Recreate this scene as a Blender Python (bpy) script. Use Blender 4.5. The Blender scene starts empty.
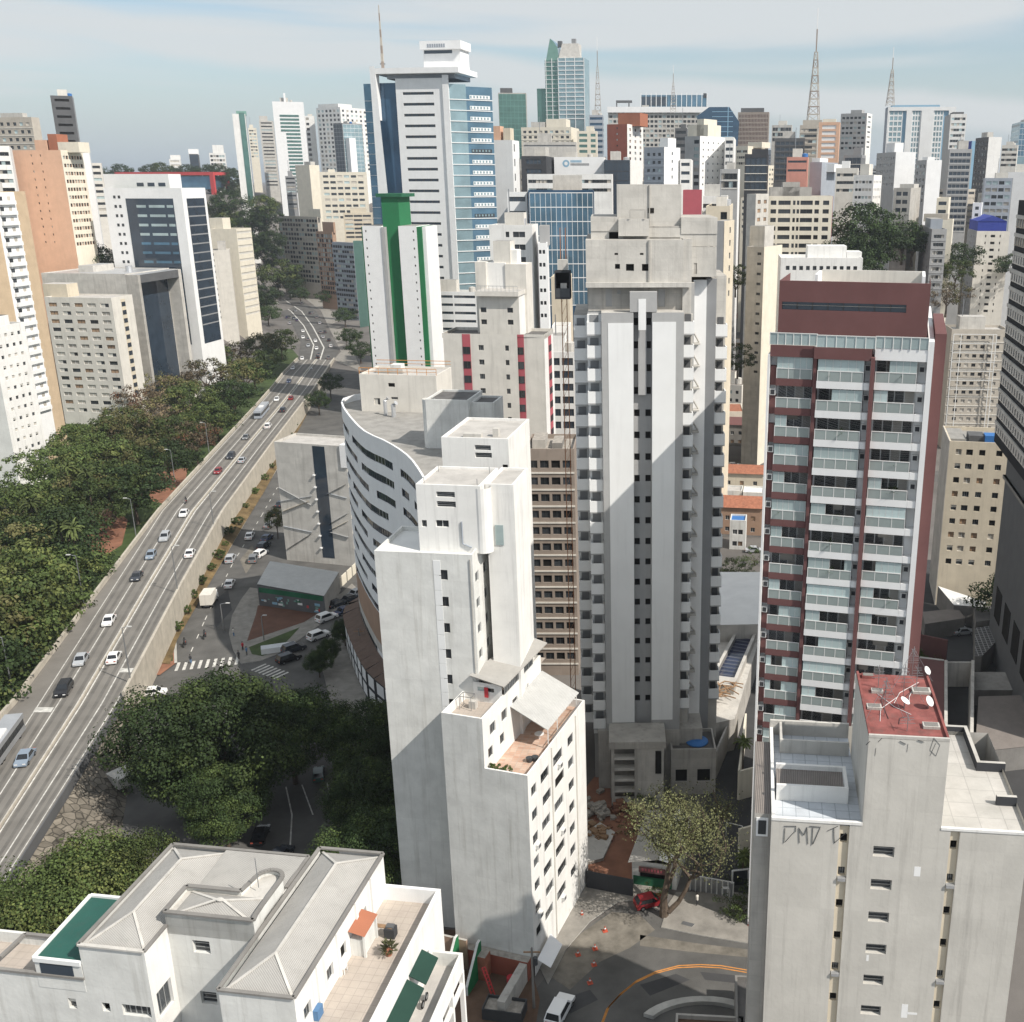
import bpy, bmesh, math, random
from mathutils import Vector, Matrix
rnd = random.Random(7)
CLOUD_X, CLOUD_Z = 3.1, .9
HAZE = .00013
R = math.radians
SC = bpy.context.scene
COL = SC.collection
# ---------------------------------------------------------------- camera, light, exposure
HC, TH, FL, CX, CY = 86.0, R(17.6), 1040.0, 645.0, 511.0
cam = bpy.data.cameras.new("camera"); camo = bpy.data.objects.new("camera", cam); COL.objects.link(camo)
camo.location = (0, 0, HC); camo.rotation_euler = (R(90) - TH, 0, 0)
cam.sensor_width = 36; cam.lens = FL / 1024 * 36; cam.shift_x = -(CX - 512) / 1024
cam.clip_start = 1; cam.clip_end = 30000
SC.camera = camo
SUN_A, SUN_E = 32, 46          # azimuth towards the camera side from +x, elevation
sd = Vector((math.cos(R(SUN_A)), -math.sin(R(SUN_A)), math.tan(R(SUN_E)))).normalized()
sun = bpy.data.lights.new("sun", 'SUN'); suno = bpy.data.objects.new("sun", sun); COL.objects.link(suno)
sun.energy = 3.9; sun.angle = R(0.55); sun.color = (1, .94, .86)
suno.rotation_euler = sd.to_track_quat('Z', 'Y').to_euler()
wd = bpy.data.worlds.new("World"); SC.world = wd; wd.use_nodes = True
nt = wd.node_tree; N = nt.nodes; LK = nt.links
for n in list(N): N.remove(n)
def nn(t, ty, **k):
 n = t.nodes.new(ty)
 for a, b in k.items(): setattr(n, a, b)
 return n
sky = nn(nt, 'ShaderNodeTexSky', sky_type='NISHITA', sun_disc=False)
sky.sun_elevation = R(SUN_E); sky.sun_rotation = math.atan2(sd.x, sd.y)
sky.air_density = 1.2; sky.dust_density = 2.0; sky.ozone_density = 1.5; sky.altitude = 800
tc = nn(nt, 'ShaderNodeTexCoord'); sep = nn(nt, 'ShaderNodeSeparateXYZ'); LK.new(tc.outputs['Generated'], sep.inputs[0])
# cirrus: broad, slightly tilted bands high up that melt into a pale haze near the horizon
def mth(op, a, b=None, c=None):
 n = nn(nt, 'ShaderNodeMath', operation=op)
 for i, q in enumerate((a, b, c)):
  if q is None: continue
  if isinstance(q, (int, float)): n.inputs[i].default_value = q
  else: LK.new(q, n.inputs[i])
 return n.outputs[0]
mp = nn(nt, 'ShaderNodeMapping'); mp.inputs['Rotation'].default_value = (0, R(5), 0); mp.inputs['Scale'].default_value = (1.7, 1.0, 21); mp.inputs['Location'].default_value = (CLOUD_X, .4, CLOUD_Z)
LK.new(tc.outputs['Generated'], mp.inputs[0])
nz = nn(nt, 'ShaderNodeTexNoise'); nz.inputs['Scale'].default_value = 1.0; nz.inputs['Detail'].default_value = 5; nz.inputs['Roughness'].default_value = .42; nz.inputs['Distortion'].default_value = .35
LK.new(mp.outputs[0], nz.inputs['Vector'])
mr = nn(nt, 'ShaderNodeMapRange', interpolation_type='SMOOTHSTEP'); mr.inputs[1].default_value = .44; mr.inputs[2].default_value = .60; mr.inputs[3].default_value = .0; mr.inputs[4].default_value = .9
LK.new(nz.outputs[0], mr.inputs[0])
hz_ = nn(nt, 'ShaderNodeMapRange', interpolation_type='SMOOTHSTEP'); hz_.inputs[1].default_value = -.01; hz_.inputs[2].default_value = .14; hz_.inputs[3].default_value = .95; hz_.inputs[4].default_value = .05
LK.new(sep.outputs[2], hz_.inputs[0])
mixh = nn(nt, 'ShaderNodeMix', data_type='RGBA'); LK.new(hz_.outputs[0], mixh.inputs[0]); LK.new(sky.outputs[0], mixh.inputs[6]); mixh.inputs[7].default_value = (4.15, 4.8, 5.35, 1)
mixc = nn(nt, 'ShaderNodeMix', data_type='RGBA'); zf = nn(nt, 'ShaderNodeMapRange', interpolation_type='SMOOTHSTEP'); zf.inputs[1].default_value = .25; zf.inputs[2].default_value = .6; zf.inputs[3].default_value = 1; zf.inputs[4].default_value = .1; LK.new(sep.outputs[2], zf.inputs[0])
n2 = nn(nt, 'ShaderNodeTexNoise'); n2.inputs['Scale'].default_value = 5.; n2.inputs['Detail'].default_value = 4; LK.new(tc.outputs['Generated'], n2.inputs['Vector'])
bz = mth('ADD', mth('MULTIPLY_ADD', sep.outputs[0], .085, sep.outputs[2]), mth('MULTIPLY', n2.outputs[0], .03))       # one long sloping band
bd = nn(nt, 'ShaderNodeMapRange', interpolation_type='SMOOTHSTEP'); bd.inputs[1].default_value = .021; bd.inputs[2].default_value = .007; bd.inputs[3].default_value = 0; bd.inputs[4].default_value = .85; LK.new(mth('ABSOLUTE', mth('SUBTRACT', bz, .093)), bd.inputs[0])
lf_ = nn(nt, 'ShaderNodeMapRange', interpolation_type='SMOOTHSTEP'); lf_.inputs[1].default_value = .028; lf_.inputs[2].default_value = .075; lf_.inputs[3].default_value = .15; LK.new(sep.outputs[2], lf_.inputs[0])
up_ = nn(nt, 'ShaderNodeMapRange', interpolation_type='SMOOTHSTEP'); up_.inputs[1].default_value = .22; up_.inputs[2].default_value = .5; up_.inputs[4].default_value = .75; LK.new(sep.outputs[2], up_.inputs[0])   # pale veil added overhead, out of view, to lift the fill light
LK.new(mth('MAXIMUM', mth('MULTIPLY', mth('MAXIMUM', mth('MULTIPLY', mr.outputs[0], lf_.outputs[0]), bd.outputs[0]), zf.outputs[0]), up_.outputs[0]), mixc.inputs[0]); LK.new(mixh.outputs[2], mixc.inputs[6]); mixc.inputs[7].default_value = (5.5, 5.75, 5.85, 1)
bg = nn(nt, 'ShaderNodeBackground'); LK.new(mixc.outputs[2], bg.inputs[0]); bg.inputs[1].default_value = .095
wo = nn(nt, 'ShaderNodeOutputWorld'); LK.new(bg.outputs[0], wo.inputs[0])
SC.view_settings.view_transform = 'Standard'; SC.view_settings.look = 'None'; SC.view_settings.exposure = 0.46; SC.view_settings.gamma = 1
SC.view_settings.use_curve_mapping = False

# ---------------------------------------------------------------- materials
MATS = {}
def pmat(name, col, rough=.85, var=.12, sc=.35, streak=0., metal=0., spec=.3, bump=0., objcol=False, isl=0., grid=0., gw=3., gh=3., rnd_obj=0., dark=(.1, .09, .08)):
 """procedural paint / plaster / metal: base colour broken by noise, optional rain streaks and bump"""
 m = bpy.data.materials.new(name); m.use_nodes = True; t = m.node_tree
 b = t.nodes['Principled BSDF']; b.inputs['Roughness'].default_value = rough; b.inputs['Metallic'].default_value = metal
 b.inputs['Specular IOR Level'].default_value = spec
 L = t.links.new
 co = nn(t, 'ShaderNodeTexCoord')
 n1 = nn(t, 'ShaderNodeTexNoise'); n1.inputs['Scale'].default_value = sc; n1.inputs['Detail'].default_value = 6; n1.inputs['Roughness'].default_value = .62
 L(co.outputs['Object'], n1.inputs['Vector'])
 r1 = nn(t, 'ShaderNodeMapRange'); r1.inputs[1].default_value = .3; r1.inputs[2].default_value = .7; r1.inputs[3].default_value = 1 - var; r1.inputs[4].default_value = 1 + var * .7
 L(n1.outputs[0], r1.inputs[0])
 mul = nn(t, 'ShaderNodeVectorMath', operation='SCALE')
 if objcol:
  oi = nn(t, 'ShaderNodeObjectInfo'); L(oi.outputs['Color'], mul.inputs[0])
 else:
  mul.inputs[0].default_value = col[:3]
 fac = r1.outputs[0]
 if isl:
  g = nn(t, 'ShaderNodeNewGeometry'); ri = nn(t, 'ShaderNodeMapRange'); ri.inputs[3].default_value = 1 - isl; ri.inputs[4].default_value = 1 + isl
  L(g.outputs['Random Per Island'], ri.inputs[0]); mm = nn(t, 'ShaderNodeMath', operation='MULTIPLY'); L(fac, mm.inputs[0]); L(ri.outputs[0], mm.inputs[1]); fac = mm.outputs[0]
 if rnd_obj:
  oi2 = nn(t, 'ShaderNodeObjectInfo'); ri = nn(t, 'ShaderNodeMapRange'); ri.inputs[3].default_value = 1 - rnd_obj; ri.inputs[4].default_value = 1 + rnd_obj
  L(oi2.outputs['Random'], ri.inputs[0]); mm = nn(t, 'ShaderNodeMath', operation='MULTIPLY'); L(fac, mm.inputs[0]); L(ri.outputs[0], mm.inputs[1]); fac = mm.outputs[0]
 if grid:                                             # faint patches where the wall was painted or cast in bays
  sx = nn(t, 'ShaderNodeSeparateXYZ'); L(co.outputs['Object'], sx.inputs[0]); ax = nn(t, 'ShaderNodeMath', operation='MULTIPLY_ADD'); L(sx.outputs[1], ax.inputs[0]); ax.inputs[1].default_value = .8; L(sx.outputs[0], ax.inputs[2])
  cv = nn(t, 'ShaderNodeCombineXYZ'); L(ax.outputs[0], cv.inputs[0]); L(sx.outputs[2], cv.inputs[1])
  br = nn(t, 'ShaderNodeTexBrick', offset=.0); br.inputs['Scale'].default_value = 1; br.inputs['Brick Width'].default_value = gw; br.inputs['Row Height'].default_value = gh; br.inputs['Mortar Size'].default_value = .025; br.inputs['Mortar Smooth'].default_value = .6
  br.inputs['Color1'].default_value = (1 + grid,) * 3 + (1,); br.inputs['Color2'].default_value = (1 - grid,) * 3 + (1,); br.inputs['Mortar'].default_value = (1 - 2 * grid,) * 3 + (1,); L(cv.outputs[0], br.inputs['Vector'])
  mm = nn(t, 'ShaderNodeMath', operation='MULTIPLY'); L(fac, mm.inputs[0]); L(br.outputs[0], mm.inputs[1]); fac = mm.outputs[0]
 L(fac, mul.inputs['Scale'])
 out = mul.outputs[0]
 if streak:
  mp = nn(t, 'ShaderNodeMapping'); mp.inputs['Scale'].default_value = (1.3, 1.3, .07); L(co.outputs['Object'], mp.inputs[0])
  n2 = nn(t, 'ShaderNodeTexNoise'); n2.inputs['Scale'].default_value = 1.0; n2.inputs['Detail'].default_value = 5; n2.inputs['Roughness'].default_value = .7; L(mp.outputs[0], n2.inputs['Vector'])
  r2 = nn(t, 'ShaderNodeMapRange'); r2.inputs[1].default_value = .52; r2.inputs[2].default_value = .78; r2.inputs[3].default_value = 0; r2.inputs[4].default_value = streak; L(n2.outputs[0], r2.inputs[0])
  mx = nn(t, 'ShaderNodeMix', data_type='RGBA'); L(r2.outputs[0], mx.inputs[0]); L(out, mx.inputs[6]); mx.inputs[7].default_value = (*dark, 1); out = mx.outputs[2]
 L(out, b.inputs['Base Color'])
 if bump:
  n3 = nn(t, 'ShaderNodeTexNoise'); n3.inputs['Scale'].default_value = 3; n3.inputs['Detail'].default_value = 5; L(co.outputs['Object'], n3.inputs['Vector'])
  bp = nn(t, 'ShaderNodeBump'); bp.inputs['Strength'].default_value = bump; bp.inputs['Distance'].default_value = .1; L(n3.outputs[0], bp.inputs['Height']); L(bp.outputs[0], b.inputs['Normal'])
 MATS[name] = m
 return m
def stripes(name, c1, c2, scale, axis=0, rough=.8, metal=0.):
 """corrugated / tiled sheet: wave bump plus colour bands along one axis (object space)"""
 m = pmat(name, c1, rough, .15, .5, .25, metal); t = m.node_tree; b = t.nodes['Principled BSDF']
 co = nn(t, 'ShaderNodeTexCoord'); w = nn(t, 'ShaderNodeTexWave', wave_type='BANDS', bands_direction='XYZ'[axis]); w.inputs['Scale'].default_value = scale; w.inputs['Distortion'].default_value = .0
 mp = nn(t, 'ShaderNodeMapping'); mp.inputs['Rotation'].default_value = (0, 0, R(8)); t.links.new(co.outputs['Object'], mp.inputs[0]); t.links.new(mp.outputs[0], w.inputs['Vector'])
 l = b.inputs['Base Color'].links[0]; src = l.from_socket
 mx = nn(t, 'ShaderNodeMix', data_type='RGBA'); r = nn(t, 'ShaderNodeMapRange'); r.inputs[4].default_value = .7; t.links.new(w.outputs['Fac'], r.inputs[0])
 t.links.new(r.outputs[0], mx.inputs[0]); t.links.new(src, mx.inputs[6]); mx.inputs[7].default_value = (*c2, 1); t.links.new(mx.outputs[2], b.inputs['Base Color'])
 bp = nn(t, 'ShaderNodeBump'); bp.inputs['Strength'].default_value = .6; bp.inputs['Distance'].default_value = .06; t.links.new(w.outputs['Fac'], bp.inputs['Height']); t.links.new(bp.outputs[0], b.inputs['Normal'])
 return m
def tiles(name, c1, c2, mortar, w, h, msize=.02, rough=.8, rot=8):
 m = pmat(name, c1, rough, .15, .4, .15); t = m.node_tree; b = t.nodes['Principled BSDF']
 co = nn(t, 'ShaderNodeTexCoord'); mp = nn(t, 'ShaderNodeMapping'); mp.inputs['Rotation'].default_value = (0, 0, R(rot)); t.links.new(co.outputs['Object'], mp.inputs[0])
 br = nn(t, 'ShaderNodeTexBrick', offset=0.); br.inputs['Scale'].default_value = 1; br.inputs['Brick Width'].default_value = w; br.inputs['Row Height'].default_value = h; br.inputs['Mortar Size'].default_value = msize
 br.inputs['Color1'].default_value = (1, 1, 1, 1); br.inputs['Color2'].default_value = tuple(c2[i] / max(c1[i], .01) for i in range(3)) + (1,); br.inputs['Mortar'].default_value = tuple(mortar[i] / max(c1[i], .01) for i in range(3)) + (1,)
 t.links.new(mp.outputs[0], br.inputs['Vector'])
 src = b.inputs['Base Color'].links[0].from_socket
 vm = nn(t, 'ShaderNodeVectorMath', operation='MULTIPLY'); t.links.new(src, vm.inputs[0]); t.links.new(br.outputs[0], vm.inputs[1]); t.links.new(vm.outputs[0], b.inputs['Base Color'])
 return m
def cells(name, c, sc):
 """irregular flagstones: voronoi cells with their own tone and dark joints"""
 m = pmat(name, c, .9, .3, .8); t = m.node_tree; b = t.nodes['Principled BSDF']; co = nn(t, 'ShaderNodeTexCoord'); src = b.inputs['Base Color'].links[0].from_socket
 v1 = nn(t, 'ShaderNodeTexVoronoi'); v2 = nn(t, 'ShaderNodeTexVoronoi', feature='DISTANCE_TO_EDGE')
 for v in (v1, v2): v.inputs['Scale'].default_value = sc; t.links.new(co.outputs['Object'], v.inputs['Vector'])
 r1 = nn(t, 'ShaderNodeMapRange'); r1.inputs[3].default_value = .55; r1.inputs[4].default_value = 1.5; t.links.new(v1.outputs['Color'], r1.inputs[0]); r2 = nn(t, 'ShaderNodeMapRange'); r2.inputs[1].default_value = .02; r2.inputs[2].default_value = .09; r2.inputs[3].default_value = .3; t.links.new(v2.outputs['Distance'], r2.inputs[0])
 mm = nn(t, 'ShaderNodeMath', operation='MULTIPLY'); t.links.new(r1.outputs[0], mm.inputs[0]); t.links.new(r2.outputs[0], mm.inputs[1]); vm = nn(t, 'ShaderNodeVectorMath', operation='SCALE'); t.links.new(src, vm.inputs[0]); t.links.new(mm.outputs[0], vm.inputs['Scale']); t.links.new(vm.outputs[0], b.inputs['Base Color'])
 return m
P = pmat
P('white_paint', (.76, .75, .72), var=.08, streak=.3, grid=.02); P('white_clean', (.80, .80, .79), var=.05, streak=.08)
P('white_worn', (.66, .66, .63), var=.12, sc=.5, streak=.42, bump=.15, dark=(.2, .18, .14), grid=.035); P('offwhite', (.66, .63, .57), var=.1, streak=.25)
P('cream', (.62, .55, .43), var=.1, streak=.2); P('cream_pale', (.70, .65, .54), var=.08, streak=.2); P('tan', (.52, .40, .27), var=.1, streak=.15)
P('peach', (.66, .42, .29), var=.08, streak=.12); P('beige_grey', (.46, .42, .36), var=.1, streak=.3); P('taupe', (.30, .25, .21), var=.1, streak=.25)
P('concrete', (.42, .40, .365), var=.18, sc=.4, streak=.5, bump=.2, grid=.06, gw=2.4, gh=1.5); P('concrete_pale', (.52, .50, .46), var=.15, sc=.4, streak=.4, bump=.2, grid=.045, gw=2.4, gh=1.5)
P('concrete_dark', (.22, .21, .195), var=.2, streak=.4, bump=.2); P('gable_grey', (.54, .52, .475), var=.1, sc=.3, streak=.34, bump=.12, grid=.03)
P('grey_paint', (.38, .38, .375), var=.08, streak=.15); P('grey_mid', (.26, .265, .27), var=.08, streak=.12); P('panel_white', (.755, .76, .75), var=.05, sc=.2, streak=.1)
P('grey_blue', (.33, .36, .40), var=.08, streak=.15); P('charcoal', (.045, .047, .052), var=.15); P('dark_grey', (.11, .112, .115), var=.15, streak=.2)
P('maroon', (.155, .073, .07), var=.1, streak=.12); P('brick_red', (.27, .085, .055), var=.15, streak=.2); P('pink_red', (.42, .10, .12), var=.08); P('red_frame', (.50, .06, .06), var=.08)
P('orange_wall', (.36, .14, .08), var=.1); P('pink_wall', (.60, .28, .22), var=.1, streak=.2); P('green_paint', (.02, .17, .065), var=.08, streak=.1); P('sea_green', (.18, .33, .28), var=.1, streak=.2)
P('blue_paint', (.03, .05, .28), var=.1); P('sky_blue_wall', (.25, .42, .55), var=.08); P('blue_plastic', (.04, .16, .42), rough=.5, var=.1); P('tan_brick', (.36, .24, .17), var=.12, streak=.2)
P('tile_brown', (.13, .09, .07), var=.2, sc=1.); P('terracotta', (.34, .14, .085), var=.3, sc=1.5, streak=.3, bump=.3); P('red_deck', (.25, .085, .075), var=.4, sc=.9, streak=.5); P('rust', (.30, .13, .06), var=.3, sc=1.)
P('mural_brick', (.12, .06, .04), var=.2)
P('metal_light', (.55, .56, .57), rough=.45, var=.1, metal=.6); P('metal_dark', (.08, .085, .09), rough=.5, var=.15, metal=.4); P('steel', (.35, .36, .37), rough=.4, var=.1, metal=.7)
P('roof_grey', (.30, .29, .27), var=.22, sc=.5, streak=.3, bump=.2); P('roof_dark', (.12, .115, .11), var=.3, sc=.5, bump=.2); P('roof_pale', (.46, .44, .41), var=.2, sc=.5, bump=.15); P('roof_white', (.72, .72, .70), var=.08, sc=.3)
stripes('corrugated', (.46, .445, .415), (.31, .30, .28), 3.2, 0); stripes('corrugated_old', (.27, .24, .22), (.13, .115, .10), 2.2, 0); stripes('corrugated_green', (.03, .12, .095), (.02, .085, .068), 3.4, 1, .5); stripes('corrugated_white', (.52, .52, .50), (.4, .4, .39), 2.2, 0)
tiles('terrace_tile', (.45, .395, .34), (.43, .375, .325), (.35, .31, .27), .6, .6); tiles('deck_tile', (.50, .48, .445), (.46, .445, .41), (.38, .365, .34), 1.9, 1.9, .035, rot=6); tiles('deck_tile_blue', (.52, .55, .58), (.5, .53, .56), (.36, .39, .42), 1.0, 1.0, .04, rot=6)
tiles('patio_brick', (.46, .28, .2), (.56, .42, .33), (.4, .35, .3), .7, .4); cells('stone_slab', (.175, .155, .125), .85); tiles('grid_fence', (.05, .05, .05), (.05, .05, .05), (.3, .3, .3), .8, .8, .1)
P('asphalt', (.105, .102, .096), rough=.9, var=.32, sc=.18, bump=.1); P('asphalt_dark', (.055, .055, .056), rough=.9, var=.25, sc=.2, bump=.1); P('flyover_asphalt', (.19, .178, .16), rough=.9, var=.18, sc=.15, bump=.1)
P('asphalt_dusty', (.17, .155, .13), rough=.95, var=.4, sc=.5); P('flyover_track', (.145, .137, .124), rough=.9, var=.25, sc=.3); P('sidewalk', (.25, .235, .21), var=.25, sc=.6, bump=.2); P('kerb', (.42, .41, .38), var=.2, sc=.7); P('barrier', (.47, .43, .36), var=.18, sc=.5, streak=.35); P('road_white', (.56, .55, .51), var=.4, sc=1.2); P('road_yellow', (.55, .24, .06), var=.25, sc=1.5)
P('soil', (.25, .12, .075), var=.3, sc=.3, bump=.3); P('soil_dark', (.12, .075, .05), var=.3, sc=.4, bump=.3); P('grass', (.05, .075, .022), var=.45, sc=.25, bump=.5); P('grass_dry', (.15, .105, .05), var=.6, sc=.35, bump=.5); P('city_ground', (.14, .13, .12), var=.4, sc=.04, bump=.1)
P('rubble', (.36, .33, .29), var=.35, sc=1.5, bump=.6); P('bark', (.10, .075, .055), var=.3, sc=2, bump=.5); P('wood', (.30, .19, .11), var=.25, sc=2)
def glass(name, col, rough=.08, metal=.0, spec=.6, var=.25, sc=.15, rnd=.0): P(name, col, rough, var, sc, metal=metal, spec=spec, rnd_obj=rnd)
glass('glass', (.035, .04, .045), .1, spec=.5, rnd=.6); glass('glass_navy', (.03, .045, .065), .06, spec=.8); glass('glass_blue', (.13, .24, .33), .07, .55); glass('glass_cyan', (.30, .42, .46), .1, .45); glass('glass_green', (.12, .24, .21), .08, .5)
glass('glass_rail', (.32, .37, .36), .15, .2); glass('glass_pale', (.47, .57, .57), .15, .2, rnd=.2); glass('glass_deep', (.045, .10, .17), .06, .4); glass('opening', (.018, .017, .016), .9, spec=.1); glass('pool_water', (.02, .03, .07), .05, spec=.8)
P('curtain', (.45, .42, .37), var=.2, rnd_obj=.35); P('shutter', (.60, .58, .53), var=.1, rnd_obj=.2); P('shutter_brown', (.33, .22, .14), var=.15, rnd_obj=.3); P('frame_white', (.68, .68, .66), var=.05); P('frame_dark', (.06, .06, .06), var=.1); P('frame_alu', (.40, .41, .41), rough=.4, var=.08, metal=.5)
P('car_paint', (1, 1, 1), rough=.25, var=.02, spec=.6, objcol=True); P('car_glass', (.015, .018, .022), rough=.08, var=.1, spec=.7); P('tyre', (.015, .015, .015), var=.1); P('cloth_red', (.5, .05, .06)); P('cloth_blue', (.1, .2, .35)); P('cone_orange', (.45, .09, .05)); P('plastic_white', (.75, .75, .74), rough=.4)
P('skin', (.35, .2, .14)); P('awning_green', (.015, .045, .033), var=.2); P('board_green', (.02, .12, .06), var=.3); P('sign_white', (.8, .8, .8), var=.03); P('black', (.012, .012, .012)); P('lamp_head', (.5, .5, .48))
def leafmat(name, col, isl=.4):
 m = P(name, col, .65, .4, .22, spec=.15, isl=isl, rnd_obj=.36); return m
leafmat('leaf_dark', (.033, .054, .018)); leafmat('leaf', (.062, .088, .026)); leafmat('leaf_light', (.095, .112, .034)); leafmat('leaf_olive', (.105, .10, .04)); leafmat('leaf_brown', (.13, .10, .062)); leafmat('leaf_palm', (.075, .095, .03)); leafmat('leaf_red', (.14, .07, .04)); leafmat('leaf_sparse', (.115, .12, .055), .5)

# ---------------------------------------------------------------- pixel -> world ground truth and frames
cT, sT = math.cos(TH), math.sin(TH)
def ray(px, py):
 u = (px - CX) / FL; v = (CY - py) / FL
 return Vector((u, cT + v * sT, -sT + v * cT))
def atz(px, py, z=0.):
 d = ray(px, py); t = (z - HC) / d.z; return Vector((d.x * t, d.y * t, z))
def aty(px, py, y):
 d = ray(px, py); t = y / d.y; return Vector((d.x * t, y, HC + d.z * t))
def ss(a, b, x):
 t = min(1, max(0, (x - a) / (b - a))); return t * t * (3 - 2 * t)
def terrain(x, y):
 xv = -112 - .25 * (y - 251)
 V = ss(30, 95, abs(x - xv))
 side = 72 * ss(470, 1150, y) if x > xv else 50 * ss(390, 600, y) + 25 * ss(700, 1100, y)
 return V * side + (1 - V) * 75 * ss(880, 1250, y)
class Fr:
 """a building's own frame: u along the front, v into depth, z up"""
 def __init__(s, x, y, phi=0.):
  s.x, s.y = x, y; a = R(phi); s.phi = a
  s.c, s.s = math.cos(a), math.sin(a)
 def W(s, u, v, z): return Vector((s.x + u * s.c - v * s.s, s.y + u * s.s + v * s.c, z))
 def loc(s, p):
  dx, dy = p.x - s.x, p.y - s.y; return (dx * s.c + dy * s.s, -dx * s.s + dy * s.c, p.z)
 def _d(s, px, py):
  d = ray(px, py); o = (-s.x * s.c - s.y * s.s, s.x * s.s - s.y * s.c)
  return o, (d.x * s.c + d.y * s.s, -d.x * s.s + d.y * s.c, d.z)
 def hF(s, px, py, v=0.):
  o, d = s._d(px, py); t = (v - o[1]) / d[1]; return o[0] + d[0] * t, HC + d[2] * t
 def hR(s, px, py, u=0.):
  o, d = s._d(px, py); t = (u - o[0]) / d[0]; return o[1] + d[1] * t, HC + d[2] * t
 def hZ(s, px, py, z):
  o, d = s._d(px, py); t = (z - HC) / d[2]; return o[0] + d[0] * t, o[1] + d[1] * t
 def sub(s, u, v, dphi=0.):
  p = s.W(u, v, 0); return Fr(p.x, p.y, math.degrees(s.phi) + dphi)
WF = Fr(0, 0, 0)

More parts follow.
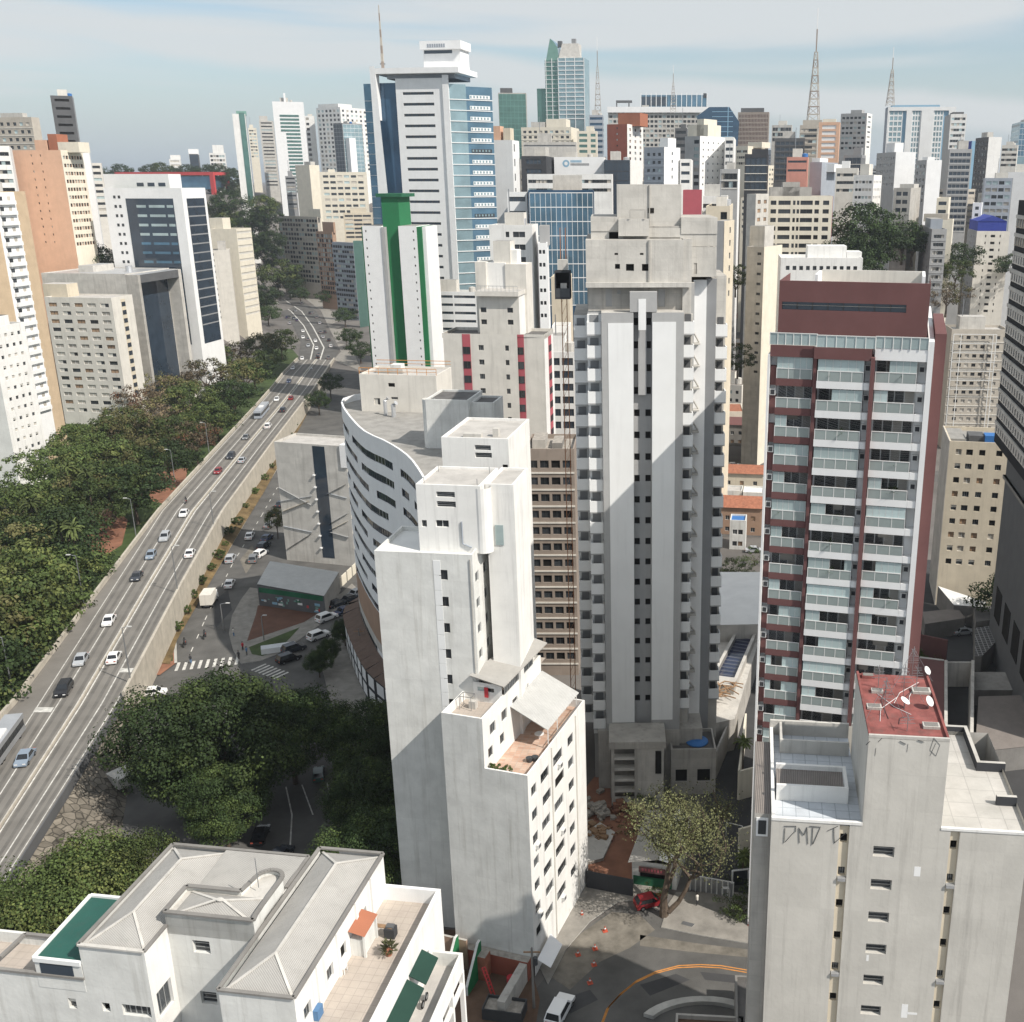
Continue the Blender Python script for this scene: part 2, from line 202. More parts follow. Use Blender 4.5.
class MB:
 """mesh builder in world coordinates"""
 def __init__(s): s.v = []; s.f = []; s.m = []; s.mats = []
 def mi(s, mat):
  if mat not in s.mats: s.mats.append(mat)
  return s.mats.index(mat)
 def face(s, pts, mat):
  i = len(s.v); s.v.extend(pts); s.f.append(tuple(range(i, i + len(pts)))); s.m.append(s.mi(mat))
 def box(s, fr, u0, u1, v0, v1, z0, z1, mat, top=None, bottom=False):
  a = [fr.W(u, v, z) for z in (z0, z1) for (u, v) in ((u0, v0), (u1, v0), (u1, v1), (u0, v1))]
  for q in ((0, 1, 5, 4), (1, 2, 6, 5), (2, 3, 7, 6), (3, 0, 4, 7)): s.face([a[k] for k in q], mat)
  s.face(a[4:8], top or mat)
  if bottom: s.face([a[3], a[2], a[1], a[0]], mat)
  return s
 def prism(s, pts, z0, z1, mat, top=None):
  """vertical prism over a world xy outline"""
  n = len(pts)
  for i in range(n):
   p, q = pts[i], pts[(i + 1) % n]
   s.face([Vector((p[0], p[1], z0)), Vector((q[0], q[1], z0)), Vector((q[0], q[1], z1)), Vector((p[0], p[1], z1))], mat)
  s.face([Vector((p[0], p[1], z1)) for p in pts], top or mat); return s
 def bar(s, a, b, w, mat, h=None):
  a, b = Vector(a), Vector(b); d = (b - a).normalized(); up = Vector((0, 0, 1)) if abs(d.z) < .95 else Vector((1, 0, 0))
  x = d.cross(up).normalized() * (w / 2); y = d.cross(x).normalized() * ((h or w) / 2)
  q = [a - x - y, a + x - y, a + x + y, a - x + y, b - x - y, b + x - y, b + x + y, b - x + y]
  for k in ((0, 1, 5, 4), (1, 2, 6, 5), (2, 3, 7, 6), (3, 0, 4, 7), (4, 5, 6, 7), (3, 2, 1, 0)): s.face([q[j] for j in k], mat)
  return s
 def tube(s, pts, rad, mat, n=6):
  """tapered tube through points; rad per point"""
  rings = []
  for i, p in enumerate(pts):
   p = Vector(p); a = Vector(pts[max(0, i - 1)]); b = Vector(pts[min(len(pts) - 1, i + 1)]); d = (b - a).normalized()
   up = Vector((0, 0, 1)) if abs(d.z) < .95 else Vector((1, 0, 0)); x = d.cross(up).normalized(); y = d.cross(x)
   r = rad[i] if isinstance(rad, (list, tuple)) else rad
   rings.append([p + (x * math.cos(2 * math.pi * k / n) + y * math.sin(2 * math.pi * k / n)) * r for k in range(n)])
  base = len(s.v)
  for r in rings: s.v.extend(r)
  k0 = s.mi(mat)
  for i in range(len(rings) - 1):
   for k in range(n):
    s.f.append((base + i * n + k, base + i * n + (k + 1) % n, base + (i + 1) * n + (k + 1) % n, base + (i + 1) * n + k)); s.m.append(k0)
  s.f.append(tuple(base + (len(rings) - 1) * n + k for k in range(n))); s.m.append(k0)
  s.f.append(tuple(base + k for k in reversed(range(n)))); s.m.append(k0)
  return s
 def lathe(s, c, prof, mat, n=16):
  base = len(s.v); k0 = s.mi(mat)
  for (r, z) in prof:
   for k in range(n): s.v.append(Vector((c[0] + r * math.cos(2 * math.pi * k / n), c[1] + r * math.sin(2 * math.pi * k / n), c[2] + z)))
  for i in range(len(prof) - 1):
   for k in range(n): s.f.append((base + i * n + k, base + i * n + (k + 1) % n, base + (i + 1) * n + (k + 1) % n, base + (i + 1) * n + k)); s.m.append(k0)
  return s
 def wall(s, fr, face, off, a0, a1, z0, z1, holes, mat, dep=.2, rmat=None, fill=None):
  """flat wall with real openings (ca, za, w, h[, kind]); reveals go inward by dep"""
  sg = -1 if face in 'RB' else 1
  def pt(a, z, d=0.): return fr.W(a, off + sg * d, z) if face in 'FB' else fr.W(off + sg * d, a, z)
  hs = []
  for h in holes:
   x0, x1, y0, y1 = h[0] - h[2] / 2, h[0] + h[2] / 2, h[1], h[1] + h[3]
   if x0 < a0 + .03 or x1 > a1 - .03 or y0 < z0 + .03 or y1 > z1 - .03: continue
   hs.append((round(x0, 3), round(x1, 3), round(y0, 3), round(y1, 3)))
  xs = sorted({a0, a1, *[q for h in hs for q in h[:2]]}); ys = sorted({z0, z1, *[q for h in hs for q in h[2:]]})
  xi = {x: i for i, x in enumerate(xs)}; yi = {y: i for i, y in enumerate(ys)}
  hc = set()
  for h in hs:
   for i in range(xi[h[0]], xi[h[1]]):
    for j in range(yi[h[2]], yi[h[3]]): hc.add((i, j))
  for j in range(len(ys) - 1):
   i = 0
   while i < len(xs) - 1:
    if (i, j) in hc: i += 1; continue
    k = i
    while k < len(xs) - 1 and (k, j) not in hc: k += 1
    s.face([pt(xs[i], ys[j]), pt(xs[k], ys[j]), pt(xs[k], ys[j + 1]), pt(xs[i], ys[j + 1])], mat); i = k
  r = rmat or mat
  for (x0, x1, y0, y1) in hs:
   for (p, q) in (((x0, y0), (x1, y0)), ((x1, y0), (x1, y1)), ((x1, y1), (x0, y1)), ((x0, y1), (x0, y0))):
    s.face([pt(*p), pt(*q), pt(*q, dep), pt(*p, dep)], r)
   if fill: s.face([pt(x0, y0, dep), pt(x1, y0, dep), pt(x1, y1, dep), pt(x0, y1, dep)], rnd.choice(('glass', 'glass', 'glass', 'curtain', 'glass_pale')) if fill == 'glass' else fill)
 def mesh(s, name, o=Vector((0, 0, 0))):
  me = bpy.data.meshes.new(name)
  me.from_pydata([tuple(Vector(p) - o) for p in s.v], [], s.f)
  for m in s.mats: me.materials.append(MATS[m])
  me.polygons.foreach_set('material_index', s.m); me.update()
  return me

# unit windows: width 1 (x), height 1 (z, from 0), facing -y; mesh shared by every copy
def unit_window(kind):
 b = MB()
 pane, frame, bars, ledge = {'w': ('glass', 'frame_white', 1, None), 'd': ('opening', 'frame_dark', 0, None), 'g': ('glass', 'frame_dark', 1, None), 'a': ('glass', 'frame_alu', 2, None),
  's': ('glass', 'shutter', -1, None), 'h': ('glass', 'shutter', -2, None), 'c': ('curtain', 'frame_white', 1, None), 'b': ('shutter_brown', 'frame_dark', 1, None), 'l': ('glass', 'frame_alu', 4, None),
  'p': ('glass_pale', 'frame_white', 1, None), 'n': ('glass_navy', 'frame_dark', 3, None), 'k': ('glass', 'frame_alu', -3, None)}[kind]
 b.box(WF, -.5, .5, -.01, .0, 0, 1, pane)
 f = .05
 for (x0, x1, z0, z1) in ((-.5, .5, 0, f), (-.5, .5, 1 - f, 1), (-.5, -.5 + f * .8, f, 1 - f), (.5 - f * .8, .5, f, 1 - f)): b.box(WF, x0, x1, -.05, -.012, z0, z1, frame)
 if bars > 0:
  for i in range(1, bars + 1):
   x = -.5 + i / (bars + 1); b.box(WF, x - .02, x + .02, -.045, -.012, f, 1 - f, frame)
 if bars == -1: b.box(WF, -.46, .46, -.04, -.012, .52, .95, 'shutter')      # half lowered roller shutter
 if bars == -2: b.box(WF, -.46, .02, -.04, -.012, .05, .95, 'shutter')      # one sliding shutter leaf
 if bars == -3:
  for z in (.33, .66): b.box(WF, -.46, .46, -.05, -.012, z - .03, z + .03, frame)   # louvre bars
 return b.mesh('window_' + kind)
UW = {}
FACEROT = {'F': 0., 'R': math.pi / 2, 'L': -math.pi / 2, 'B': math.pi}

def tag(o, label=None, cat=None, group=None, kind=None):
 if label: o['label'] = label
 if cat: o['category'] = cat
 if group: o['group'] = group
 if kind: o['kind'] = kind
 return o
class T:
 """one thing: an Empty at its base with its parts below it"""
 def __init__(s, name, label, cat, loc=(0, 0, 0), group=None):
  s.root = bpy.data.objects.new(name, None); COL.objects.link(s.root); s.root.location = loc; s.root.empty_display_size = .5
  tag(s.root, label, cat, group); s.o = Vector(loc); s.pm = {}; s.pend = []; s.nw = 0; s.extra = None
 def mb(s, part):
  if part not in s.pm: s.pm[part] = MB()
  return s.pm[part]
 def add(s, part, mb, parent=None, label=None):
  """a part of its own (also for repeats); returns the object"""
  o = bpy.data.objects.new(part, mb.mesh(part, s.o)); COL.objects.link(o); o.parent = parent or s.root
  if label: o['label'] = label
  return o
 def inst(s, part, me, pos, rotz=0., scale=(1, 1, 1), parent=None):
  o = bpy.data.objects.new(part, me); COL.objects.link(o); o.parent = parent or s.root
  o.location = Vector(pos) - s.o; o.rotation_euler = (0, 0, rotz); o.scale = scale
  return o
 def win(s, kind, fr, face, off, a, z, w, h, dep=.2, part='window'):
  if kind not in UW: UW[kind] = unit_window(kind)
  sg = -1 if face in 'RB' else 1
  p = fr.W(a, off + sg * dep, z) if face in 'FB' else fr.W(off + sg * dep, a, z)
  s.nw += 1
  if s.nw > 100 and part == 'window':
   if s.extra is None: s.extra = MB()
   e = s.extra; M = Matrix.Translation(p) @ Matrix.Rotation(fr.phi + FACEROT[face], 4, 'Z') @ Matrix.Diagonal((w, 1, h, 1))
   me = UW[kind]; b = len(e.v); e.v.extend([M @ v.co for v in me.vertices])
   for pl in me.polygons: e.f.append(tuple(b + i for i in pl.vertices)); e.m.append(e.mi(me.materials[pl.material_index].name))
   return
  return s.inst(part, UW[kind], p, fr.phi + FACEROT[face], (w, 1, h))
 def done(s):
  for k, b in s.pm.items(): s.add(k.split('#')[0], b)
  if s.extra: s.add('window', s.extra)['kind'] = 'stuff'
  return s.root
def solo(name, mb, label=None, cat=None, loc=(0, 0, 0), group=None, kind=None):
 """a thing or a piece of the setting that is one mesh"""
 o = bpy.data.objects.new(name, mb.mesh(name, Vector(loc))); COL.objects.link(o); o.location = loc
 return tag(o, label, cat, group, kind)
def copy_tree(o, parent=None):
 c = o.copy(); COL.objects.link(c); c.parent = parent
 for ch in o.children: copy_tree(ch, c)
 return c
def grid(a0, a1, n, z0, fh, nz, w, h, kinds='w', skip=0.):
 """n columns of windows between a0 and a1, nz storeys upwards from z0"""
 out = []; st = (a1 - a0) / n
 for j in range(nz):
  for i in range(n):
   if rnd.random() < skip: continue
   out.append((a0 + (i + .5) * st, z0 + j * fh, w, h, rnd.choice(kinds)))
 return out
def block(t, fr, u0, u1, v0, v1, z0, z1, wall='white_paint', roof='roof_grey', F=(), R_=(), L=(), B=(), par=.9, part='wall', fine=True, dep=.2, rmat=None, fill='glass', th=.25, cap=None):
 b = t.mb(part + '#%d' % (getattr(t, 'nr', 0) + 1)); hz = z1 - par
 for face, off, a0, a1, ws in (('F', v0, u0, u1, F), ('B', v1, u0, u1, B), ('R', u1, v0, v1, R_), ('L', u0, v0, v1, L)):
  b.wall(fr, face, off, a0, a1, z0, z1, ws, wall, dep, rmat, None if fine else fill)
  if fine:
   for w in ws:
    if w[0] - w[2] / 2 < a0 + .03 or w[0] + w[2] / 2 > a1 - .03 or w[1] < z0 + .03 or w[1] + w[3] > z1 - .03: continue
    t.win(w[4], fr, face, off, *w[:4], dep=dep)
 t.nr = getattr(t, 'nr', 0) + 1; rk = 'roof#%d' % t.nr
 if par > 0:
  c = cap or wall
  for (a, q, e, g) in ((u0, u1, v0, v0 + th), (u0, u1, v1 - th, v1), (u0, u0 + th, v0 + th, v1 - th), (u1 - th, u1, v0 + th, v1 - th)):
   b.face([fr.W(a, e, z1), fr.W(q, e, z1), fr.W(q, g, z1), fr.W(a, g, z1)], c)
  i0, i1, j0, j1 = u0 + th, u1 - th, v0 + th, v1 - th
  for (p, q) in (((i0, j0), (i1, j0)), ((i1, j0), (i1, j1)), ((i1, j1), (i0, j1)), ((i0, j1), (i0, j0))):
   b.face([fr.W(*p, hz), fr.W(*q, hz), fr.W(*q, z1), fr.W(*p, z1)], wall)
  t.mb(rk).face([fr.W(i0, j0, hz), fr.W(i1, j0, hz), fr.W(i1, j1, hz), fr.W(i0, j1, hz)], roof)
 else:
  t.mb(rk).face([fr.W(u0, v0, z1), fr.W(u1, v0, z1), fr.W(u1, v1, z1), fr.W(u0, v1, z1)], roof)
# ================================================================ terrain, roads, paving
def poly(px, z, mat, zz=None): return [atz(x, y, z) for x, y in px]
g = MB()
xs = sorted(set([-9000, -4000, -2500, -1800, -1400] + list(range(-1100, 1101, 25)) + [1400, 1800, 2500, 4000, 9000]))
ys = sorted(set([-400, -150, 0, 60] + list(range(100, 1351, 25)) + [1500, 1800, 2300, 3000, 4500, 7000, 12000]))
vi = {}
for j, y in enumerate(ys):
 for i, x in enumerate(xs): vi[i, j] = len(g.v); g.v.append(Vector((x, y, terrain(x, y))))
for j in range(len(ys) - 1):
 for i in range(len(xs) - 1): g.f.append((vi[i, j], vi[i + 1, j], vi[i + 1, j + 1], vi[i, j + 1])); g.m.append(g.mi('city_ground'))
gnd = solo('ground', g, kind='structure')
def sheet(name, pts, z, mat, kind='structure', label=None, cat=None, thick=0., side='kerb'):
 b = MB(); q = [Vector((p[0], p[1], z)) for p in pts]
 if thick: b.prism([(p.x, p.y) for p in q], z - thick, z, side, mat)
 else: b.face(q, mat)
 return solo(name, b, label, cat, kind=kind)
# park floor under the trees: grass with bare red soil
sheet('park_lawn', [(-270, 200), (-100, 100), (-124, 251), (-160, 450), (-172, 520), (-190, 560), (-330, 560), (-330, 300)], .02, 'grass')
for k, px in enumerate(([(148, 478), (166, 470), (188, 468), (186, 478), (166, 506), (150, 500)], [(80, 540), (96, 512), (112, 508), (128, 520), (122, 545), (98, 560)], [(40, 590), (56, 570), (84, 566), (84, 590), (60, 606)])):
 sheet('soil_patch', [atz(x, y, 0) for x, y in px], .05, 'soil')
# asphalt of the lower avenue, side street and the bend at the bottom
sheet('avenue_road', [atz(x, y) for x, y in [(120, 850), (138, 712), (176, 640), (250, 514), (308, 405), (322, 372), (362, 372), (372, 430), (400, 560), (405, 720), (424, 935), (240, 935)]], .03, 'asphalt')
sheet('street_road', [atz(x, y) for x, y in [(520, 1060), (535, 990), (590, 925), (620, 905), (760, 925), (900, 940), (960, 1100), (520, 1300)]], .03, 'asphalt')
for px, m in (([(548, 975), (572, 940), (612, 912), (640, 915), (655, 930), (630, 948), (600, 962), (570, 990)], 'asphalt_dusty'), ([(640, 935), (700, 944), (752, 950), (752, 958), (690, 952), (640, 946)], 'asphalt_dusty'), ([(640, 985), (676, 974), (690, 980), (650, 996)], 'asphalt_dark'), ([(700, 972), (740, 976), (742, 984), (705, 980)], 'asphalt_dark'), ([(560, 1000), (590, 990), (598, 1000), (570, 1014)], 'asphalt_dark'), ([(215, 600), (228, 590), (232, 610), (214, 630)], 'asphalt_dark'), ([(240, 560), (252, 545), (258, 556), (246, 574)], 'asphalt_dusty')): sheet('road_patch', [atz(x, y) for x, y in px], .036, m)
# ---- elevated avenue (flyover)
FY = [84, 108, 150, 200, 251, 320, 382, 430, 475, 523]
FLX = [-91, -94.8, -101, -112, -123, -134.5, -145.5, -155.5, -166, -175]
FRX = [-73, -77, -84.5, -96, -107, -118.5, -129, -138, -147.5, -157]
FZ = [6, 6, 6, 6, 6, 6, 5.2, 3.6, 1.6, .25]
def flat_pt(f, i): return Vector((FLX[i] + (FRX[i] - FLX[i]) * f, FY[i], FZ[i]))
def fly(f, y):
 for i in range(len(FY) - 1):
  if FY[i] <= y <= FY[i + 1]:
   t = (y - FY[i]) / (FY[i + 1] - FY[i]); return flat_pt(f, i).lerp(flat_pt(f, i + 1), t)
 return flat_pt(f, 0 if y < FY[0] else -1)
YS = [84 + (523 - 84) * k / 60 for k in range(61)]
def lane(f, y):                                          # marked lanes leave a bay along the left barrier at the near end
 R1, L1 = fly(1, y), fly(0, y)
 if y < 251:
  dz = R1.z - HC; py = CY - FL * (y * sT + dz * cT) / (y * cT - dz * sT); p = atz(-4 + 164 * (767 - py) / 255, py, R1.z); L1 = Vector((p.x, y, R1.z))
 return L1.lerp(R1, f)
def flystrip(b, f0, f1, dz, mat, y0=84, y1=523, h=0., fly=fly):
 yy = [y0] + [y for y in YS if y0 < y < y1] + [y1]
 for a, c in zip(yy, yy[1:]):
  p, q, r, s = fly(f0, a), fly(f1, a), fly(f1, c), fly(f0, c)
  up = Vector((0, 0, dz)); b.face([p + up, q + up, r + up, s + up], mat)
  if h:
   lo = Vector((0, 0, dz - h))
   b.face([p + lo, s + lo, s + up, p + up], mat); b.face([q + lo, r + lo, r + up, q + up], mat)
 if h:
  for y in (yy[0], yy[-1]):
   p, q = fly(f0, y), fly(f1, y); b.face([p + Vector((0, 0, dz - h)), q + Vector((0, 0, dz - h)), q + Vector((0, 0, dz)), p + Vector((0, 0, dz))], mat)
b = MB(); flystrip(b, .0, 1., 0, 'flyover_asphalt'); solo('flyover_road', b, kind='structure')
b = MB()
for f in (.09, .19, .31, .43, .60, .72, .83, .91): flystrip(b, f - .022, f + .022, .008, 'flyover_track', fly=lane)
solo('tyre_tracks', b, kind='structure')
b = MB()
for f in (.26, .79): flystrip(b, f - .007, f + .007, .02, 'road_white', fly=lane)
for f in (.49, .55): flystrip(b, f - .009, f + .009, .02, 'road_white', fly=lane)
for f in (.03, .96): flystrip(b, f - .006, f + .006, .02, 'road_white', fly=lane)
for y, f0, f1 in ((147, .02, .24), (161, .78, .95)): flystrip(b, f0, f1, .03, 'road_white', y, y + 1.6, fly=lane)
solo('lane_markings', b, kind='structure')
b = MB(); flystrip(b, -.03, .0, .95, 'barrier', h=8); solo('concrete_barrier', b, 'long sunlit concrete barrier beside the park, left edge of flyover', 'barrier')
b = MB(); flystrip(b, 1.0, 1.03, .95, 'barrier', 152, 523, h=8); solo('concrete_barrier', b, 'long concrete wall above the planted strip, right edge of flyover', 'barrier')
b = MB(); flystrip(b, 1.0, 1.012, .25, 'dark_grey', 84, 152, h=6.6); solo('retaining_wall', b, 'dark grey retaining wall at the flyover edge beside stone slabs', 'wall')
b = MB(); flystrip(b, .513, .527, .42, 'barrier', h=.5, fly=lane); solo('median_barrier', b, 'low concrete median barrier between the double white lines of flyover', 'barrier')
# far stretch at grade
fl = [Vector((-175, 523, 0)), atz(301, 342), atz(292, 324), atz(277, 311), atz(258, 301)]
fr_ = [Vector((-157, 523, 0)), atz(339, 352), atz(326, 329), atz(317, 312), atz(300, 299)]
b = MB()
for i in range(4): b.face([fl[i] + Vector((0, 0, .2)), fr_[i] + Vector((0, 0, .2)), fr_[i + 1] + Vector((0, 0, .2)), fl[i + 1] + Vector((0, 0, .2))], 'asphalt')
solo('avenue_road', b, kind='structure')
b = MB()
for f in (.35, .62):
 for i in range(4):
  for t in range(0, 10):
   p = fl[i].lerp(fr_[i], f).lerp(fl[i + 1].lerp(fr_[i + 1], f), t / 10); q = fl[i].lerp(fr_[i], f).lerp(fl[i + 1].lerp(fr_[i + 1], f), (t + 1) / 10)
   x = Vector((.35, 0, .22)); b.face([p + Vector((-.35, 0, .22)), p + x, q + x, q + Vector((-.35, 0, .22))], 'road_white')
solo('lane_markings', b, kind='structure')
sheet('sidewalk', [fr_[0], atz(341, 352), atz(329, 328), atz(321, 311), atz(305, 299), atz(318, 297), atz(332, 312), atz(345, 332), atz(362, 372)], .18, 'sidewalk', thick=.2)
# planted strip between flyover wall and lower avenue
st = [fly(1.03, y) for y in (160, 200, 251, 320, 382, 430)]
b = MB(); ke = [atz(x, y, .25) for x, y in ((170, 664), (177, 640), (205, 591), (243, 526), (264, 492), (302, 424), (320, 386))]
q_ = [(158, 2.2), (200, 3.6), (251, 3.6), (320, 3.4), (382, 2.6), (430, 1.4)]
lw = [atz(x, y, z) for x, y, z in ((152, 662, .5), (168, 628, 1.2), (193, 583, 1.4), (231, 522, 1.4), (252, 490, 1.4), (290, 426, 1.2), (314, 386, .6))]
for i in range(6):
 for k in range(3): b.face([lw[i].lerp(ke[i], k / 3), lw[i].lerp(ke[i], (k + 1) / 3), lw[i + 1].lerp(ke[i + 1], (k + 1) / 3), lw[i + 1].lerp(ke[i + 1], k / 3)], 'grass_dry')
solo('planted_strip', b, kind='structure')
sheet('brick_path', [atz(x, y) for x, y in ((146, 676), (158, 648), (174, 644), (176, 664), (160, 676))], .226, 'soil')
for px in ([(164, 650), (173, 645), (173, 662), (160, 664)], [(184, 612), (205, 590), (214, 575), (200, 590), (180, 626)]): sheet('grass_patch', [atz(x, y) for x, y in px], .235, 'grass')
b = MB()
def line(b, pts, w, z, mat, dash=None):
 for p, q in zip(pts, pts[1:]):
  p = Vector((p[0], p[1], z)); q = Vector((q[0], q[1], z)); d = (q - p); L = d.length; d.normalize(); n = Vector((-d.y, d.x, 0)) * (w / 2)
  if dash:
   t = 0
   while t < L:
    e = min(L, t + dash[0]); b.face([p + d * t - n, p + d * t + n, p + d * e + n, p + d * e - n], mat); t += sum(dash)
  else: b.face([p - n, p + n, q + n, q - n], mat)
kerbline = [atz(x, y) for x, y in ((176, 664), (175, 640), (204, 592), (250, 514), (277, 469), (309, 402))]
line(b, kerbline, .5, .25, 'kerb')
line(b, [atz(x, y) for x, y in ((191, 652), (205, 620), (232, 565), (262, 515), (290, 465))], .18, .045, 'road_white', (2.2, 4))
line(b, [atz(x, y) for x, y in ((176, 667), (243, 660))], 3.6, .05, 'road_white', (.55, .75)); line(b, [atz(x, y) for x, y in ((258, 667), (282, 676))], 3.2, .05, 'road_white', (.45, .6))
line(b, [atz(x, y) for x, y in ((286, 787), (292, 815), (290, 850), (283, 875))], .2, .045, 'road_white'); line(b, [atz(x, y) for x, y in ((302, 785), (313, 815))], .18, .045, 'road_white'); line(b, [atz(x, y) for x, y in ((327, 783), (333, 808))], .18, .045, 'road_white')
solo('lane_markings', b, kind='structure')
b = MB()
for o in (-.17, .17):
 pts = []
 for (x, y) in ((602, 1024), (608, 1008), (620, 995), (636, 982), (655, 973), (678, 967), (700, 966), (720, 967), (755, 973), (800, 982)):
  p = atz(x, y); pts.append(Vector((p.x + o * .6, p.y + o, 0)))
 line(b, pts, .16, .05, 'road_yellow')
solo('lane_markings', b, kind='structure')
# plaza triangle with its brick slope and lawn
sheet('plaza', [atz(x, y) for x, y in [(241, 664), (233, 650), (229, 634), (232, 616), (241, 600), (250, 588), (327, 600), (341, 594), (352, 584), (358, 590), (345, 604), (320, 625), (298, 641), (276, 655), (262, 661)]], .15, 'sidewalk', thick=.15)
sheet('brick_slope', [atz(x, y) for x, y in [(247, 642), (256, 615), (258, 606), (322, 612), (304, 623)]], .19, 'mural_brick', thick=.04)
sheet('lawn', [atz(x, y) for x, y in [(249, 648), (300, 628), (278, 652), (262, 657), (252, 655)]], .19, 'grass', thick=.04)
sheet('sidewalk', [atz(x, y) for x, y in [(318, 652), (338, 628), (356, 608), (362, 640), (366, 700), (372, 760), (350, 730), (330, 700)]], .15, 'sidewalk', thick=.15)
# stone-faced embankment below the flyover
b = MB()
A = [fly(1.02, y) + Vector((0, 0, -1.2)) for y in (100, 112, 125, 138, 150, 160)]
E_ = [atz(x, y, .05) for x, y in ((110, 960), (112, 900), (118, 850), (128, 790), (135, 745), (143, 700))]
for i in range(5):
 for k in range(4):
  f = lambda a, c, t: a.lerp(c, t)
  p, q, r, s = f(A[i], E_[i], k / 4), f(A[i], E_[i], (k + 1) / 4), f(A[i + 1], E_[i + 1], (k + 1) / 4), f(A[i + 1], E_[i + 1], k / 4)
  b.face([p, q, r, s], 'stone_slab')
solo('stone_embankment', b, kind='structure')
for i, (px, py, w, l, r) in enumerate(((70, 800, 1.6, 6, 70), (122, 700, 1.4, 7, 78), (116, 732, 3, 3.6, 20), (84, 796, 2.4, 2.2, 40), (122, 776, 3.2, 3.0, 55), (100, 745, 2.6, 4, 15))):
 p = atz(px, py, 2.6); f = Fr(p.x, p.y, r); bb = MB(); bb.box(f, -l / 2, l / 2, -w / 2, w / 2, 1.6, 3.0 + .2 * (i % 3), 'concrete_pale' if i in (0, 1, 4) else 'stone_slab')
 solo('stone_slab', bb, ['long pale concrete beam lying across the stone embankment', 'long pale concrete beam at the flyover end, above the embankment', 'square stone slab tilted beside the big dark tree', 'small stone block in the middle of the embankment', 'yellowish stone slab at the edge of big tree', 'flat stone slab near the flyover wall on embankment'][i], 'stone slab')
# bottom street: pavements, yard, driveway
sheet('sidewalk', [atz(x, y) for x, y in [(548, 985), (566, 950), (590, 922), (618, 902), (640, 900), (658, 911), (652, 886), (640, 882), (585, 880), (540, 968)]], .14, 'sidewalk', thick=.14)
sheet('sidewalk', [atz(x, y) for x, y in [(661, 928), (700, 936), (760, 946), (790, 950), (790, 900), (735, 893), (676, 893), (668, 905)]], .14, 'sidewalk', thick=.14)
sheet('yard_soil', [atz(x, y) for x, y in [(584, 868), (584, 790), (600, 770), (640, 790), (636, 860), (630, 888)]], .06, 'soil')
sheet('yard_soil', [atz(x, y) for x, y in [(440, 1022), (440, 930), (470, 930), (530, 965), (540, 1000), (530, 1060), (440, 1060)]], .06, 'soil_dark')
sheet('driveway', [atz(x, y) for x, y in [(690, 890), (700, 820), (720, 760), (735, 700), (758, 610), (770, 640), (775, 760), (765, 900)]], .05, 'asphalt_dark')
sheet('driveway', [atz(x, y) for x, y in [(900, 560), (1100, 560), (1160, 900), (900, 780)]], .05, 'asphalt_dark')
sheet('city_street', [(18, 250), (70, 245), (72, 252), (18, 258)], .06, 'asphalt'); sheet('city_street', [(18, 308), (90, 300), (92, 312), (18, 320)], .06, 'asphalt')
# ================================================================ hero buildings
# ---- white stepped tower in the middle foreground
def pw(t, fr, face, off, x0, y0, x1, y1, kind, dep=.2):
 """window rect from two opposite picture corners on a face; returned as an opening"""
 h = fr.hF if face in 'FB' else fr.hR
 a, za = h(x0, y0, off); c, zc = h(x1, y1, off)
 return ((a + c) / 2, min(za, zc), abs(c - a), abs(za - zc), kind)
f = Fr(-18.4, 104, -7)
t = T('apartment_tower', 'white stepped apartment tower with blank front wall in the middle foreground', 'apartment building', f.W(-5, 6, 0))
uL = f.hF(374, 551)[0]; z1 = f.hF(472, 555)[1]
Fw = [(f.hF(443 + i * 1.3, p, 0)[0], z, 1.0, 1.15, 'g') for i, (p, z) in enumerate(zip((573.3, 600.9, 627.2, 654, 679.8, 706), (45.1, 42.0, 38.9, 35.8, 32.7, 29.7)))]
Rw = [(a, z1 - 3.6 - 3.05 * j, 1.3, 1.2, 'a') for j in range(6) for a in (1.4, 4.6)]
block(t, f, uL, 0, 0, 8.6, 0, z1, 'white_worn', 'roof_white', F=Fw, R_=Rw, par=.5)
b = t.mb('drain_panel')
for j in range(13): b.box(f, -4.35, -3.55, -.03, .02, 47.4 - (j + 1) * 1.75, 47.4 - j * 1.75 - .08, 'grey_blue' if 0 else 'panel_white')
# head house with machine room
fh = f.sub(0, 1.9, 0); u0, z2 = fh.hF(415.5, 484); u1 = fh.hF(480, 486)[0]
Fh = [pw(t, fh, 'F', 0, 436, 491.5, 455, 497.5, 'k'), pw(t, fh, 'F', 0, 436.5, 501, 456, 507.5, 'k'), pw(t, fh, 'F', 0, 421.5, 520, 427, 527, 'a'), pw(t, fh, 'F', 0, 435.5, 520, 449, 527.5, 'w')]
block(t, fh, u0, u1, 0, 7.5, z1 - .5, z2, 'white_paint', 'roof_pale', F=Fh, par=.25, part='head_house')
# round corner and tank pipe
t.mb('head_house').lathe(fh.W(u1 - .1, .9, 0), [(1.0, z1 - .5), (1.0, z2 - .3)], 'white_paint', 20)
t.mb('drain_pipe').tube([fh.W(u1 - 2.2, -.1, z2 - 4), fh.W(u1 - 2.2, -.1, z1 + .6), fh.W(u1 - 1.2, -.15, z1 + .2)], .09, 'grey_blue')
block(t, fh, u1 + .1, u1 + 3.2, 1.6, 8.5, 0, z2 - .2, 'white_paint', 'roof_pale', par=.25, part='head_house')
b = t.mb('door'); b.box(fh, u1 + 1.0, u1 + 1.9, 1.5, 1.58, z1, z1 + 2.3, 'glass_pale')
b = t.mb('roof_plant_rail')
for q in ((u0 + .6, 1), (u1 - .6, 1), (u1 - .6, 6), (u0 + .6, 6)): b.bar(fh.W(*q, z2 - .25), fh.W(*q, z2 + .5), .06, 'steel')
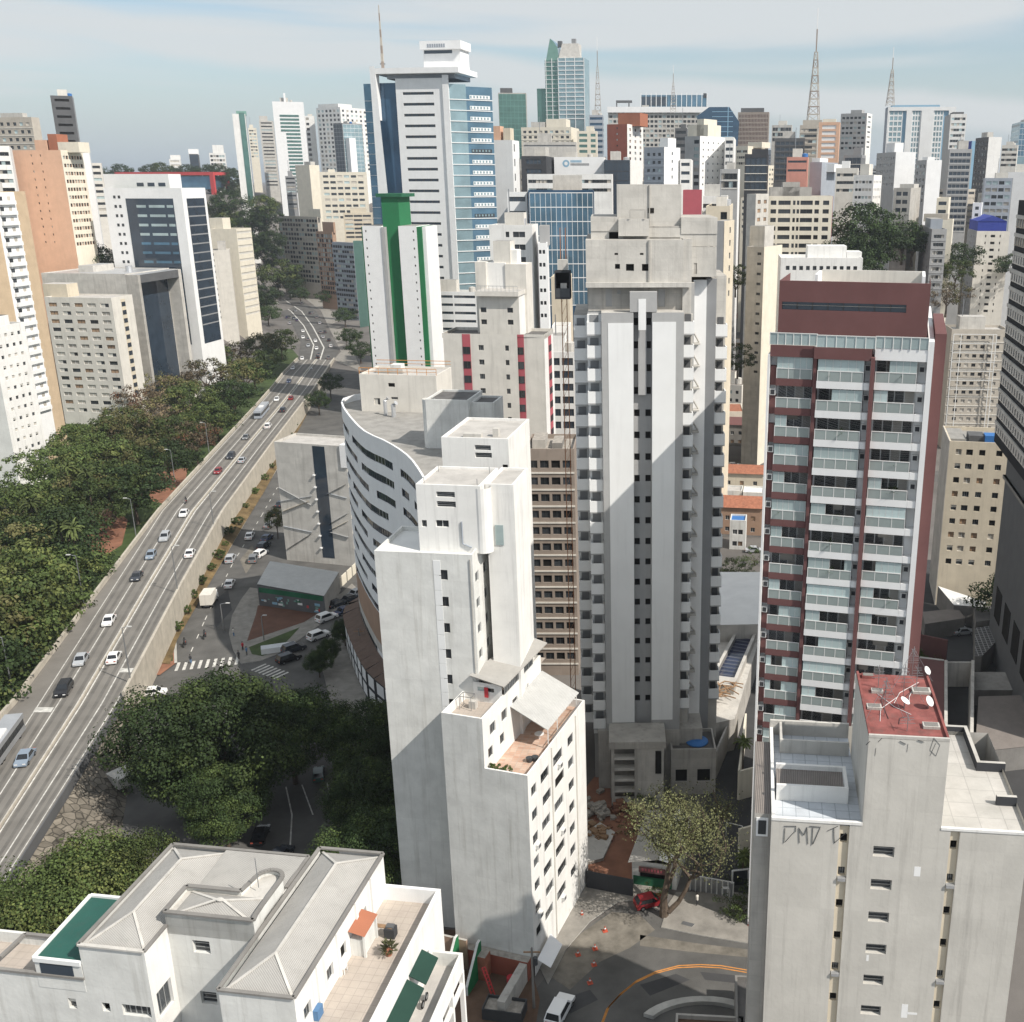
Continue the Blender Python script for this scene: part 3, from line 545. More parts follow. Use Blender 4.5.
# lower stepped wing, turned towards the street
g = Fr(-12.45, 96.5, -17); zB = g.hF(523, 775)[1]; zA = g.hF(482, 719)[1]; uA = g.hF(482, 719)[0]; uW = g.hF(441, 713)[0]
zT, zS = zB - 1.0, zA - 1.0
RB = []
for j in range(7):
 zb = zB - 3.3 - 3.02 * j
 for a, w in ((1.5, 1.4), (4.6, 2.3), (8.5, 2.7), (12.5, 1.7)): RB.append((a + (.4 if j % 2 and w > 2 else 0), zb, w, 1.3, rnd.choice('ggaglgd')))
b = t.mb('wing'); wl = g.hR(585, 710)[0]
b.wall(g, 'F', 0, uW, uA, 1.5, zA, [], 'white_worn'); b.wall(g, 'F', 0, uA, 0, 1.5, zB, [], 'white_worn')
b.wall(g, 'R', 0, 0, wl, 0, zB, RB, 'white_paint', .18); b.wall(g, 'B', wl, uW, 0, 0, zB, [], 'white_worn')
for w in RB: t.win(w[4], g, 'R', 0, *w[:4], dep=.18)
acw = MB(); acw.box(WF, -.4, .4, -.35, 0, 0, .55, 'frame_white', bottom=True); acw.box(WF, -.3, .3, -.37, -.351, .06, .48, 'dark_grey'); acw = acw.mesh('air_conditioner')
for k, w in enumerate(RB):
 if k % 6 == 2: t.inst('air_conditioner', acw, g.W(.0, w[0] + .3, w[1] - .75), g.phi + math.pi / 2)
t.mb('rain_pipe').bar(g.W(.08, 6.6, .2), g.W(.08, 6.6, zB - .3), .12, 'offwhite'); t.mb('rain_pipe#2').bar(g.W(.08, 14.2, .2), g.W(.08, 14.2, zB - .3), .12, 'offwhite'); t.mb('rain_pipe#3').bar(f.W(-.25, -.07, .2), f.W(-.25, -.07, z1 - .5), .1, 'concrete_pale')
SW = [(a, zB + .5, 1.1, 1.2, 'g') for a in (1.6, 4.6)] + [(a, zA - 3.0, 1.4, 1.3, 'a') for a in (2.4, 5.4, 8.4, 11.6)]
b.wall(g, 'R', uA, 0, wl - 1.5, zT, zA, SW, 'white_paint', .18)
for w in SW: t.win(w[4], g, 'R', uA, *w[:4], dep=.18)
b.wall(g, 'B', wl - 1.5, uW, uA, zT, zA, [], 'white_paint')
b.wall(g, 'L', uW, 0, wl, 1.5, zA, [], 'white_worn')
# parapets: thin upstands
for (a, c, d, e, z0_, z1_) in ((uW, uA, 0, .22, zS, zA), (uA - .22, uA, .22, wl - 1.5, zS, zA), (uW, uW + .22, .22, wl, zS, zA), (uA, 0, 0, .22, zT, zB), (-.22, 0, .22, wl, zT, zB), (uA, -.22, wl - .22, wl, zT, zB)):
 b.box(g, a + .002, c - .002, d + .002, e - .002, z0_, z1_ + .01, 'white_paint')
t.mb('terrace').face([g.W(uA, 0, zT), g.W(0, 0, zT), g.W(0, wl, zT), g.W(uA, wl, zT)], 'patio_brick')
t.mb('terrace#2').face([g.W(uW, 0, zS), g.W(uA, 0, zS), g.W(uA, wl, zS), g.W(uW, wl, zS)], 'terrace_tile')
# roof shed on the upper terrace: glazed strip under a lean-to of corrugated sheet
sh = t.mb('roof_shed'); zs1 = zS + 2.7
for j in range(6): t.win('a', g, 'R', uA + .02, 6.2 + j * 1.35, zA + .05, 1.25, 1.25, dep=.0)
sh.wall(g, 'F', 5.2, uW + 1.3, uA - .05, zS, zs1 - .35, [(uW + 2.2, zS + 1.3, .8, .5), (uW + 3.4, zS + 1.3, .8, .5)], 'white_paint', .15, None, 'glass')
sh.wall(g, 'L', uW + 1.3, 5.2, wl, zS, zs1, [], 'white_paint')
rs = t.mb('shed_roof')
for (dz) in (0, .1): rs.face([g.W(uW + 1.2, 4.6, zs1 + .55 + dz), g.W(uA + .5, 4.6, zs1 - .25 + dz), g.W(uA + .7, wl - 1, zs1 - .25 + dz), g.W(uW + 2.2, wl - 1, zs1 + .55 + dz)], 'corrugated')
# veranda over the lower terrace
cv = t.mb('veranda_roof')
for dz in (0, .08): cv.face([g.W(uA, 7.0, zA - 2.2 + dz), g.W(-.5, 7.0, zB + 1.5 + dz), g.W(-.3, wl - 1.2, zB + 1.5 + dz), g.W(uA, wl - 1.2, zA - 2.2 + dz)], 'corrugated_white')
for v in (7.2, 10, wl - 1.4): t.mb('veranda_post').bar(g.W(-.55, v, zT), g.W(-.55, v, zB + 1.5), .1, 'frame_white')
t.mb('veranda_rail').box(g, -.13, -.07, 7.2, wl - 1.4, zB + .35, zB + .42, 'frame_alu')
t.done()
W_T = (g, uA, uW, wl, zT, zS)
# ---- white slab right behind it
f = Fr(-15.2, 119.5, -7)
t = T('apartment_slab', 'plain white slab tower rising directly behind the stepped white tower', 'apartment building', f.W(-4, 5, 0))
u0, z1 = f.hF(441, 437); u1 = f.hF(508, 437)[0]
block(t, f, u0, u1, 0, 11, 0, z1, 'white_paint', 'roof_pale', F=[pw(t, f, 'F', 0, 474.5, 445, 491, 450.5, 'k'), pw(t, f, 'F', 0, 475, 452.5, 492, 458, 'k'), pw(t, f, 'F', 0, 502.5, 464.5, 508, 470, 'd')], par=.3)
t.mb('roof_duct').box(f, u1 - 2.4, u1 - 1.7, 2, 2.8, z1 - .3, z1 + .7, 'concrete_pale'); t.mb('roof_duct').box(f, u0 + 2.4, u0 + 4.6, 1, 1.8, z1 - .3, z1 + .25, 'concrete_pale')
t.done()

# ---- curved building with ribbon windows
CV = [(-27.5, 128), (-30.5, 137.0), (-34.8, 147.7), (-40.0, 156.5), (-45.4, 163.8), (-51.2, 175.9), (-55.2, 186), (-56.0, 191), (-53.5, 195.5), (-49, 198)]
def cat(pts, n):
 out = []
 for i in range(len(pts) - 1):
  p0, p1, p2, p3 = (Vector((*pts[max(0, min(len(pts) - 1, k))], 0)) for k in (i - 1, i, i + 1, i + 2))
  for k in range(n):
   s = k / n; out.append(.5 * ((2 * p1) + (p2 - p0) * s + (2 * p0 - 5 * p1 + 4 * p2 - p3) * s * s + (3 * p1 - p0 - 3 * p2 + p3) * s ** 3))
 out.append(Vector((*pts[-1], 0))); return out
cur = cat(CV, 5)
acc = [0]
for p, q in zip(cur, cur[1:]): acc.append(acc[-1] + (q - p).length)
def at(s):
 for i in range(len(cur) - 1):
  if acc[i] <= s <= acc[i + 1]: return cur[i].lerp(cur[i + 1], (s - acc[i]) / (acc[i + 1] - acc[i]))
 return cur[-1]
t = T('curved_building', 'curved white office block with dark ribbon windows sweeping round the corner', 'office building', (-38, 160, 0))
NS = 22; segs = [at(acc[-1] * k / NS) for k in range(NS + 1)]
inner = [(-38, 197), (-35, 186), (-31, 172), (-27, 158), (-24, 145), (-21.5, 133), (-20.5, 127)]
ZR = 47.6
b = t.mb('facade')
def ring(z0, z1, mat, off=0., who=None):
 m = who or b
 for p, q in zip(segs, segs[1:]):
  d = (q - p).normalized(); n = Vector((-d.y, d.x, 0)) * off
  m.face([p + n + Vector((0, 0, z0)), q + n + Vector((0, 0, z0)), q + n + Vector((0, 0, z1)), p + n + Vector((0, 0, z1))], mat)
for k in range(13):
 zt = ZR - 1.2 - 3.05 * k
 if k in (10, 11): ring(zt - 3.05, zt, 'rust' if 0 else 'tan_brick'); continue
 ring(zt - 1.75, zt - .0 if k else ZR, 'white_clean' if k < 10 else 'concrete_pale')
 for i in range(NS):
  p, q = segs[i], segs[i + 1]; d = q - p; L = d.length
  fr2 = Fr(q.x, q.y, math.degrees(math.atan2(-d.y, -d.x)))
  gap = (i * 5 + k * 3) % 7 == 0 or i in (7,)
  if gap: b.wall(fr2, 'F', 0, 0, L, zt - 3.05, zt - 1.75, [], 'white_clean'); continue
  b.face([fr2.W(0, 0, zt - 3.05), fr2.W(L, 0, zt - 3.05), fr2.W(L, .2, zt - 3.05), fr2.W(0, .2, zt - 3.05)], 'white_clean'); b.face([fr2.W(0, 0, zt - 1.75), fr2.W(L, 0, zt - 1.75), fr2.W(L, .2, zt - 1.75), fr2.W(0, .2, zt - 1.75)], 'white_clean')
  t.win('n' if (i + k) % 3 else 'a', fr2, 'F', 0, L / 2, zt - 3.05, L, 1.3, dep=.2)
zt = ZR - 1.2 - 3.05 * 13
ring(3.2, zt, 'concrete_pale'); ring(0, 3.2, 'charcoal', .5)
sp = t.mb('shopfront_panel')
for i in range(NS):
 for z in (.6, 3.4):
  p, q = segs[i].lerp(segs[i + 1], .1), segs[i].lerp(segs[i + 1], .85); d = (q - p).normalized(); n = Vector((-d.y, d.x, 0)) * 3.1
  sp.face([p + n + Vector((0, 0, z)), q + n + Vector((0, 0, z)), q + n + Vector((0, 0, z + 2.2)), p + n + Vector((0, 0, z + 2.2))], 'panel_white')
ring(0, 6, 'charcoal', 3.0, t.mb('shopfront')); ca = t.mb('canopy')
for p, q in zip(segs, segs[1:]):
 d = (q - p).normalized(); n = Vector((-d.y, d.x, 0)) * 3.2; ca.face([p + n + Vector((0, 0, 6)), q + n + Vector((0, 0, 6)), q + Vector((0, 0, 7.2)), p + Vector((0, 0, 7.2))], 'tile_brown')
out = [(p.x, p.y) for p in segs] + inner
t.mb('roof').face([Vector((x, y, ZR - 1.1)) for x, y in reversed(out)], 'roof_grey')
iw = t.mb('parapet')
for p, q in zip(segs, segs[1:]):
 d = (q - p).normalized(); n = Vector((-d.y, d.x, 0)) * -.3
 iw.face([p + Vector((0, 0, ZR)), q + Vector((0, 0, ZR)), q + n + Vector((0, 0, ZR)), p + n + Vector((0, 0, ZR))], 'white_clean'); iw.face([p + n + Vector((0, 0, ZR - 1.1)), q + n + Vector((0, 0, ZR - 1.1)), q + n + Vector((0, 0, ZR)), p + n + Vector((0, 0, ZR))], 'white_clean')
rw = t.mb('rear_wall')
pts = [(segs[-1].x, segs[-1].y)] + inner + [(segs[0].x, segs[0].y)]
for p, q in zip(pts, pts[1:]): rw.face([Vector((*p, 0)), Vector((*q, 0)), Vector((*q, ZR - 1.1)), Vector((*p, ZR - 1.1))], 'white_paint')
# roof houses
p = aty(404.5, 411, 178); fr2 = Fr(*atz(362, 411, ZR - 1.1).xy, -7); u1 = fr2.hF(438, 409)[0]; zt = fr2.hF(360, 374)[1]
block(t, fr2, 0, u1, 0, 9, ZR - 1.1, zt, 'offwhite', 'roof_pale', F=[pw(t, fr2, 'F', 0, 388, 383, 395, 387, 'd'), pw(t, fr2, 'F', 0, 374, 398, 380.5, 405, 'h'), pw(t, fr2, 'F', 0, 391, 397, 398, 399.5, 'k')], par=.3, part='rear_roof_house')
b2 = t.mb('roof_railing')
for i in range(9):
 u = u1 * i / 8; b2.bar(fr2.W(u, .2, zt), fr2.W(u, .2, zt + 1.1), .08, 'road_yellow')
for v in (.2, 8.8):
 b2.bar(fr2.W(0, v, zt + 1.1), fr2.W(u1, v, zt + 1.1), .1, 'road_yellow'); b2.bar(fr2.W(0, v, zt + .5), fr2.W(u1, v, zt + .5), .07, 'road_yellow')
b2.box(fr2, 2, 7, 3, 4, zt - .2, zt + .5, 'concrete_pale'); b2.box(fr2, 4, 6, 5, 7, zt - .2, zt + .9, 'white_worn')
p = atz(424, 448, ZR - 1.1); fr2 = Fr(p.x, p.y, -7); u1 = fr2.hF(470, 440)[0]; zt = fr2.hF(416, 399)[1]
block(t, fr2, .7, u1, 0, 8, ZR - 1.1, zt, 'white_worn', 'roof_dark', F=[pw(t, fr2, 'F', 0, 454.5, 407.5, 469, 413.5, 'k'), pw(t, fr2, 'F', 0, 454.5, 415, 469, 418.5, 'k')], par=.3, part='stair_house')
t.mb('stair_house').lathe(fr2.W(.9, 1.0, 0), [(1.0, ZR - 1.1), (1.0, zt - .1)], 'white_worn', 20)
block(t, fr2, u1, u1 + 3.6, 1.5, 7, ZR - 1.1, zt - .6, 'white_worn', 'roof_dark', par=.3, part='stair_house')
t.mb('vent_pipe').tube([atz(386, 415, ZR - 1.1), atz(386, 415, ZR - 1.1) + Vector((0, 0, 2.6)), atz(386, 415, ZR - 1.1) + Vector((.6, 0, 3.1))], .35, 'metal_light', 8); t.mb('vent_pipe').tube([atz(394, 417, ZR - 1.1), atz(394, 417, ZR - 1.1) + Vector((0, 0, 2.2)), atz(394, 417, ZR - 1.1) + Vector((.6, -.3, 2.6))], .4, 'metal_light', 8)
t.done()

# ---- unfinished grey and white tower in the centre
f = Fr(0, 135, 2)
U = lambda px, v=0., py=330: f.hF(px, py, v)[0]
Z = lambda py, v=0., px=640: f.hF(px, py, v)[1]
t = T('unfinished_tower', 'tall unfinished grey and white tower with raw concrete top floors', 'apartment tower', f.W(0, 10, 0))
zp = Z(312.6); zb = Z(730); b = t.mb('front_wall')
uA, uB, uC, uD = U(601.4), U(633.5), U(652), U(684)
cw = []
b.wall(f, 'F', 0, uA, uB, zb, zp, [], 'grey_paint'); b.wall(f, 'F', 0, uC, uD, zb, zp, [], 'grey_paint')
b.wall(f, 'R', uB, 0, 1.2, zb, zp, [], 'grey_paint'); b.wall(f, 'L', uC, 0, 1.2, zb, zp, [], 'grey_paint'); b.wall(f, 'L', uA, 0, 5, zb, zp, [], 'grey_paint'); b.wall(f, 'R', uD, 0, 5, zb, zp, [], 'grey_paint')
ww = []
for k in range(19):
 z = Z(326.5) - 3.02 * k
 for u in (uB + .44, uC - .44): ww.append((u, z, .74, .95, 'd'))
b.wall(f, 'F', 1.2, uB, uC, zb, zp + 2, ww, 'grey_paint', .25)
for w in ww: t.win('d', f, 'F', 1.2, *w[:4], dep=.25)
pn = t.mb('white_panel'); pn.box(f, U(608), U(633.2), -.04, .02, Z(722), Z(323), 'panel_white'); pn.box(f, U(652.4), U(676), -.04, .02, Z(720), Z(322), 'panel_white')
fn = t.mb('fin'); fn.box(f, U(638.2, .6), U(646.5, .6), .55, 1.15, Z(395, .6), Z(300, .6), 'grey_paint'); fn.box(f, U(630), U(657), .0, 1.1, Z(312), Z(292), 'grey_paint'); fn.box(f, U(638.5, -.06), U(646, -.06), -.06, -.005, Z(330), Z(299), 'panel_white')
b.face([f.W(uA, 0, zp), f.W(uB, 0, zp), f.W(uB, 5, zp), f.W(uA, 5, zp)], 'concrete_pale'); b.face([f.W(uC, 0, zp), f.W(uD, 0, zp), f.W(uD, 5, zp), f.W(uC, 5, zp)], 'concrete_pale')
core = t.mb('tower_body')
u0, u1 = U(588, 3), U(694, 3)
core.box(f, u0, u1, 3.0, 20, 0, Z(283, 3), 'grey_paint', 'concrete_pale')
core.box(f, U(574, 6), u0 + .01, 6.0, 19, 8, zp - 1, 'panel_white', 'concrete')
core.box(f, u1 - .01, U(706, 5), 5.0, 18, 4, Z(280, 5), 'white_clean', 'concrete'); core.box(f, U(706, 5) + .002, U(716, 5), 5.2, 18, 4, Z(279, 5), 'grey_mid', 'concrete')
def balc(w, d, side=0):
 """one balcony: slab, solid parapets, shaded opening behind"""
 m = MB(); m.box(WF, -w / 2, w / 2, -d, 0, -.18, 0, 'grey_paint', bottom=True)
 H_ = 1.55; m.box(WF, -w / 2, w / 2, -d, -d + .14, -.001, H_, 'panel_white'); m.box(WF, -w / 2, -w / 2 + .14, -d + .14, 0, 0, H_, 'panel_white'); m.box(WF, w / 2 - .14, w / 2, -d + .14, 0, 0, H_, 'panel_white')
 m.box(WF, -w / 2 + .35, w / 2 - .35, -.06, .0, .05, 2.35, 'dark_grey' if side else 'grey_mid'); return m.mesh('balcony')
bw = U(601, 1.2) - U(587, 1.2); B1, B2, B3 = balc(bw, 1.6), balc(U(587, 3) - U(573.5, 3), 1.8), balc(1.5, 1.4, 1)
wing = t.mb('balcony_bay')
wing.box(f, U(587.3, 2), uA - .01, 2.2, 3.1, 8, zp - .5, 'panel_white'); wing.box(f, uD + .01, U(693, 2), 2.2, 3.1, 8, zp - .5, 'concrete_pale')
for k in range(20):
 z = Z(326, 1) - 3.02 * k
 t.inst('balcony', B1, f.W((U(587, 1.2) + U(601, 1.2)) / 2, 2.2, z - 1.0), f.phi)
 t.inst('balcony', B2, f.W((U(573.5, 3) + U(587, 3)) / 2, 6.0, z - 1.9), f.phi)
 if k < 19: t.inst('balcony', B3, f.W((U(684, 1) + U(693, 1)) / 2, 2.2, z - 1.0), f.phi)
 if k < 19: t.inst('balcony', B3, f.W(U(720.5, 7), 7.2, z - 2.0), f.phi, (1.05, 1.2, 1))
core.box(f, U(715, 7), U(725.5, 7), 7.2, 17, 4, Z(276, 7), 'concrete_pale', 'concrete')
ld = t.mb('side_sunshade')
for k in range(18):
 z = Z(338, 4) - 3.02 * k
 ld.bar(f.W(U(693.5, 4), 3.6, z + .75), f.W(U(700, 4), 4.9, z - .75), .16, 'concrete_pale'); ld.box(f, U(693.5, 4), U(700.5, 4), 4.0, 4.99, z - .95, z - .75, 'concrete_pale')
# raw concrete crown
cr = t.mb('concrete_crown')
uu = lambda px, v, py=240: f.hF(px, py, v)[0]
zc0, zc1 = Z(283, 2), Z(240, 2)
holes = [pw(t, f, 'F', 2, a, c, d, e, 'd') for a, c, d, e in ((615, 264, 620, 269), (626, 264, 634, 271), (642, 264, 650, 271), (614.5, 253, 618, 255), (640, 253, 643.5, 255))]
cr.wall(f, 'F', 2, uu(585.5, 2), uu(684, 2), zc0, zc1, holes, 'concrete_pale', .4)
for w in holes: t.win('d', f, 'F', 2, *w[:4], dep=.4)
cr.wall(f, 'L', uu(585.5, 2), 2, 19, zc0, zc1, [], 'concrete'); cr.wall(f, 'R', uu(684, 2), 2, 19, zc0, zc1, [], 'concrete')
cr.face([f.W(uu(585.5, 2), 2, zc1), f.W(uu(684, 2), 2, zc1), f.W(uu(684, 2), 19, zc1), f.W(uu(585.5, 2), 19, zc1)], 'concrete')
cr.box(f, uu(585, 1.6), uu(692, 1.6), 1.3, 2.1, zc0 - .5, zc0 + .1, 'concrete_pale', bottom=True)
op = [pw(t, f, 'F', 2.9, 605.5, 289, 612, 306.5, 'd'), pw(t, f, 'F', 2.9, 617, 290, 621, 294, 'd'), pw(t, f, 'F', 2.9, 658, 289, 665, 306.5, 'd')]
cr.wall(f, 'F', 2.9, uu(587, 2.9), uu(684, 2.9), zp - .1, zc0, op, 'concrete', .4)
for w in op: t.win('d', f, 'F', 2.9, *w[:4], dep=.4)
cr.box(f, uu(683, 2.5), uu(692, 2.5), 2.3, 18, zc0 - 4, zc1 + .1, 'concrete_pale', 'concrete')
op = [pw(t, f, 'F', 3.6, 694, 263, 697, 274, 'd')]
cr.wall(f, 'F', 3.6, uu(692, 3.6), uu(717, 3.6), Z(277, 3.6), Z(247, 3.6), op, 'concrete_pale', .4); cr.box(f, uu(692, 3.6), uu(717, 3.6), 3.7, 17, Z(277, 3.7), Z(249, 3.7), 'concrete')
op = [pw(t, f, 'F', 5, a, c, d, e, 'd') for a, c, d, e in ((609, 232, 618.5, 243.5), (623.5, 236, 642.5, 243), (649.5, 237.3, 680, 243), (697, 234, 708, 247), (710.5, 234.5, 713.5, 248))]
cr.wall(f, 'F', 5, uu(591, 5), uu(717, 5), zc1 - 1, Z(228, 5), op, 'concrete_pale', .6)
for w in op: t.win('d', f, 'F', 5, *w[:4], dep=.6)
cr.box(f, uu(591, 5), uu(619, 5), 4.9, 17, Z(231, 5), Z(217, 5), 'concrete_pale', 'concrete', bottom=True); cr.box(f, uu(681, 5), uu(717, 5), 4.9, 17, Z(234, 5), Z(217.5, 5), 'concrete_pale', 'concrete'); cr.box(f, uu(619, 5), uu(681, 5), 5.1, 17, zc1, Z(226, 5), 'concrete')
cr.box(f, uu(618.5, 4), uu(649, 4), 3.8, 5.0, Z(236, 4), Z(219, 4), 'concrete_pale')
cr.box(f, uu(617, 6, 185), uu(681.5, 6, 185), 6, 16, zc1, Z(184.5, 6), 'concrete_pale', 'concrete')
bx = t.mb('crown_detail'); w = pw(t, f, 'F', 5.98, 648, 208, 654, 213, 'd'); bx.box(f, w[0] - w[2] / 2, w[0] + w[2] / 2, 5.94, 5.99, w[1], w[1] + w[3], 'opening')
bx.bar(f.W(uu(649.5, 5.9), 5.9, Z(226, 5.9)), f.W(uu(649.5, 5.9), 5.9, Z(184.5, 5.9)), .15, 'concrete'); bx.bar(f.W(uu(649.5, 1.9), 1.9, Z(283, 1.9)), f.W(uu(649.5, 1.9), 1.9, Z(240, 1.9)), .25, 'concrete')
bx.bar(f.W(uu(630, 3.7), 3.7, Z(218, 3.7)), f.W(uu(630, 3.7), 3.7, Z(210, 3.7)), .2, 'concrete'); bx.bar(f.W(uu(645, 3.7), 3.7, Z(218, 3.7)), f.W(uu(645, 3.7), 3.7, Z(210, 3.7)), .2, 'concrete'); bx.bar(f.W(uu(630, 3.7), 3.7, Z(210, 3.7)), f.W(uu(645, 3.7), 3.7, Z(210, 3.7)), .2, 'concrete')
# raw base: framed stair block and side terrace
bs = t.mb('concrete_base'); v0 = -5.5
ub = lambda px, py=745: f.hF(px, py, v0)[0]
zt = f.hF(640, 742, v0)[1]
bs.box(f, ub(609), ub(666), v0, -.05, zt - 1.1, zt, 'concrete', bottom=True)
bs.box(f, ub(636.5), ub(664), v0 + .25, -.05, 0, zt - 1.1, 'concrete_pale'); bs.box(f, ub(610), ub(637), v0 + 3, -.05, 0, zt - 1.1, 'concrete_dark')
for u in (611, 634.5): bs.box(f, ub(u), ub(u) + .45, v0 + .1, v0 + .55, 0, zt - 1.1, 'concrete')
for k in range(5): bs.box(f, ub(611) + .46, ub(634.5) - .01, v0 + .12, v0 + 1.4, zt - 2.9 - 1.75 * k, zt - 2.62 - 1.75 * k, 'concrete_pale', bottom=True)
bs.box(f, ub(655.5), ub(661.5), v0 + .1, v0 + .26, zt - 5.2, zt - 1.6, 'opening')
bs.box(f, uA - 1.2, uD + .01, -.04, 3.2, 0, zb, 'concrete'); bs.box(f, U(592, 2), uA - 1.2, 1.5, 6, 0, zb - 1.5, 'concrete'); bs.box(f, uD + .02, uD + 3.4, .5, 8, 0, 9.5, 'concrete'); bs.box(f, uD + .02, uD + 2.2, .45, .5, 4, 7, 'opening')
t.done()
KF = f
# side podium with blue tank, behind the driveway
t = T('podium_block', 'low concrete podium with two dark garage openings beside the tower base', 'building', f.W(8.4, -2, 0))
up = lambda px, v, py=760: f.hF(px, py, v)[0]
zt = f.hF(700, 749, -2)[1]
block(t, f, up(671, -2), up(716, -2), -2, 4, 0, zt, 'concrete', 'roof_dark', F=[(up(681.5, -2), 2.2, 1.7, 2.0, 'd'), (up(704, -2), 2.2, 1.9, 2.0, 'd')], par=.5); t.done()

# ---- dark red tower with glazed balconies on the right
f = Fr(13.0, 105, -14)
U = lambda px, v=0., py=347: f.hF(px, py, v)[0]
Z = lambda py, v=0., px=850: f.hF(px, py, v)[1]
t = T('balcony_tower', 'dark red and white residential tower with stacked glazed balconies', 'apartment tower', f.W(7, 8, 0))
c0, c1, c2, c3 = U(769.5), U(817), U(875.5), U(928.5)
zt = Z(347); body = t.mb('tower_wall'); body.box(f, c0, c3, 1.6, 31, 0, zt - .3, 'white_clean', 'roof_pale')
body.box(f, c3 + .002, c3 + .55, -.1, 31, 0, zt + .8, 'white_clean')
rf = t.mb('red_fin'); rf.box(f, c3 + .6, c3 + 1.7, 1.8, 19, 0, Z(331, 1.8), 'maroon', 'maroon'); rf.box(f, c1 - .25, c1 + .1, -.35, 1.6, 0, zt - .9, 'maroon'); rf.box(f, c2 - .32, c2 + .06, -.75, 1.6, 0, zt - .9, 'maroon'); rf.box(f, c0 - .12, c0 + .1, -.2, 1.7, 0, zt - 1.0, 'white_clean')
pz1 = Z(282, 2.2); ph = t.mb('penthouse')
hw = pw(t, f, 'F', 2.2, 782, 301.5, 906, 313, 'n')
ph.wall(f, 'F', 2.2, U(779.5, 2.2, 285), U(931, 2.2, 285), zt - .3, pz1, [hw], 'maroon', .3); ph.wall(f, 'L', U(779.5, 2.2, 285), 2.2, 12, zt - .3, pz1, [], 'maroon'); ph.wall(f, 'R', U(931, 2.2, 285), 2.2, 12, zt - .3, pz1, [], 'maroon'); ph.wall(f, 'B', 2.5, U(779.5, 2.2, 285), U(931, 2.2, 285), zt + 2, pz1, [], 'maroon')
ph.face([f.W(U(779.5, 2.2, 285), 2.2, pz1 - 2.4), f.W(U(931, 2.2, 285), 2.2, pz1 - 2.4), f.W(U(931, 2.2, 285), 12, pz1 - 2.4), f.W(U(779.5, 2.2, 285), 12, pz1 - 2.4)], 'roof_pale'); ph.face([f.W(U(779.5, 2.2, 285), 2.2, pz1), f.W(U(931, 2.2, 285), 2.2, pz1), f.W(U(931, 2.2, 285), 2.5, pz1), f.W(U(779.5, 2.2, 285), 2.5, pz1)], 'maroon')
wn = t.mb('penthouse_glazing')
wn.box(f, hw[0] - hw[2] / 2, hw[0] + hw[2] / 2, 2.45, 2.5, hw[1], hw[1] + hw[3], 'glass_navy')
for i in range(9): u = hw[0] - hw[2] / 2 + hw[2] * i / 8; wn.box(f, u - .04, u + .04, 2.38, 2.449, hw[1], hw[1] + hw[3], 'frame_dark')
rp = t.mb('roof_parapet'); zq = Z(271, 5)
zq = f.hF(870, 270.5, 9)[1]; rp.box(f, U(822, 9, 275), U(922, 9, 275), 9, 9.3, pz1 - 2.4, zq, 'offwhite'); rp.box(f, U(822, 9, 275) - .3, U(822, 9, 275) - .002, 4, 9.3, pz1 - 2.4, zq - .1, 'white_clean'); rp.box(f, U(922, 9, 275) + .002, U(922, 9, 275) + .3, 3, 9.3, pz1 - 2.4, zq, 'white_clean')
rl = t.mb('roof_railing')
for (a, c, v) in ((c0, c1, .1), (c1, c2, -.6), (c2, c3, -.1)):
 n = 6
 for i in range(n + 1): u = a + (c - a) * i / n; rl.bar(f.W(u, v, zt - .1), f.W(u, v, zt + 1.15), .06, 'frame_white')
 rl.bar(f.W(a, v, zt + 1.15), f.W(c, v, zt + 1.15), .08, 'frame_white'); rl.box(f, a, c, v + .02, v + .04, zt, zt + 1.1, 'glass_pale')
# balcony parts
def balcony_mesh(w, d, mat):
 m = MB(); m.box(WF, 0, w, -d, 1.6 - d, -.62, 0, mat, 'roof_pale', bottom=True); m.box(WF, 0, w, -d - .02, -d + .12, -.62, .12, mat); return m.mesh('balcony')
def rail_mesh(w, d):
 m = MB()
 n = max(3, int(w / 1.1))
 for i in range(n + 1): x = .08 + (w - .16) * i / n; m.box(WF, x - .035, x + .035, -d - .02, -d + .04, .12, 1.15, 'frame_white')
 m.box(WF, 0.04, w - .04, -d - .03, -d + .05, 1.12, 1.2, 'frame_white'); m.box(WF, .08, w - .08, -d, -d + .02, .14, 1.1, 'glass_rail'); return m.mesh('railing')
def glaze_mesh(w, d, k):
 m = MB(); n = 6; op = {0: [], 1: [3, 4], 2: [0, 1], 3: [2, 3, 4, 5], 4: [0, 1, 2, 3, 4, 5], 5: [1, 2]}[k]
 for i in range(n):
  x0, x1 = .06 + (w - .12) * i / n, .06 + (w - .12) * (i + 1) / n
  if i in op: continue
  m.box(WF, x0 + .02, x1 - .02, -d + .1, -d + .13, .1 if 1 else 1.2, 2.3, 'glass_pale'); m.box(WF, x1 - .02, x1 + .01, -d + .09, -d + .14, .1, 2.3, 'frame_white')
 for i in range(4):                                  # inner doors
  x0, x1 = .1 + (w - .2) * i / 4, .1 + (w - .2) * (i + 1) / 4; m.box(WF, x0 + .04, x1 - .04, .0 if d < 1 else -.0, .03, 0, 2.2, 'glass' if (i + k) % 3 else 'curtain'); m.box(WF, x1 - .05, x1 + .02, -.03, .05, 0, 2.25, 'frame_white')
 return m.mesh('glazing')
cols = ((c0 + .75, c1 - .3, 1.6, 'maroon'), (c1 + .15, c2 - .9, 2.1, 'white_clean'), (c2 + .1, c3 - .85, 1.6, 'white_clean'))
BM = []
for (a, c, d, mat) in cols: BM.append((balcony_mesh(c - a, d, mat), rail_mesh(c - a, d), [glaze_mesh(c - a, d, k) for k in range(6)]))
PLM = []
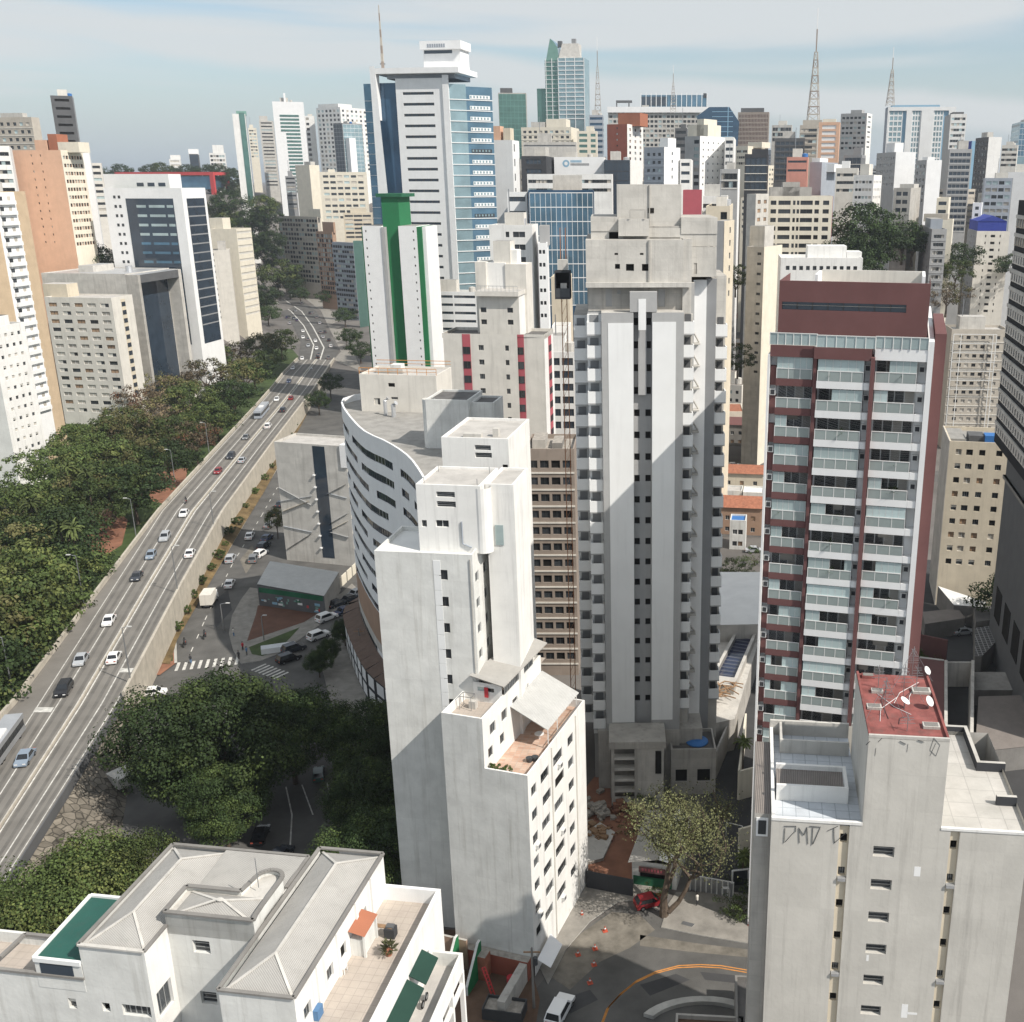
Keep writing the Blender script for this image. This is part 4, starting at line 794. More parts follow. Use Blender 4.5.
for k in range(2):
 m_ = MB(); q_ = random.Random(40 + k); m_.box(WF, -.2, .2, -.16, .16, 0, .4, 'terracotta' if k else 'grey_mid')
 for l in range(90): dv = Vector((q_.gauss(0, 1), q_.gauss(0, 1), abs(q_.gauss(0, 1)) + .2)).normalized(); c_ = Vector((0, 0, .45)) + dv * q_.uniform(.15, .62); n_ = dv.cross(Vector((q_.random(), 0, 1))).normalized() * .05; m_.face([c_ - n_, c_ + dv * .2, c_ + n_, c_ - dv * .08], 'leaf')
 PLM.append(m_.mesh('balcony_plant'))
m_ = MB(); m_.box(WF, 0, 1, -.02, 0, -1, 0, 'curtain', bottom=True); BLM = m_.mesh('blind')
acm = MB(); acm.box(WF, -.35, .35, -.3, 0, 0, .65, 'frame_white'); acm.box(WF, -.25, .25, -.32, -.301, .08, .56, 'charcoal'); acm = acm.mesh('air_conditioner')
for k in range(23):
 z = zt - 3.55 - 3.01 * k
 if z < 1: break
 for j, (a, c, d, mat) in enumerate(cols):
  if k == 0 and j == 2 and 0: continue
  o = t.inst('balcony', BM[j][0], f.W(a, 1.6, z), f.phi)
  r = t.inst('railing', BM[j][1], (0, 0, 0), 0, parent=o); r.location = (0, 0, 0)
  gk = rnd.choice((0, 0, 1, 2, 3, 4, 4, 5, 3)) if not (k == 0 and j < 2) else 0
  gl = t.inst('glazing', BM[j][2][gk], (0, 0, 0), 0, parent=o); gl.location = (0, 0, 0)
  if rnd.random() < .38: pl_ = t.inst('balcony_plant', PLM[rnd.randrange(2)], (0, 0, 0), 0, (rnd.uniform(.8, 1.3),) * 3, parent=o); pl_.location = (rnd.uniform(.6, c - a - .6), -d + .45, .05)
  if rnd.random() < .35: bl_ = t.inst('blind', BLM, (0, 0, 0), 0, (rnd.uniform(.8, 2.0), 1, rnd.uniform(.5, 1.2)), parent=o); bl_.location = (rnd.uniform(.3, (c - a) * .5), -.06, 2.28)
  sidew = MB()
  if j == 0:
   sidew.box(f, c0 + .12, a - .02, .4, 1.6, z - .65, z + 1.3, mat); ac = (c0 + .45, .45, z + 1.35);
   sidew.box(f, c0 + .12, a - .02, 1.0, 1.6, z + 1.3, z + 2.36, 'white_clean')
  else:
   e = c + .02; q = (c2 - .34) if j == 1 else c3 - .02
   sidew.box(f, e, q, 1.0 - (d - 1.6), 1.6, z + .1, z + 2.36, 'white_clean'); sidew.box(f, e, q, 1.6 - d, 1.6, z - .62, z + .1, 'white_clean', bottom=True); ac = ((e + q) / 2, 1.0 - (d - 1.6), z + 1.15)
  t.add('service_niche', sidew)
  if rnd.random() < .8: t.inst('air_conditioner', acm, f.W(*ac), f.phi, (.85, 1, 1))
for (a, c, d, mat) in ((c0 + .1, c1 - .2, 1.7, 'maroon'), (c1 - .2, c2 - .3, 2.25, 'maroon'), (c2, c3, 1.65, 'white_clean')): body.box(f, a, c, 1.6 - d, 1.7, zt - 1.2, zt - .02, mat, 'roof_pale', bottom=True)
t.done()
RF = f

# ---- graffitied grey block in the lower right corner
f = Fr(9.3, 67, -6)
zr = f.hF(772, 818)[1]
t = T('apartment_block', 'pale grey gable wall block in lower right corner, graffiti under its roof edge', 'apartment building', f.W(8, 6, 0))
U = lambda px, py=830, v=0.: f.hF(px, py, v)[0]
uL, uS1, uS2, uT1, uT2 = U(771), U(839.6), U(849.6), U(862), U(941); uS3, uS4, uR = U(951), U(960.6), U(1030)
zT = f.hF(862, 737)[1]; zTr = f.hF(943, 740)[1]
b = t.mb('wall')
cw = []
for k, y in enumerate((846, 879, 911.5, 943.5, 974.5, 1005)):
 w = pw(t, f, 'F', 0, 875 - 2.6 * k, y, 892.5 - 2.6 * k, y + 11.5 - .2 * k, 'k'); cw.append((w[0], w[1], 1.55, w[3], 'k'))
for k in range(6, 14): cw.append((cw[5][0], cw[5][1] - 3.0 * (k - 5), 1.55, .95, 'k'))
b.wall(f, 'F', 0, uL, uS1, 0, zr, [], 'gable_grey'); b.wall(f, 'F', 0, uS2, uS3, 0, zr, cw, 'gable_grey', .35); b.wall(f, 'F', 0, uS4, uR, 0, zr, [], 'gable_grey')
b.wall(f, 'F', 0, uT1, uT2, zr, zT, [], 'gable_grey')
for w in cw: t.win('k', f, 'F', 0, *w[:4], dep=.35)
for (a, c) in ((uS1, uS2), (uS3, uS4)):
 st = t.mb('recessed_strip#%d' % a)
 st.wall(f, 'F', .22, a, c, 0, zr - .02, [((a + c) / 2, cw[k][1] + .35 + (.3 if a > 15 else .55), (c - a) * .72, .75) for k in range(14)], 'cream', .3)
 b.wall(f, 'R', a, 0, .22, 0, zr, [], 'gable_grey'); b.wall(f, 'L', c, 0, .22, 0, zr, [], 'gable_grey')
 for k in range(14):
  z = cw[k][1] + .35 + (.3 if a > 15 else .55); t.win('d' if k % 3 != 1 else 'a', f, 'F', .22, (a + c) / 2, z, (c - a) * .72, .75, dep=.3)
  if k % 3 == 1: st.box(f, (a + c) / 2 - .3, (a + c) / 2 + .3, -.15, .21, z - .3, z - .05, 'metal_light', bottom=True)
dl, dr = 13.0, f.hZ(945, 733, zr - .2)[1]
b.wall(f, 'L', uL, 0, dl, 0, zr, [], 'gable_grey'); b.wall(f, 'R', uR, 0, dr, 0, zr, [], 'gable_grey')
vT = f.hZ(872, 674, zT)[1]; b.wall(f, 'L', uT1, 0, vT, zr - 1, zT, [], 'gable_grey')
b.wall(f, 'R', uT2, 0, vT, zr - 1, zT, [], 'gable_grey'); b.wall(f, 'B', vT, uT1, uT2, zr - 5, zT, [], 'gable_grey'); b.wall(f, 'B', dr, uL, uR, 0, zr, [], 'gable_grey')
t.mb('stair_tower_roof').face([f.W(uT1, 0, zT), f.W(uT2, 0, zT), f.W(uT2, vT, zT), f.W(uT1, vT, zT)], 'red_deck')
tp = t.mb('stair_tower_parapet')
for (a, c, d, e) in ((uT1, uT2, 0, .18), (uT1, uT1 + .18, .18, vT), (uT2 - .18, uT2, .18, vT)): tp.box(f, a, c, d, e, zT - .05, zT + .22, 'red_deck' if e > 1 else 'concrete_pale')
uK = f.hZ(966, 732, zr + .5)[0]; v2_ = f.hZ(1000, 763, zr + .5)[1]
rr = t.mb('roof#a'); rr.face([f.W(uT2, .2, zr - .35), f.W(uK, .2, zr - .35), f.W(uK, dr, zr - .35), f.W(uT2, dr, zr - .35)], 'deck_tile'); rr.face([f.W(uK, .2, zr - .35), f.W(uR, .2, zr - .35), f.W(uR, v2_, zr - .35), f.W(uK, v2_, zr - .35)], 'deck_tile')
t.mb('roof#b').face([f.W(uL, .1, zr - .35), f.W(uT1, .1, zr - .35), f.W(uT1, dl, zr - .35), f.W(uL, dl, zr - .35)], 'deck_tile_blue')
pp = t.mb('parapet#a')
pp.box(f, uL, uT1, -.05, .2, zr - .16, zr + .06, 'white_paint'); pp.box(f, uL, uL + .25, .2, dl, zr - .5, zr + .35, 'white_paint'); pp.box(f, uL, uT1, dl, dl + .25, zr - 20, zr + 1.0, 'concrete_pale')
pp = t.mb('parapet#b'); pp.box(f, uT2, uR, -.05, .2, zr - .14, zr + .06, 'white_paint')
for (a, c, d, e) in ((uT2, uK + .3, dr, dr + .3), (uK, uK + .3, v2_ + .3, dr), (uK, uR + .2, v2_, v2_ + .3), (uR - 1.5, uR, v2_ * .45, v2_ * .45 + .3)): pp.box(f, a, c, d, e, zr - 3, zr + .45, 'charcoal', 'concrete_pale')
b.wall(f, 'R', uK + .3, v2_, dr, 0, zr, [], 'gable_grey')
sw_ = t.mb('side_wall'); sw_.box(f, uL - 1.25, uL - .01, .9, 11.5, 0, zr - .25, 'concrete', 'corrugated_old'); sw_.box(f, uL - 1.1, uL - .2, .82, .89, zr - 2.2, zr - .6, 'white_clean'); sw_.box(f, uL - .95, uL - .35, .78, .815, zr - 2.0, zr - .8, 'glass')
# roof box on the left deck
rb = t.mb('roof_box'); uX0, vX0 = f.hZ(776, 800, zr - .35); uX1 = f.hZ(847, 799, zr - .35)[0]; vX1 = vX0 + 3.0
rb.box(f, uX0, uX1, vX0, vX0 + .25, zr - .34, zr + 1.0, 'white_paint'); rb.box(f, uX1 - .25, uX1, vX0 + .25, vX1, zr - .34, zr + 1.0, 'white_paint'); rb.box(f, uX0, uX1, vX1, vX1 + .25, zr - .34, zr + 1.0, 'white_paint')
rb.face([f.W(uX0, vX0 + .25, zr + .35), f.W(uX1 - .25, vX0 + .25, zr + .35), f.W(uX1 - .25, vX1, zr + .6), f.W(uX0, vX1, zr + .6)], 'corrugated_old')
rb = t.mb('roof_box#2'); rb.box(f, uX0 + .6, uT1 - .2, dl - 3.0, dl - 2.8, zr - .34, zr + .9, 'concrete_pale'); rb.box(f, uX0 + .4, uX0 + .6, dl - 3.0, dl, zr - .34, zr + .9, 'concrete_pale')
# graffiti: dark painted strokes just proud of the wall
gr = t.mb('graffiti')
def stroke(x0, y0, x1, y1, w=.12):
 a, za = f.hF(x0, y0, -.012); c, zc = f.hF(x1, y1, -.012); gr.bar(f.W(a, -.008, za), f.W(c, -.008, zc), w, 'charcoal', .006)
for q in ((784, 826, 796, 826), (796, 826, 795.5, 832), (785, 828, 784, 843), (785, 842, 794, 832), (799, 827.5, 799.5, 843), (799, 828, 804, 835), (804, 835, 807, 827), (807, 827, 808, 844), (809.5, 826, 821, 827), (813, 827, 812, 845), (820, 828, 813, 844), (827, 831, 838, 826), (834, 828, 834, 836), (834, 836, 835, 843), (834, 843, 846, 833), (866, 745, 870, 741), (878, 742, 882, 738), (900, 741, 906, 744), (918, 740, 924, 742)): stroke(*q)
for q in ((934, 738, 940, 745), (940, 745, 936, 756), (936, 756, 930, 750), (930, 750, 934, 738), (936, 743, 930, 756), (876, 748, 875, 756), (908, 744, 907, 752)): stroke(*q, .04)
pt = t.mb('paint_patch')
for (x0, y0, x1, y1) in ((914.5, 866.5, 920, 876.5), (902, 1004, 907, 1018), (907, 1012, 917, 1015), (866.5, 955, 868.5, 961)):
 w = pw(t, f, 'F', -.004, x0, y0, x1, y1, 'w'); pt.box(f, w[0] - w[2] / 2, w[0] + w[2] / 2, -.006, -.002, w[1], w[1] + w[3], 'white_clean')
t.done()
RBF = (f, zT, uT1, uT2, vT, zr, uL, uR, dr)

# ---- weathered white rooftops in the lower left corner
ZL = 42.
f = Fr(*atz(78, 945, ZL).xy, -8)
t = T('apartment_block', 'weathered white apartment block in lower left corner with hipped metal roofs and terrace', 'apartment building', f.W(5, 6, 0))
h2 = lambda px, py, z=ZL: f.hZ(px, py, z)
b = t.mb('wall')
uM = h2(143, 953)[0]; vM = h2(173, 844.5)[1]
CZ = ZL + 1.0; u2, v2 = h2(155, 911, CZ); u3 = h2(256, 917, CZ)[0]; u6, v6 = h2(281, 880, CZ)
u4, v4 = h2(218, 990); u5 = h2(296, 995)[0]; v5 = h2(384, 854)[1]
FW = [pw(t, f, 'F', 0, 121.5, 1004, 152, 1018, 'l'), pw(t, f, 'F', 0, 101.5, 1002.5, 111, 1012, 's')]
b.wall(f, 'F', 0, 0, uM, 0, ZL, [w for w in FW if w[0] > .3], 'white_worn', .25)
for w in FW[:1]: t.win(w[4], f, 'F', 0, *w[:4], dep=.25)
b.wall(f, 'L', 0, 0, vM, 0, ZL, [], 'white_worn');
w = pw(t, f, 'R', uM, 157, 1000, 170, 985, 'a'); b.wall(f, 'R', uM, 0, v2, 0, ZL, [(v2 / 2, ZL - 5.4, 1.5, 1.9)], 'white_paint', .25); t.win('a', f, 'R', uM, v2 / 2, ZL - 5.4, 1.5, 1.9, dep=.25)
CW = [pw(t, f, 'F', v2, 192, 940, 211, 954, 'k'), pw(t, f, 'F', v2, 200, 991, 218, 1005, 'k')]
b.wall(f, 'F', v2, uM, u3, 0, ZL - 2.5, CW[1:], 'white_worn', .25); b.wall(f, 'F', v2, uM, u3, ZL - 2.5, CZ, CW[:1], 'white_worn', .25)
for w in CW: t.win('k', f, 'F', v2, *w[:4], dep=.25)
b.wall(f, 'F', v4, u4, u5, 0, ZL, [], 'white_worn'); b.wall(f, 'L', u4, v4, v2, 0, ZL, [], 'white_worn')
vB = h2(276, 857)[1]
# right block with windows onto its terrace
TW = [(v4 + d, ZL - 2.6, .9, 1.0, 'a' if i != 2 else 'd') for i, d in enumerate((1.3, 4.4, 6.3, 9.6))]
b.wall(f, 'R', u5, v4, v5, 0, ZL, TW, 'white_paint', .2)
for w in TW: t.win(w[4], f, 'R', u5, *w[:4], dep=.2)
for d in (2.6, 5.4, 8.3, 10.8): b.box(f, u5, u5 + .14, v4 + d, v4 + d + .3, ZL - 3.4, ZL - .1, 'white_paint')
b.wall(f, 'B', v5, u4 + 1.4, u5, 0, ZL, [], 'white_paint'); b.wall(f, 'B', vM, 0, u6, 0, ZL, [], 'white_worn'); b.wall(f, 'L', u4, v4, v5, 0, ZL, [], 'white_worn'); b.wall(f, 'R', u6, v2 + .6, vM, 0, ZL, [], 'white_paint')
# stair core with a rounded corner
cz = CZ; rC = (u6 - u3 + 1.9) / 2; uC_ = u6 - rC
ncv = [(uM, v2), (u3, v2), (u3 + (u6 - u3) * .7, v2 + .5), (u6, v2 + 1.4)] + [(uC_ + rC * math.cos(a), v6 + rC * math.sin(a)) for a in [R(x) for x in range(0, 181, 15)]] + [(uC_ - rC - .25, v2 + 2.5), (uM, v2 + 2.5)]
cp = t.mb('stair_core')
cwn = [f.W(u, v, 0) for u, v in ncv]
for p, q in zip(cwn, cwn[1:] + cwn[:1]): cp.face([Vector((p.x, p.y, ZL - .6)), Vector((q.x, q.y, ZL - .6)), Vector((q.x, q.y, cz)), Vector((p.x, p.y, cz))], 'white_worn')
rim = t.mb('parapet_coping')
cen = sum((p for p in cwn), Vector()) / len(cwn)
for p, q in zip(cwn, cwn[1:] + cwn[:1]): rim.bar(Vector((p.x, p.y, cz + .04)), Vector((q.x, q.y, cz + .04)), .28, 'concrete_dark', .12)
cp.face([Vector((p.x, p.y, cz - .35)) for p in cwn], 'concrete_pale')
for (p, q) in (((0, 0), (uM, 0)), ((uM, 0), (uM, v2)), ((0, 0), (0, vM)), ((0, vM), (u6, vM)), ((u6, vM), (u6, v6 + .5)), ((u4, v4), (u5, v4)), ((u5, v4), (u5, v5)), ((u5, v5), (u4, v5)), ((u4, v5), (u4, v4))):
 rim.bar(f.W(*p, ZL + .04), f.W(*q, ZL + .04), .24, 'concrete_pale' if p[1] == 0 and q[1] == 0 else 'concrete_dark', .12)
# hipped corrugated roofs
def hip(mb, a, c, d, e, z, h, mat, ridge='y'):
 w = (c - a) / 2; m = (a + c) / 2; q = min(w, (e - d) / 2) * 1.1
 p = [f.W(a, d, z), f.W(c, d, z), f.W(c, e, z), f.W(a, e, z)]; r0, r1 = f.W(m, d + q, z + h), f.W(m, e - q, z + h)
 for fc in ([p[0], p[1], r0], [p[1], p[2], r1, r0], [p[2], p[3], r1], [p[3], p[0], r0, r1]): mb.face(fc, mat)
 for s, e2 in ((p[0], r0), (p[1], r0), (p[2], r1), (p[3], r1), (r0, r1)): mb.bar(s + Vector((0, 0, .02)), e2 + Vector((0, 0, .05)), .16, 'concrete_pale', .06)
hr = t.mb('hipped_roof')
hip(hr, .2, uM - .1, .2, vM - .2, ZL - .15, .9, 'corrugated'); hip(hr, u4 + .3, u5 - .2, v4 + .2, v5 - .2, ZL - .15, .9, 'corrugated'); hip(hr, uM + .4, u3 - .3, v2 + .2, v2 + 2.4, cz - .3, .5, 'corrugated')
hr.face([f.W(uM - .2, v2 + 2.5, ZL - .2), f.W(u6 - .1, v2 + 2.5, ZL - .2), f.W(u6 - .1, vM - .2, ZL + .1), f.W(uM - .2, vM - .2, ZL + .1)], 'corrugated')
# terrace to the right, one storey lower
ZT = ZL - 3.3
uq, vq = h2(436, 891, ZT + 1.1)
tt = t.mb('terrace'); tt.face([f.W(u5, v4 - 3, ZT), f.W(uq, v4 - 3, ZT), f.W(uq, vq, ZT), f.W(u5, vq, ZT)], 'terrace_tile')
b.box(f, uq, uq + .25, v4 - 3, vq + .25, 0, ZT + 1.1, 'white_paint'); b.box(f, u5, uq, vq, vq + .25, 0, ZT + 1.1, 'white_clean')
b.wall(f, 'F', v4 - 3, u5, uq, 0, ZT, [], 'white_paint')
# outer lower balconies
Zb = ZT - 3.2; uo = uq + 2.3; vo = h2(478, 955, Zb + 1)[1]
lb = t.mb('lower_balcony'); lb.box(f, uq + .26, uo, v4 - 3, vo, Zb - .3, Zb, 'white_paint', 'roof_pale', bottom=True); lb.box(f, uo - .2, uo, v4 - 3, vo, Zb, Zb + 1.05, 'white_paint'); lb.box(f, uq + .26, uo - .2, vo - .2, vo, Zb, Zb + 1.05, 'white_worn')
for k in range(6): lb.box(f, uo - .28, uo + .02, vo - .3 - 2.2 * k, vo - .02 - 2.2 * k, 0, Zb - .31, 'white_paint')
lb.box(f, uo - .22, uo - .02, v4 - 3, vo, Zb - 1.6, Zb - 1.2, 'white_paint'); lb.box(f, uq + .26, uo - .9, v4 - 3, vo, 0, Zb - .32, 'concrete_dark')
for w in ((vo - 1.6, Zb + .3, 1.1, 1.6), (vo - 5.6, Zb + .2, 1.2, 1.9), (vo - 8.6, Zb + .2, 1.2, 1.9)): t.win('a', f, 'R', uq + .25, *w, dep=-.06)
aw = t.mb('awning')
for (va, vb) in ((vo - 4.4, vo - 2.0), (vo - 8.6, vo - 4.7)):
 for dz in (0, .05): aw.face([f.W(uq + .27, va, Zb + 2.75 + dz), f.W(uq + .27, vb, Zb + 2.75 + dz), f.W(uq + 1.35, vb, Zb + 2.2 + dz), f.W(uq + 1.35, va, Zb + 2.2 + dz)], 'awning_green')
b.wall(f, 'R', uq + .001, v4 - 3, vq, 0, ZT, [], 'white_paint')
# left lower wing: green sheet roof over a penthouse, tiled balcony
zl = f.hF(80, 978, -.01)[1]; gz = zl + 1.3; ug0, vg0 = h2(33, 956, gz); ug1 = -.05; vg1 = h2(88, 897, gz)[1]; uE = f.hF(-60, 965, 0)[0]
ph = t.mb('penthouse'); ph.box(f, ug0, ug1, vg0, vg1, zl - 1, gz - .25, 'white_worn'); ph.box(f, ug0 + .35, ug1 - .6, vg0 - .03, vg0 - .001, zl + .1, gz - .45, 'glass_navy')
rp = t.mb('green_roof')
rp.face([f.W(ug0, vg0, gz - .2), f.W(ug1, vg0, gz - .2), f.W(ug1, vg1, gz + .1), f.W(ug0, vg1, gz + .1)], 'corrugated_green')
re_ = t.mb('roof_edge')
for (p, q) in (((ug0, vg0), (ug1, vg0)), ((ug0, vg0), (ug0, vg1)), ((ug0, vg1), (ug1, vg1))): re_.bar(f.W(*p, gz - (.2 if p[1] == vg0 else -.1)), f.W(*q, gz - (.2 if q[1] == vg0 else -.1)), .2, 'panel_white', .3)
w = pw(t, f, 'F', 0, 67.5, 998, 77.5, 1009, 's'); b.wall(f, 'F', 0, uE, -.001, 0, zl, [w], 'white_worn', .2); t.win('s', f, 'F', 0, *w[:4], dep=.2)
vt = h2(25, 934, zl)[1]; tt.face([f.W(uE, 0, zl - .8), f.W(ug0, 0, zl - .8), f.W(ug0, vt, zl - .8), f.W(uE, vt, zl - .8)], 'terrace_tile'); t.mb('ledge').face([f.W(ug0, 0, zl - .05), f.W(0, 0, zl - .05), f.W(0, vg0, zl - .05), f.W(ug0, vg0, zl - .05)], 'concrete_pale')
for (p, q) in (((uE, 0), (0, 0)), ((h2(0, 957, zl)[0], h2(0, 957, zl)[1]), (h2(25, 934, zl)[0], vt)), ((h2(25, 934, zl)[0], vt), (ug0, vt))): rim.bar(f.W(*p, zl), f.W(*q, zl), .22, 'concrete_dark', .16)
b.box(f, uE, ug0, vt, vt + .2, 0, zl, 'white_worn')
ar = t.mb('aerial'); ar.bar(f.W(u3 - 1.2, v2 + 3, cz), f.W(u3 - 1.2, v2 + 3, cz + 2.2), .04, 'steel')
# walls down to the left keep the block closed
t.done()
LBF = (f, u5, v4, uq, vq, ZT, Zb, uo, vo)
# ================================================================ background city
def solve(C, d, px):
 """how far along direction d from C (same height) until the picture column px"""
 u = (px - CX) / FL; D0 = C.y * cT - (C.z - HC) * sT
 den = d[0] - u * d[1] * cT
 return (u * D0 - C.x) / den if abs(den) > 1e-6 else 20
def bands(a0, a1, ztop, zbot, st):
 out = []; k = st[0]
 if k == 'g':
  n, fh, w, h, kinds = st[1:6]; mg = st[6] if len(st) > 6 else .6
  nz_ = int((ztop - zbot - 1.0) / fh)
  z0 = ztop - 1.2 - nz_ * fh + (fh - h) * .5
  out = grid(a0 + mg, a1 - mg, n, z0, fh, nz_, w, h, kinds)
 elif k == 'b':
  fh, h = st[1:3]; mg = st[3] if len(st) > 3 else .5; n = st[4] if len(st) > 4 else 1
  nz_ = int((ztop - zbot - 1.0) / fh); L = (a1 - a0 - 2 * mg) / n
  for j in range(nz_):
   for i in range(n): out.append((a0 + mg + (i + .5) * L, ztop - 1.4 - j * fh - h, L - (.0 if n == 1 else .5), h, 'n'))
 elif k == 's':                                       # chosen columns: list of (fraction, width), storey height, window height
  fh, h = st[2:4]; nz_ = int((ztop - zbot - 1.0) / fh)
  for j in range(nz_):
   for (q, w) in st[1]: out.append((a0 + (a1 - a0) * q, ztop - 1.6 - j * fh - h, w, h, rnd.choice(st[4] if len(st) > 4 else 'g')))
 return out
def bg(name, label, cat, pxL, pxC, pxR, pyT, D, side='R', phi=-8, wall='white_paint', F=None, S=None, pyB=None, roof='roof_grey', top=(), fill='glass', swall=None, dmax=40, fine=None, par=.8, cap=None, group=None, curt=None):
 C = aty(pxC, pyT, D)
 if phi == -8 and (pxR - pxC if side == 'R' else pxC - pxL) <= 5: phi = -math.degrees(math.atan2(C.x, C.y)) + (-1.5 if side == 'R' else 1.5)
 a = R(phi); ex = (math.cos(a), math.sin(a)); ey = (-math.sin(a), math.cos(a))
 if side == 'R':
  w = -solve(C, (ex[0], ex[1]), pxL) if 0 else solve(C, (-ex[0], -ex[1]), pxL); d = solve(C, ey, pxR)
  if d < 3 or d > dmax: d = min(dmax, 14) if not 0 < d < 3 else 3
  fr = Fr(C.x - ex[0] * w, C.y - ex[1] * w, phi)
 else:
  w = solve(C, ex, pxR); d = solve(C, ey, pxL)
  if d < 3 or d > dmax: d = min(dmax, 14)
  fr = Fr(C.x, C.y, phi)
 z1 = C.z; cx, cy = fr.W(w / 2, d / 2, 0).xy; zg = terrain(cx, cy) - 2
 zb = max(zg + 3, aty(pxC, pyB, D).z if pyB else z1 - 45)
 t = T(name, label, cat, (cx, cy, zg + 2), group)
 Fw = bands(0, w, z1, zb, F) if F and F[0] in 'gbs' else []
 Sw = bands(0, d, z1, zb, S) if S and S[0] in 'gbs' else []
 if fine is None: fine = len(Fw) + len(Sw) <= 110 and D < 520
 sf = 'R' if side == 'R' else 'L'
 kw = {('R_' if sf == 'R' else 'L'): Sw}
 block(t, fr, 0, w, 0, d, zg, z1, wall, roof, F=Fw, fine=fine, fill=fill, par=par, dep=.25, cap=cap, **kw)
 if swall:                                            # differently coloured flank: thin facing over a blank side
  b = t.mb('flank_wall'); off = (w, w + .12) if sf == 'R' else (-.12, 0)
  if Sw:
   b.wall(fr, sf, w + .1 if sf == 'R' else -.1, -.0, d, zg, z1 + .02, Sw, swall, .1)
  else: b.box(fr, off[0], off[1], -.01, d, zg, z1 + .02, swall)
 for st, face in ((F, 'F'), (S, sf)):
  if st and st[0] == 'c':                          # curtain wall: panes plus mullion grid
   n, fh, gm, fm = st[1:5]; L = w if face == 'F' else d; b = t.mb('curtain_wall#' + face); g = t.mb('mullion_grid#' + face); nz_ = int((z1 - zb) / fh) + 1
   off = 0 if face == 'F' else (w if face == 'R' else 0)
   def bx(m, a0, a1, p, z0, z1_, mat):
    if face == 'F': m.box(fr, a0, a1, -p, -.004, z0, z1_, mat)
    elif face == 'R': m.box(fr, w + .004, w + p, a0, a1, z0, z1_, mat)
    else: m.box(fr, -p, -.004, a0, a1, z0, z1_, mat)
   bx(b, .4, L - .4, .05, z1 - .8 - nz_ * fh, z1 - .8, gm)
   for j in range(nz_ + 1): bx(g, .4, L - .4, .14, z1 - .8 - j * fh - .12, z1 - .8 - j * fh + .12, fm)
   for i in range(n + 1): bx(g, .4 + (L - .8) * i / n - .06, .4 + (L - .8) * i / n + .06, .11, z1 - .8 - nz_ * fh, z1 - .85, fm)
 if not top and D > 230 and w > 6 and d > 6:          # lift motor room, tank and aerial on otherwise bare roofs
  h_ = rnd.uniform(2, 4.5); a0 = w * rnd.uniform(.1, .45); t.mb('roof_house#x').box(fr, a0, a0 + min(w * .45, rnd.uniform(4, 9)), d * .35, d * .8, z1 - par, z1 + h_, rnd.choice((wall, 'concrete_pale', 'offwhite')), roof)
  if rnd.random() < .6: q0 = fr.W(w * rnd.uniform(.6, .85), d * .5, z1 - par); t.mb('water_tank').lathe(q0, [(0, 0), (1.3, 0), (1.3, 2.2), (0, 2.5)], rnd.choice(('blue_plastic', 'concrete_pale', 'metal_light')), 10)
  if rnd.random() < .5: q0 = fr.W(a0 + 1, d * .5, z1 + h_); t.mb('aerial').bar(q0, q0 + Vector((0, 0, rnd.uniform(4, 9))), .22, 'steel')
 if F and F[0] == 'g' and D < 800 and rnd.random() < .6:
  fb = t.mb('floor_band'); fh = F[2]; nz_ = int((z1 - zb - 1) / fh)
  for j in range(nz_): fb.box(fr, .02, w - .02, -.14, -.006, z1 - 1.2 - nz_ * fh + j * fh - .16, z1 - 1.2 - nz_ * fh + j * fh + .12, rnd.choice((wall, 'offwhite')) if not j else fb.mats[0], bottom=True)
 for (p0, p1, py, *mat) in top:                       # machine rooms and set-backs on the roof
  v = d * .3; u0, u1 = fr.hF(p0, py, v)[0], fr.hF(p1, py, v)[0]; zt = fr.hF((p0 + p1) / 2, py, v)[1]
  t.mb('roof_house#%d' % len(t.pm)).box(fr, u0, u1, v, min(d - .5, v + max(3, d * .5)), z1 - par, zt, mat[0] if mat else wall, roof)
 return t, fr, w, d, z1, zb
AB, OB, RT = 'apartment building', 'office building', 'tower'
def pix_y(x, y, z): dz = z - HC; return CY - FL * (y * sT + dz * cT) / (y * cT - dz * sT)
def B(*a, **k): r = bg(*a, **k); r[0].done(); return r
# ---------------- left side, beyond the park
B('apartment_slab', 'plain white apartment slab with tiny scattered windows at left edge', AB, -40, -10, 24, 328, 292, wall='white_paint', S=('g', 4, 3.0, 1.1, 1.0, 'gscc', 1.5), F=None, pyB=478, roof='roof_dark')
r = bg('balcony_tower', 'tan residential tower with a white balcony stack on its corner, left edge', 'apartment tower', -60, -32, 25, 192, 312, wall='tan', pyB=425, roof='roof_grey', dmax=45)
t, fr, w, d, z1, zb = r
bm = MB(); bm.box(WF, -3.4, 3.4, -.9, 0, -.25, .9, 'panel_white', bottom=True); bm.box(WF, -2.8, -1.2, -.04, 0, .9, 2.1, 'glass'); bm.box(WF, .8, 2.2, -.04, 0, .9, 2.1, 'curtain'); bm = bm.mesh('balcony')
t.mb('balcony_shaft').box(fr, w, w + .1, d - 13.5, d - 5, 5, z1 - .2, 'white_clean')
for k in range(22): t.inst('balcony', bm, fr.W(w + .1, d - 9.2, z1 - 3.5 - 3 * k), fr.phi + math.pi / 2)
for k in range(14): t.inst('balcony', bm, fr.W(w + .02, d - 28, z1 - 12.5 - 3 * k), fr.phi + math.pi / 2)
t.done()
B('apartment_tower', 'peach apartment tower with cream many-windowed flank, upper left', 'apartment tower', 6, 60, 82, 150, 430, wall='peach', swall='cream_pale', S=('g', 7, 3.0, 1.3, 1.3, 'g', .8), F=('s', [(.45, .6), (.62, .5)], 3.0, .8), pyB=252, fine=False, top=((34, 46, 140), (47, 56, 134, 'orange_wall'), (57, 78, 142, 'cream_pale')), dmax=30)
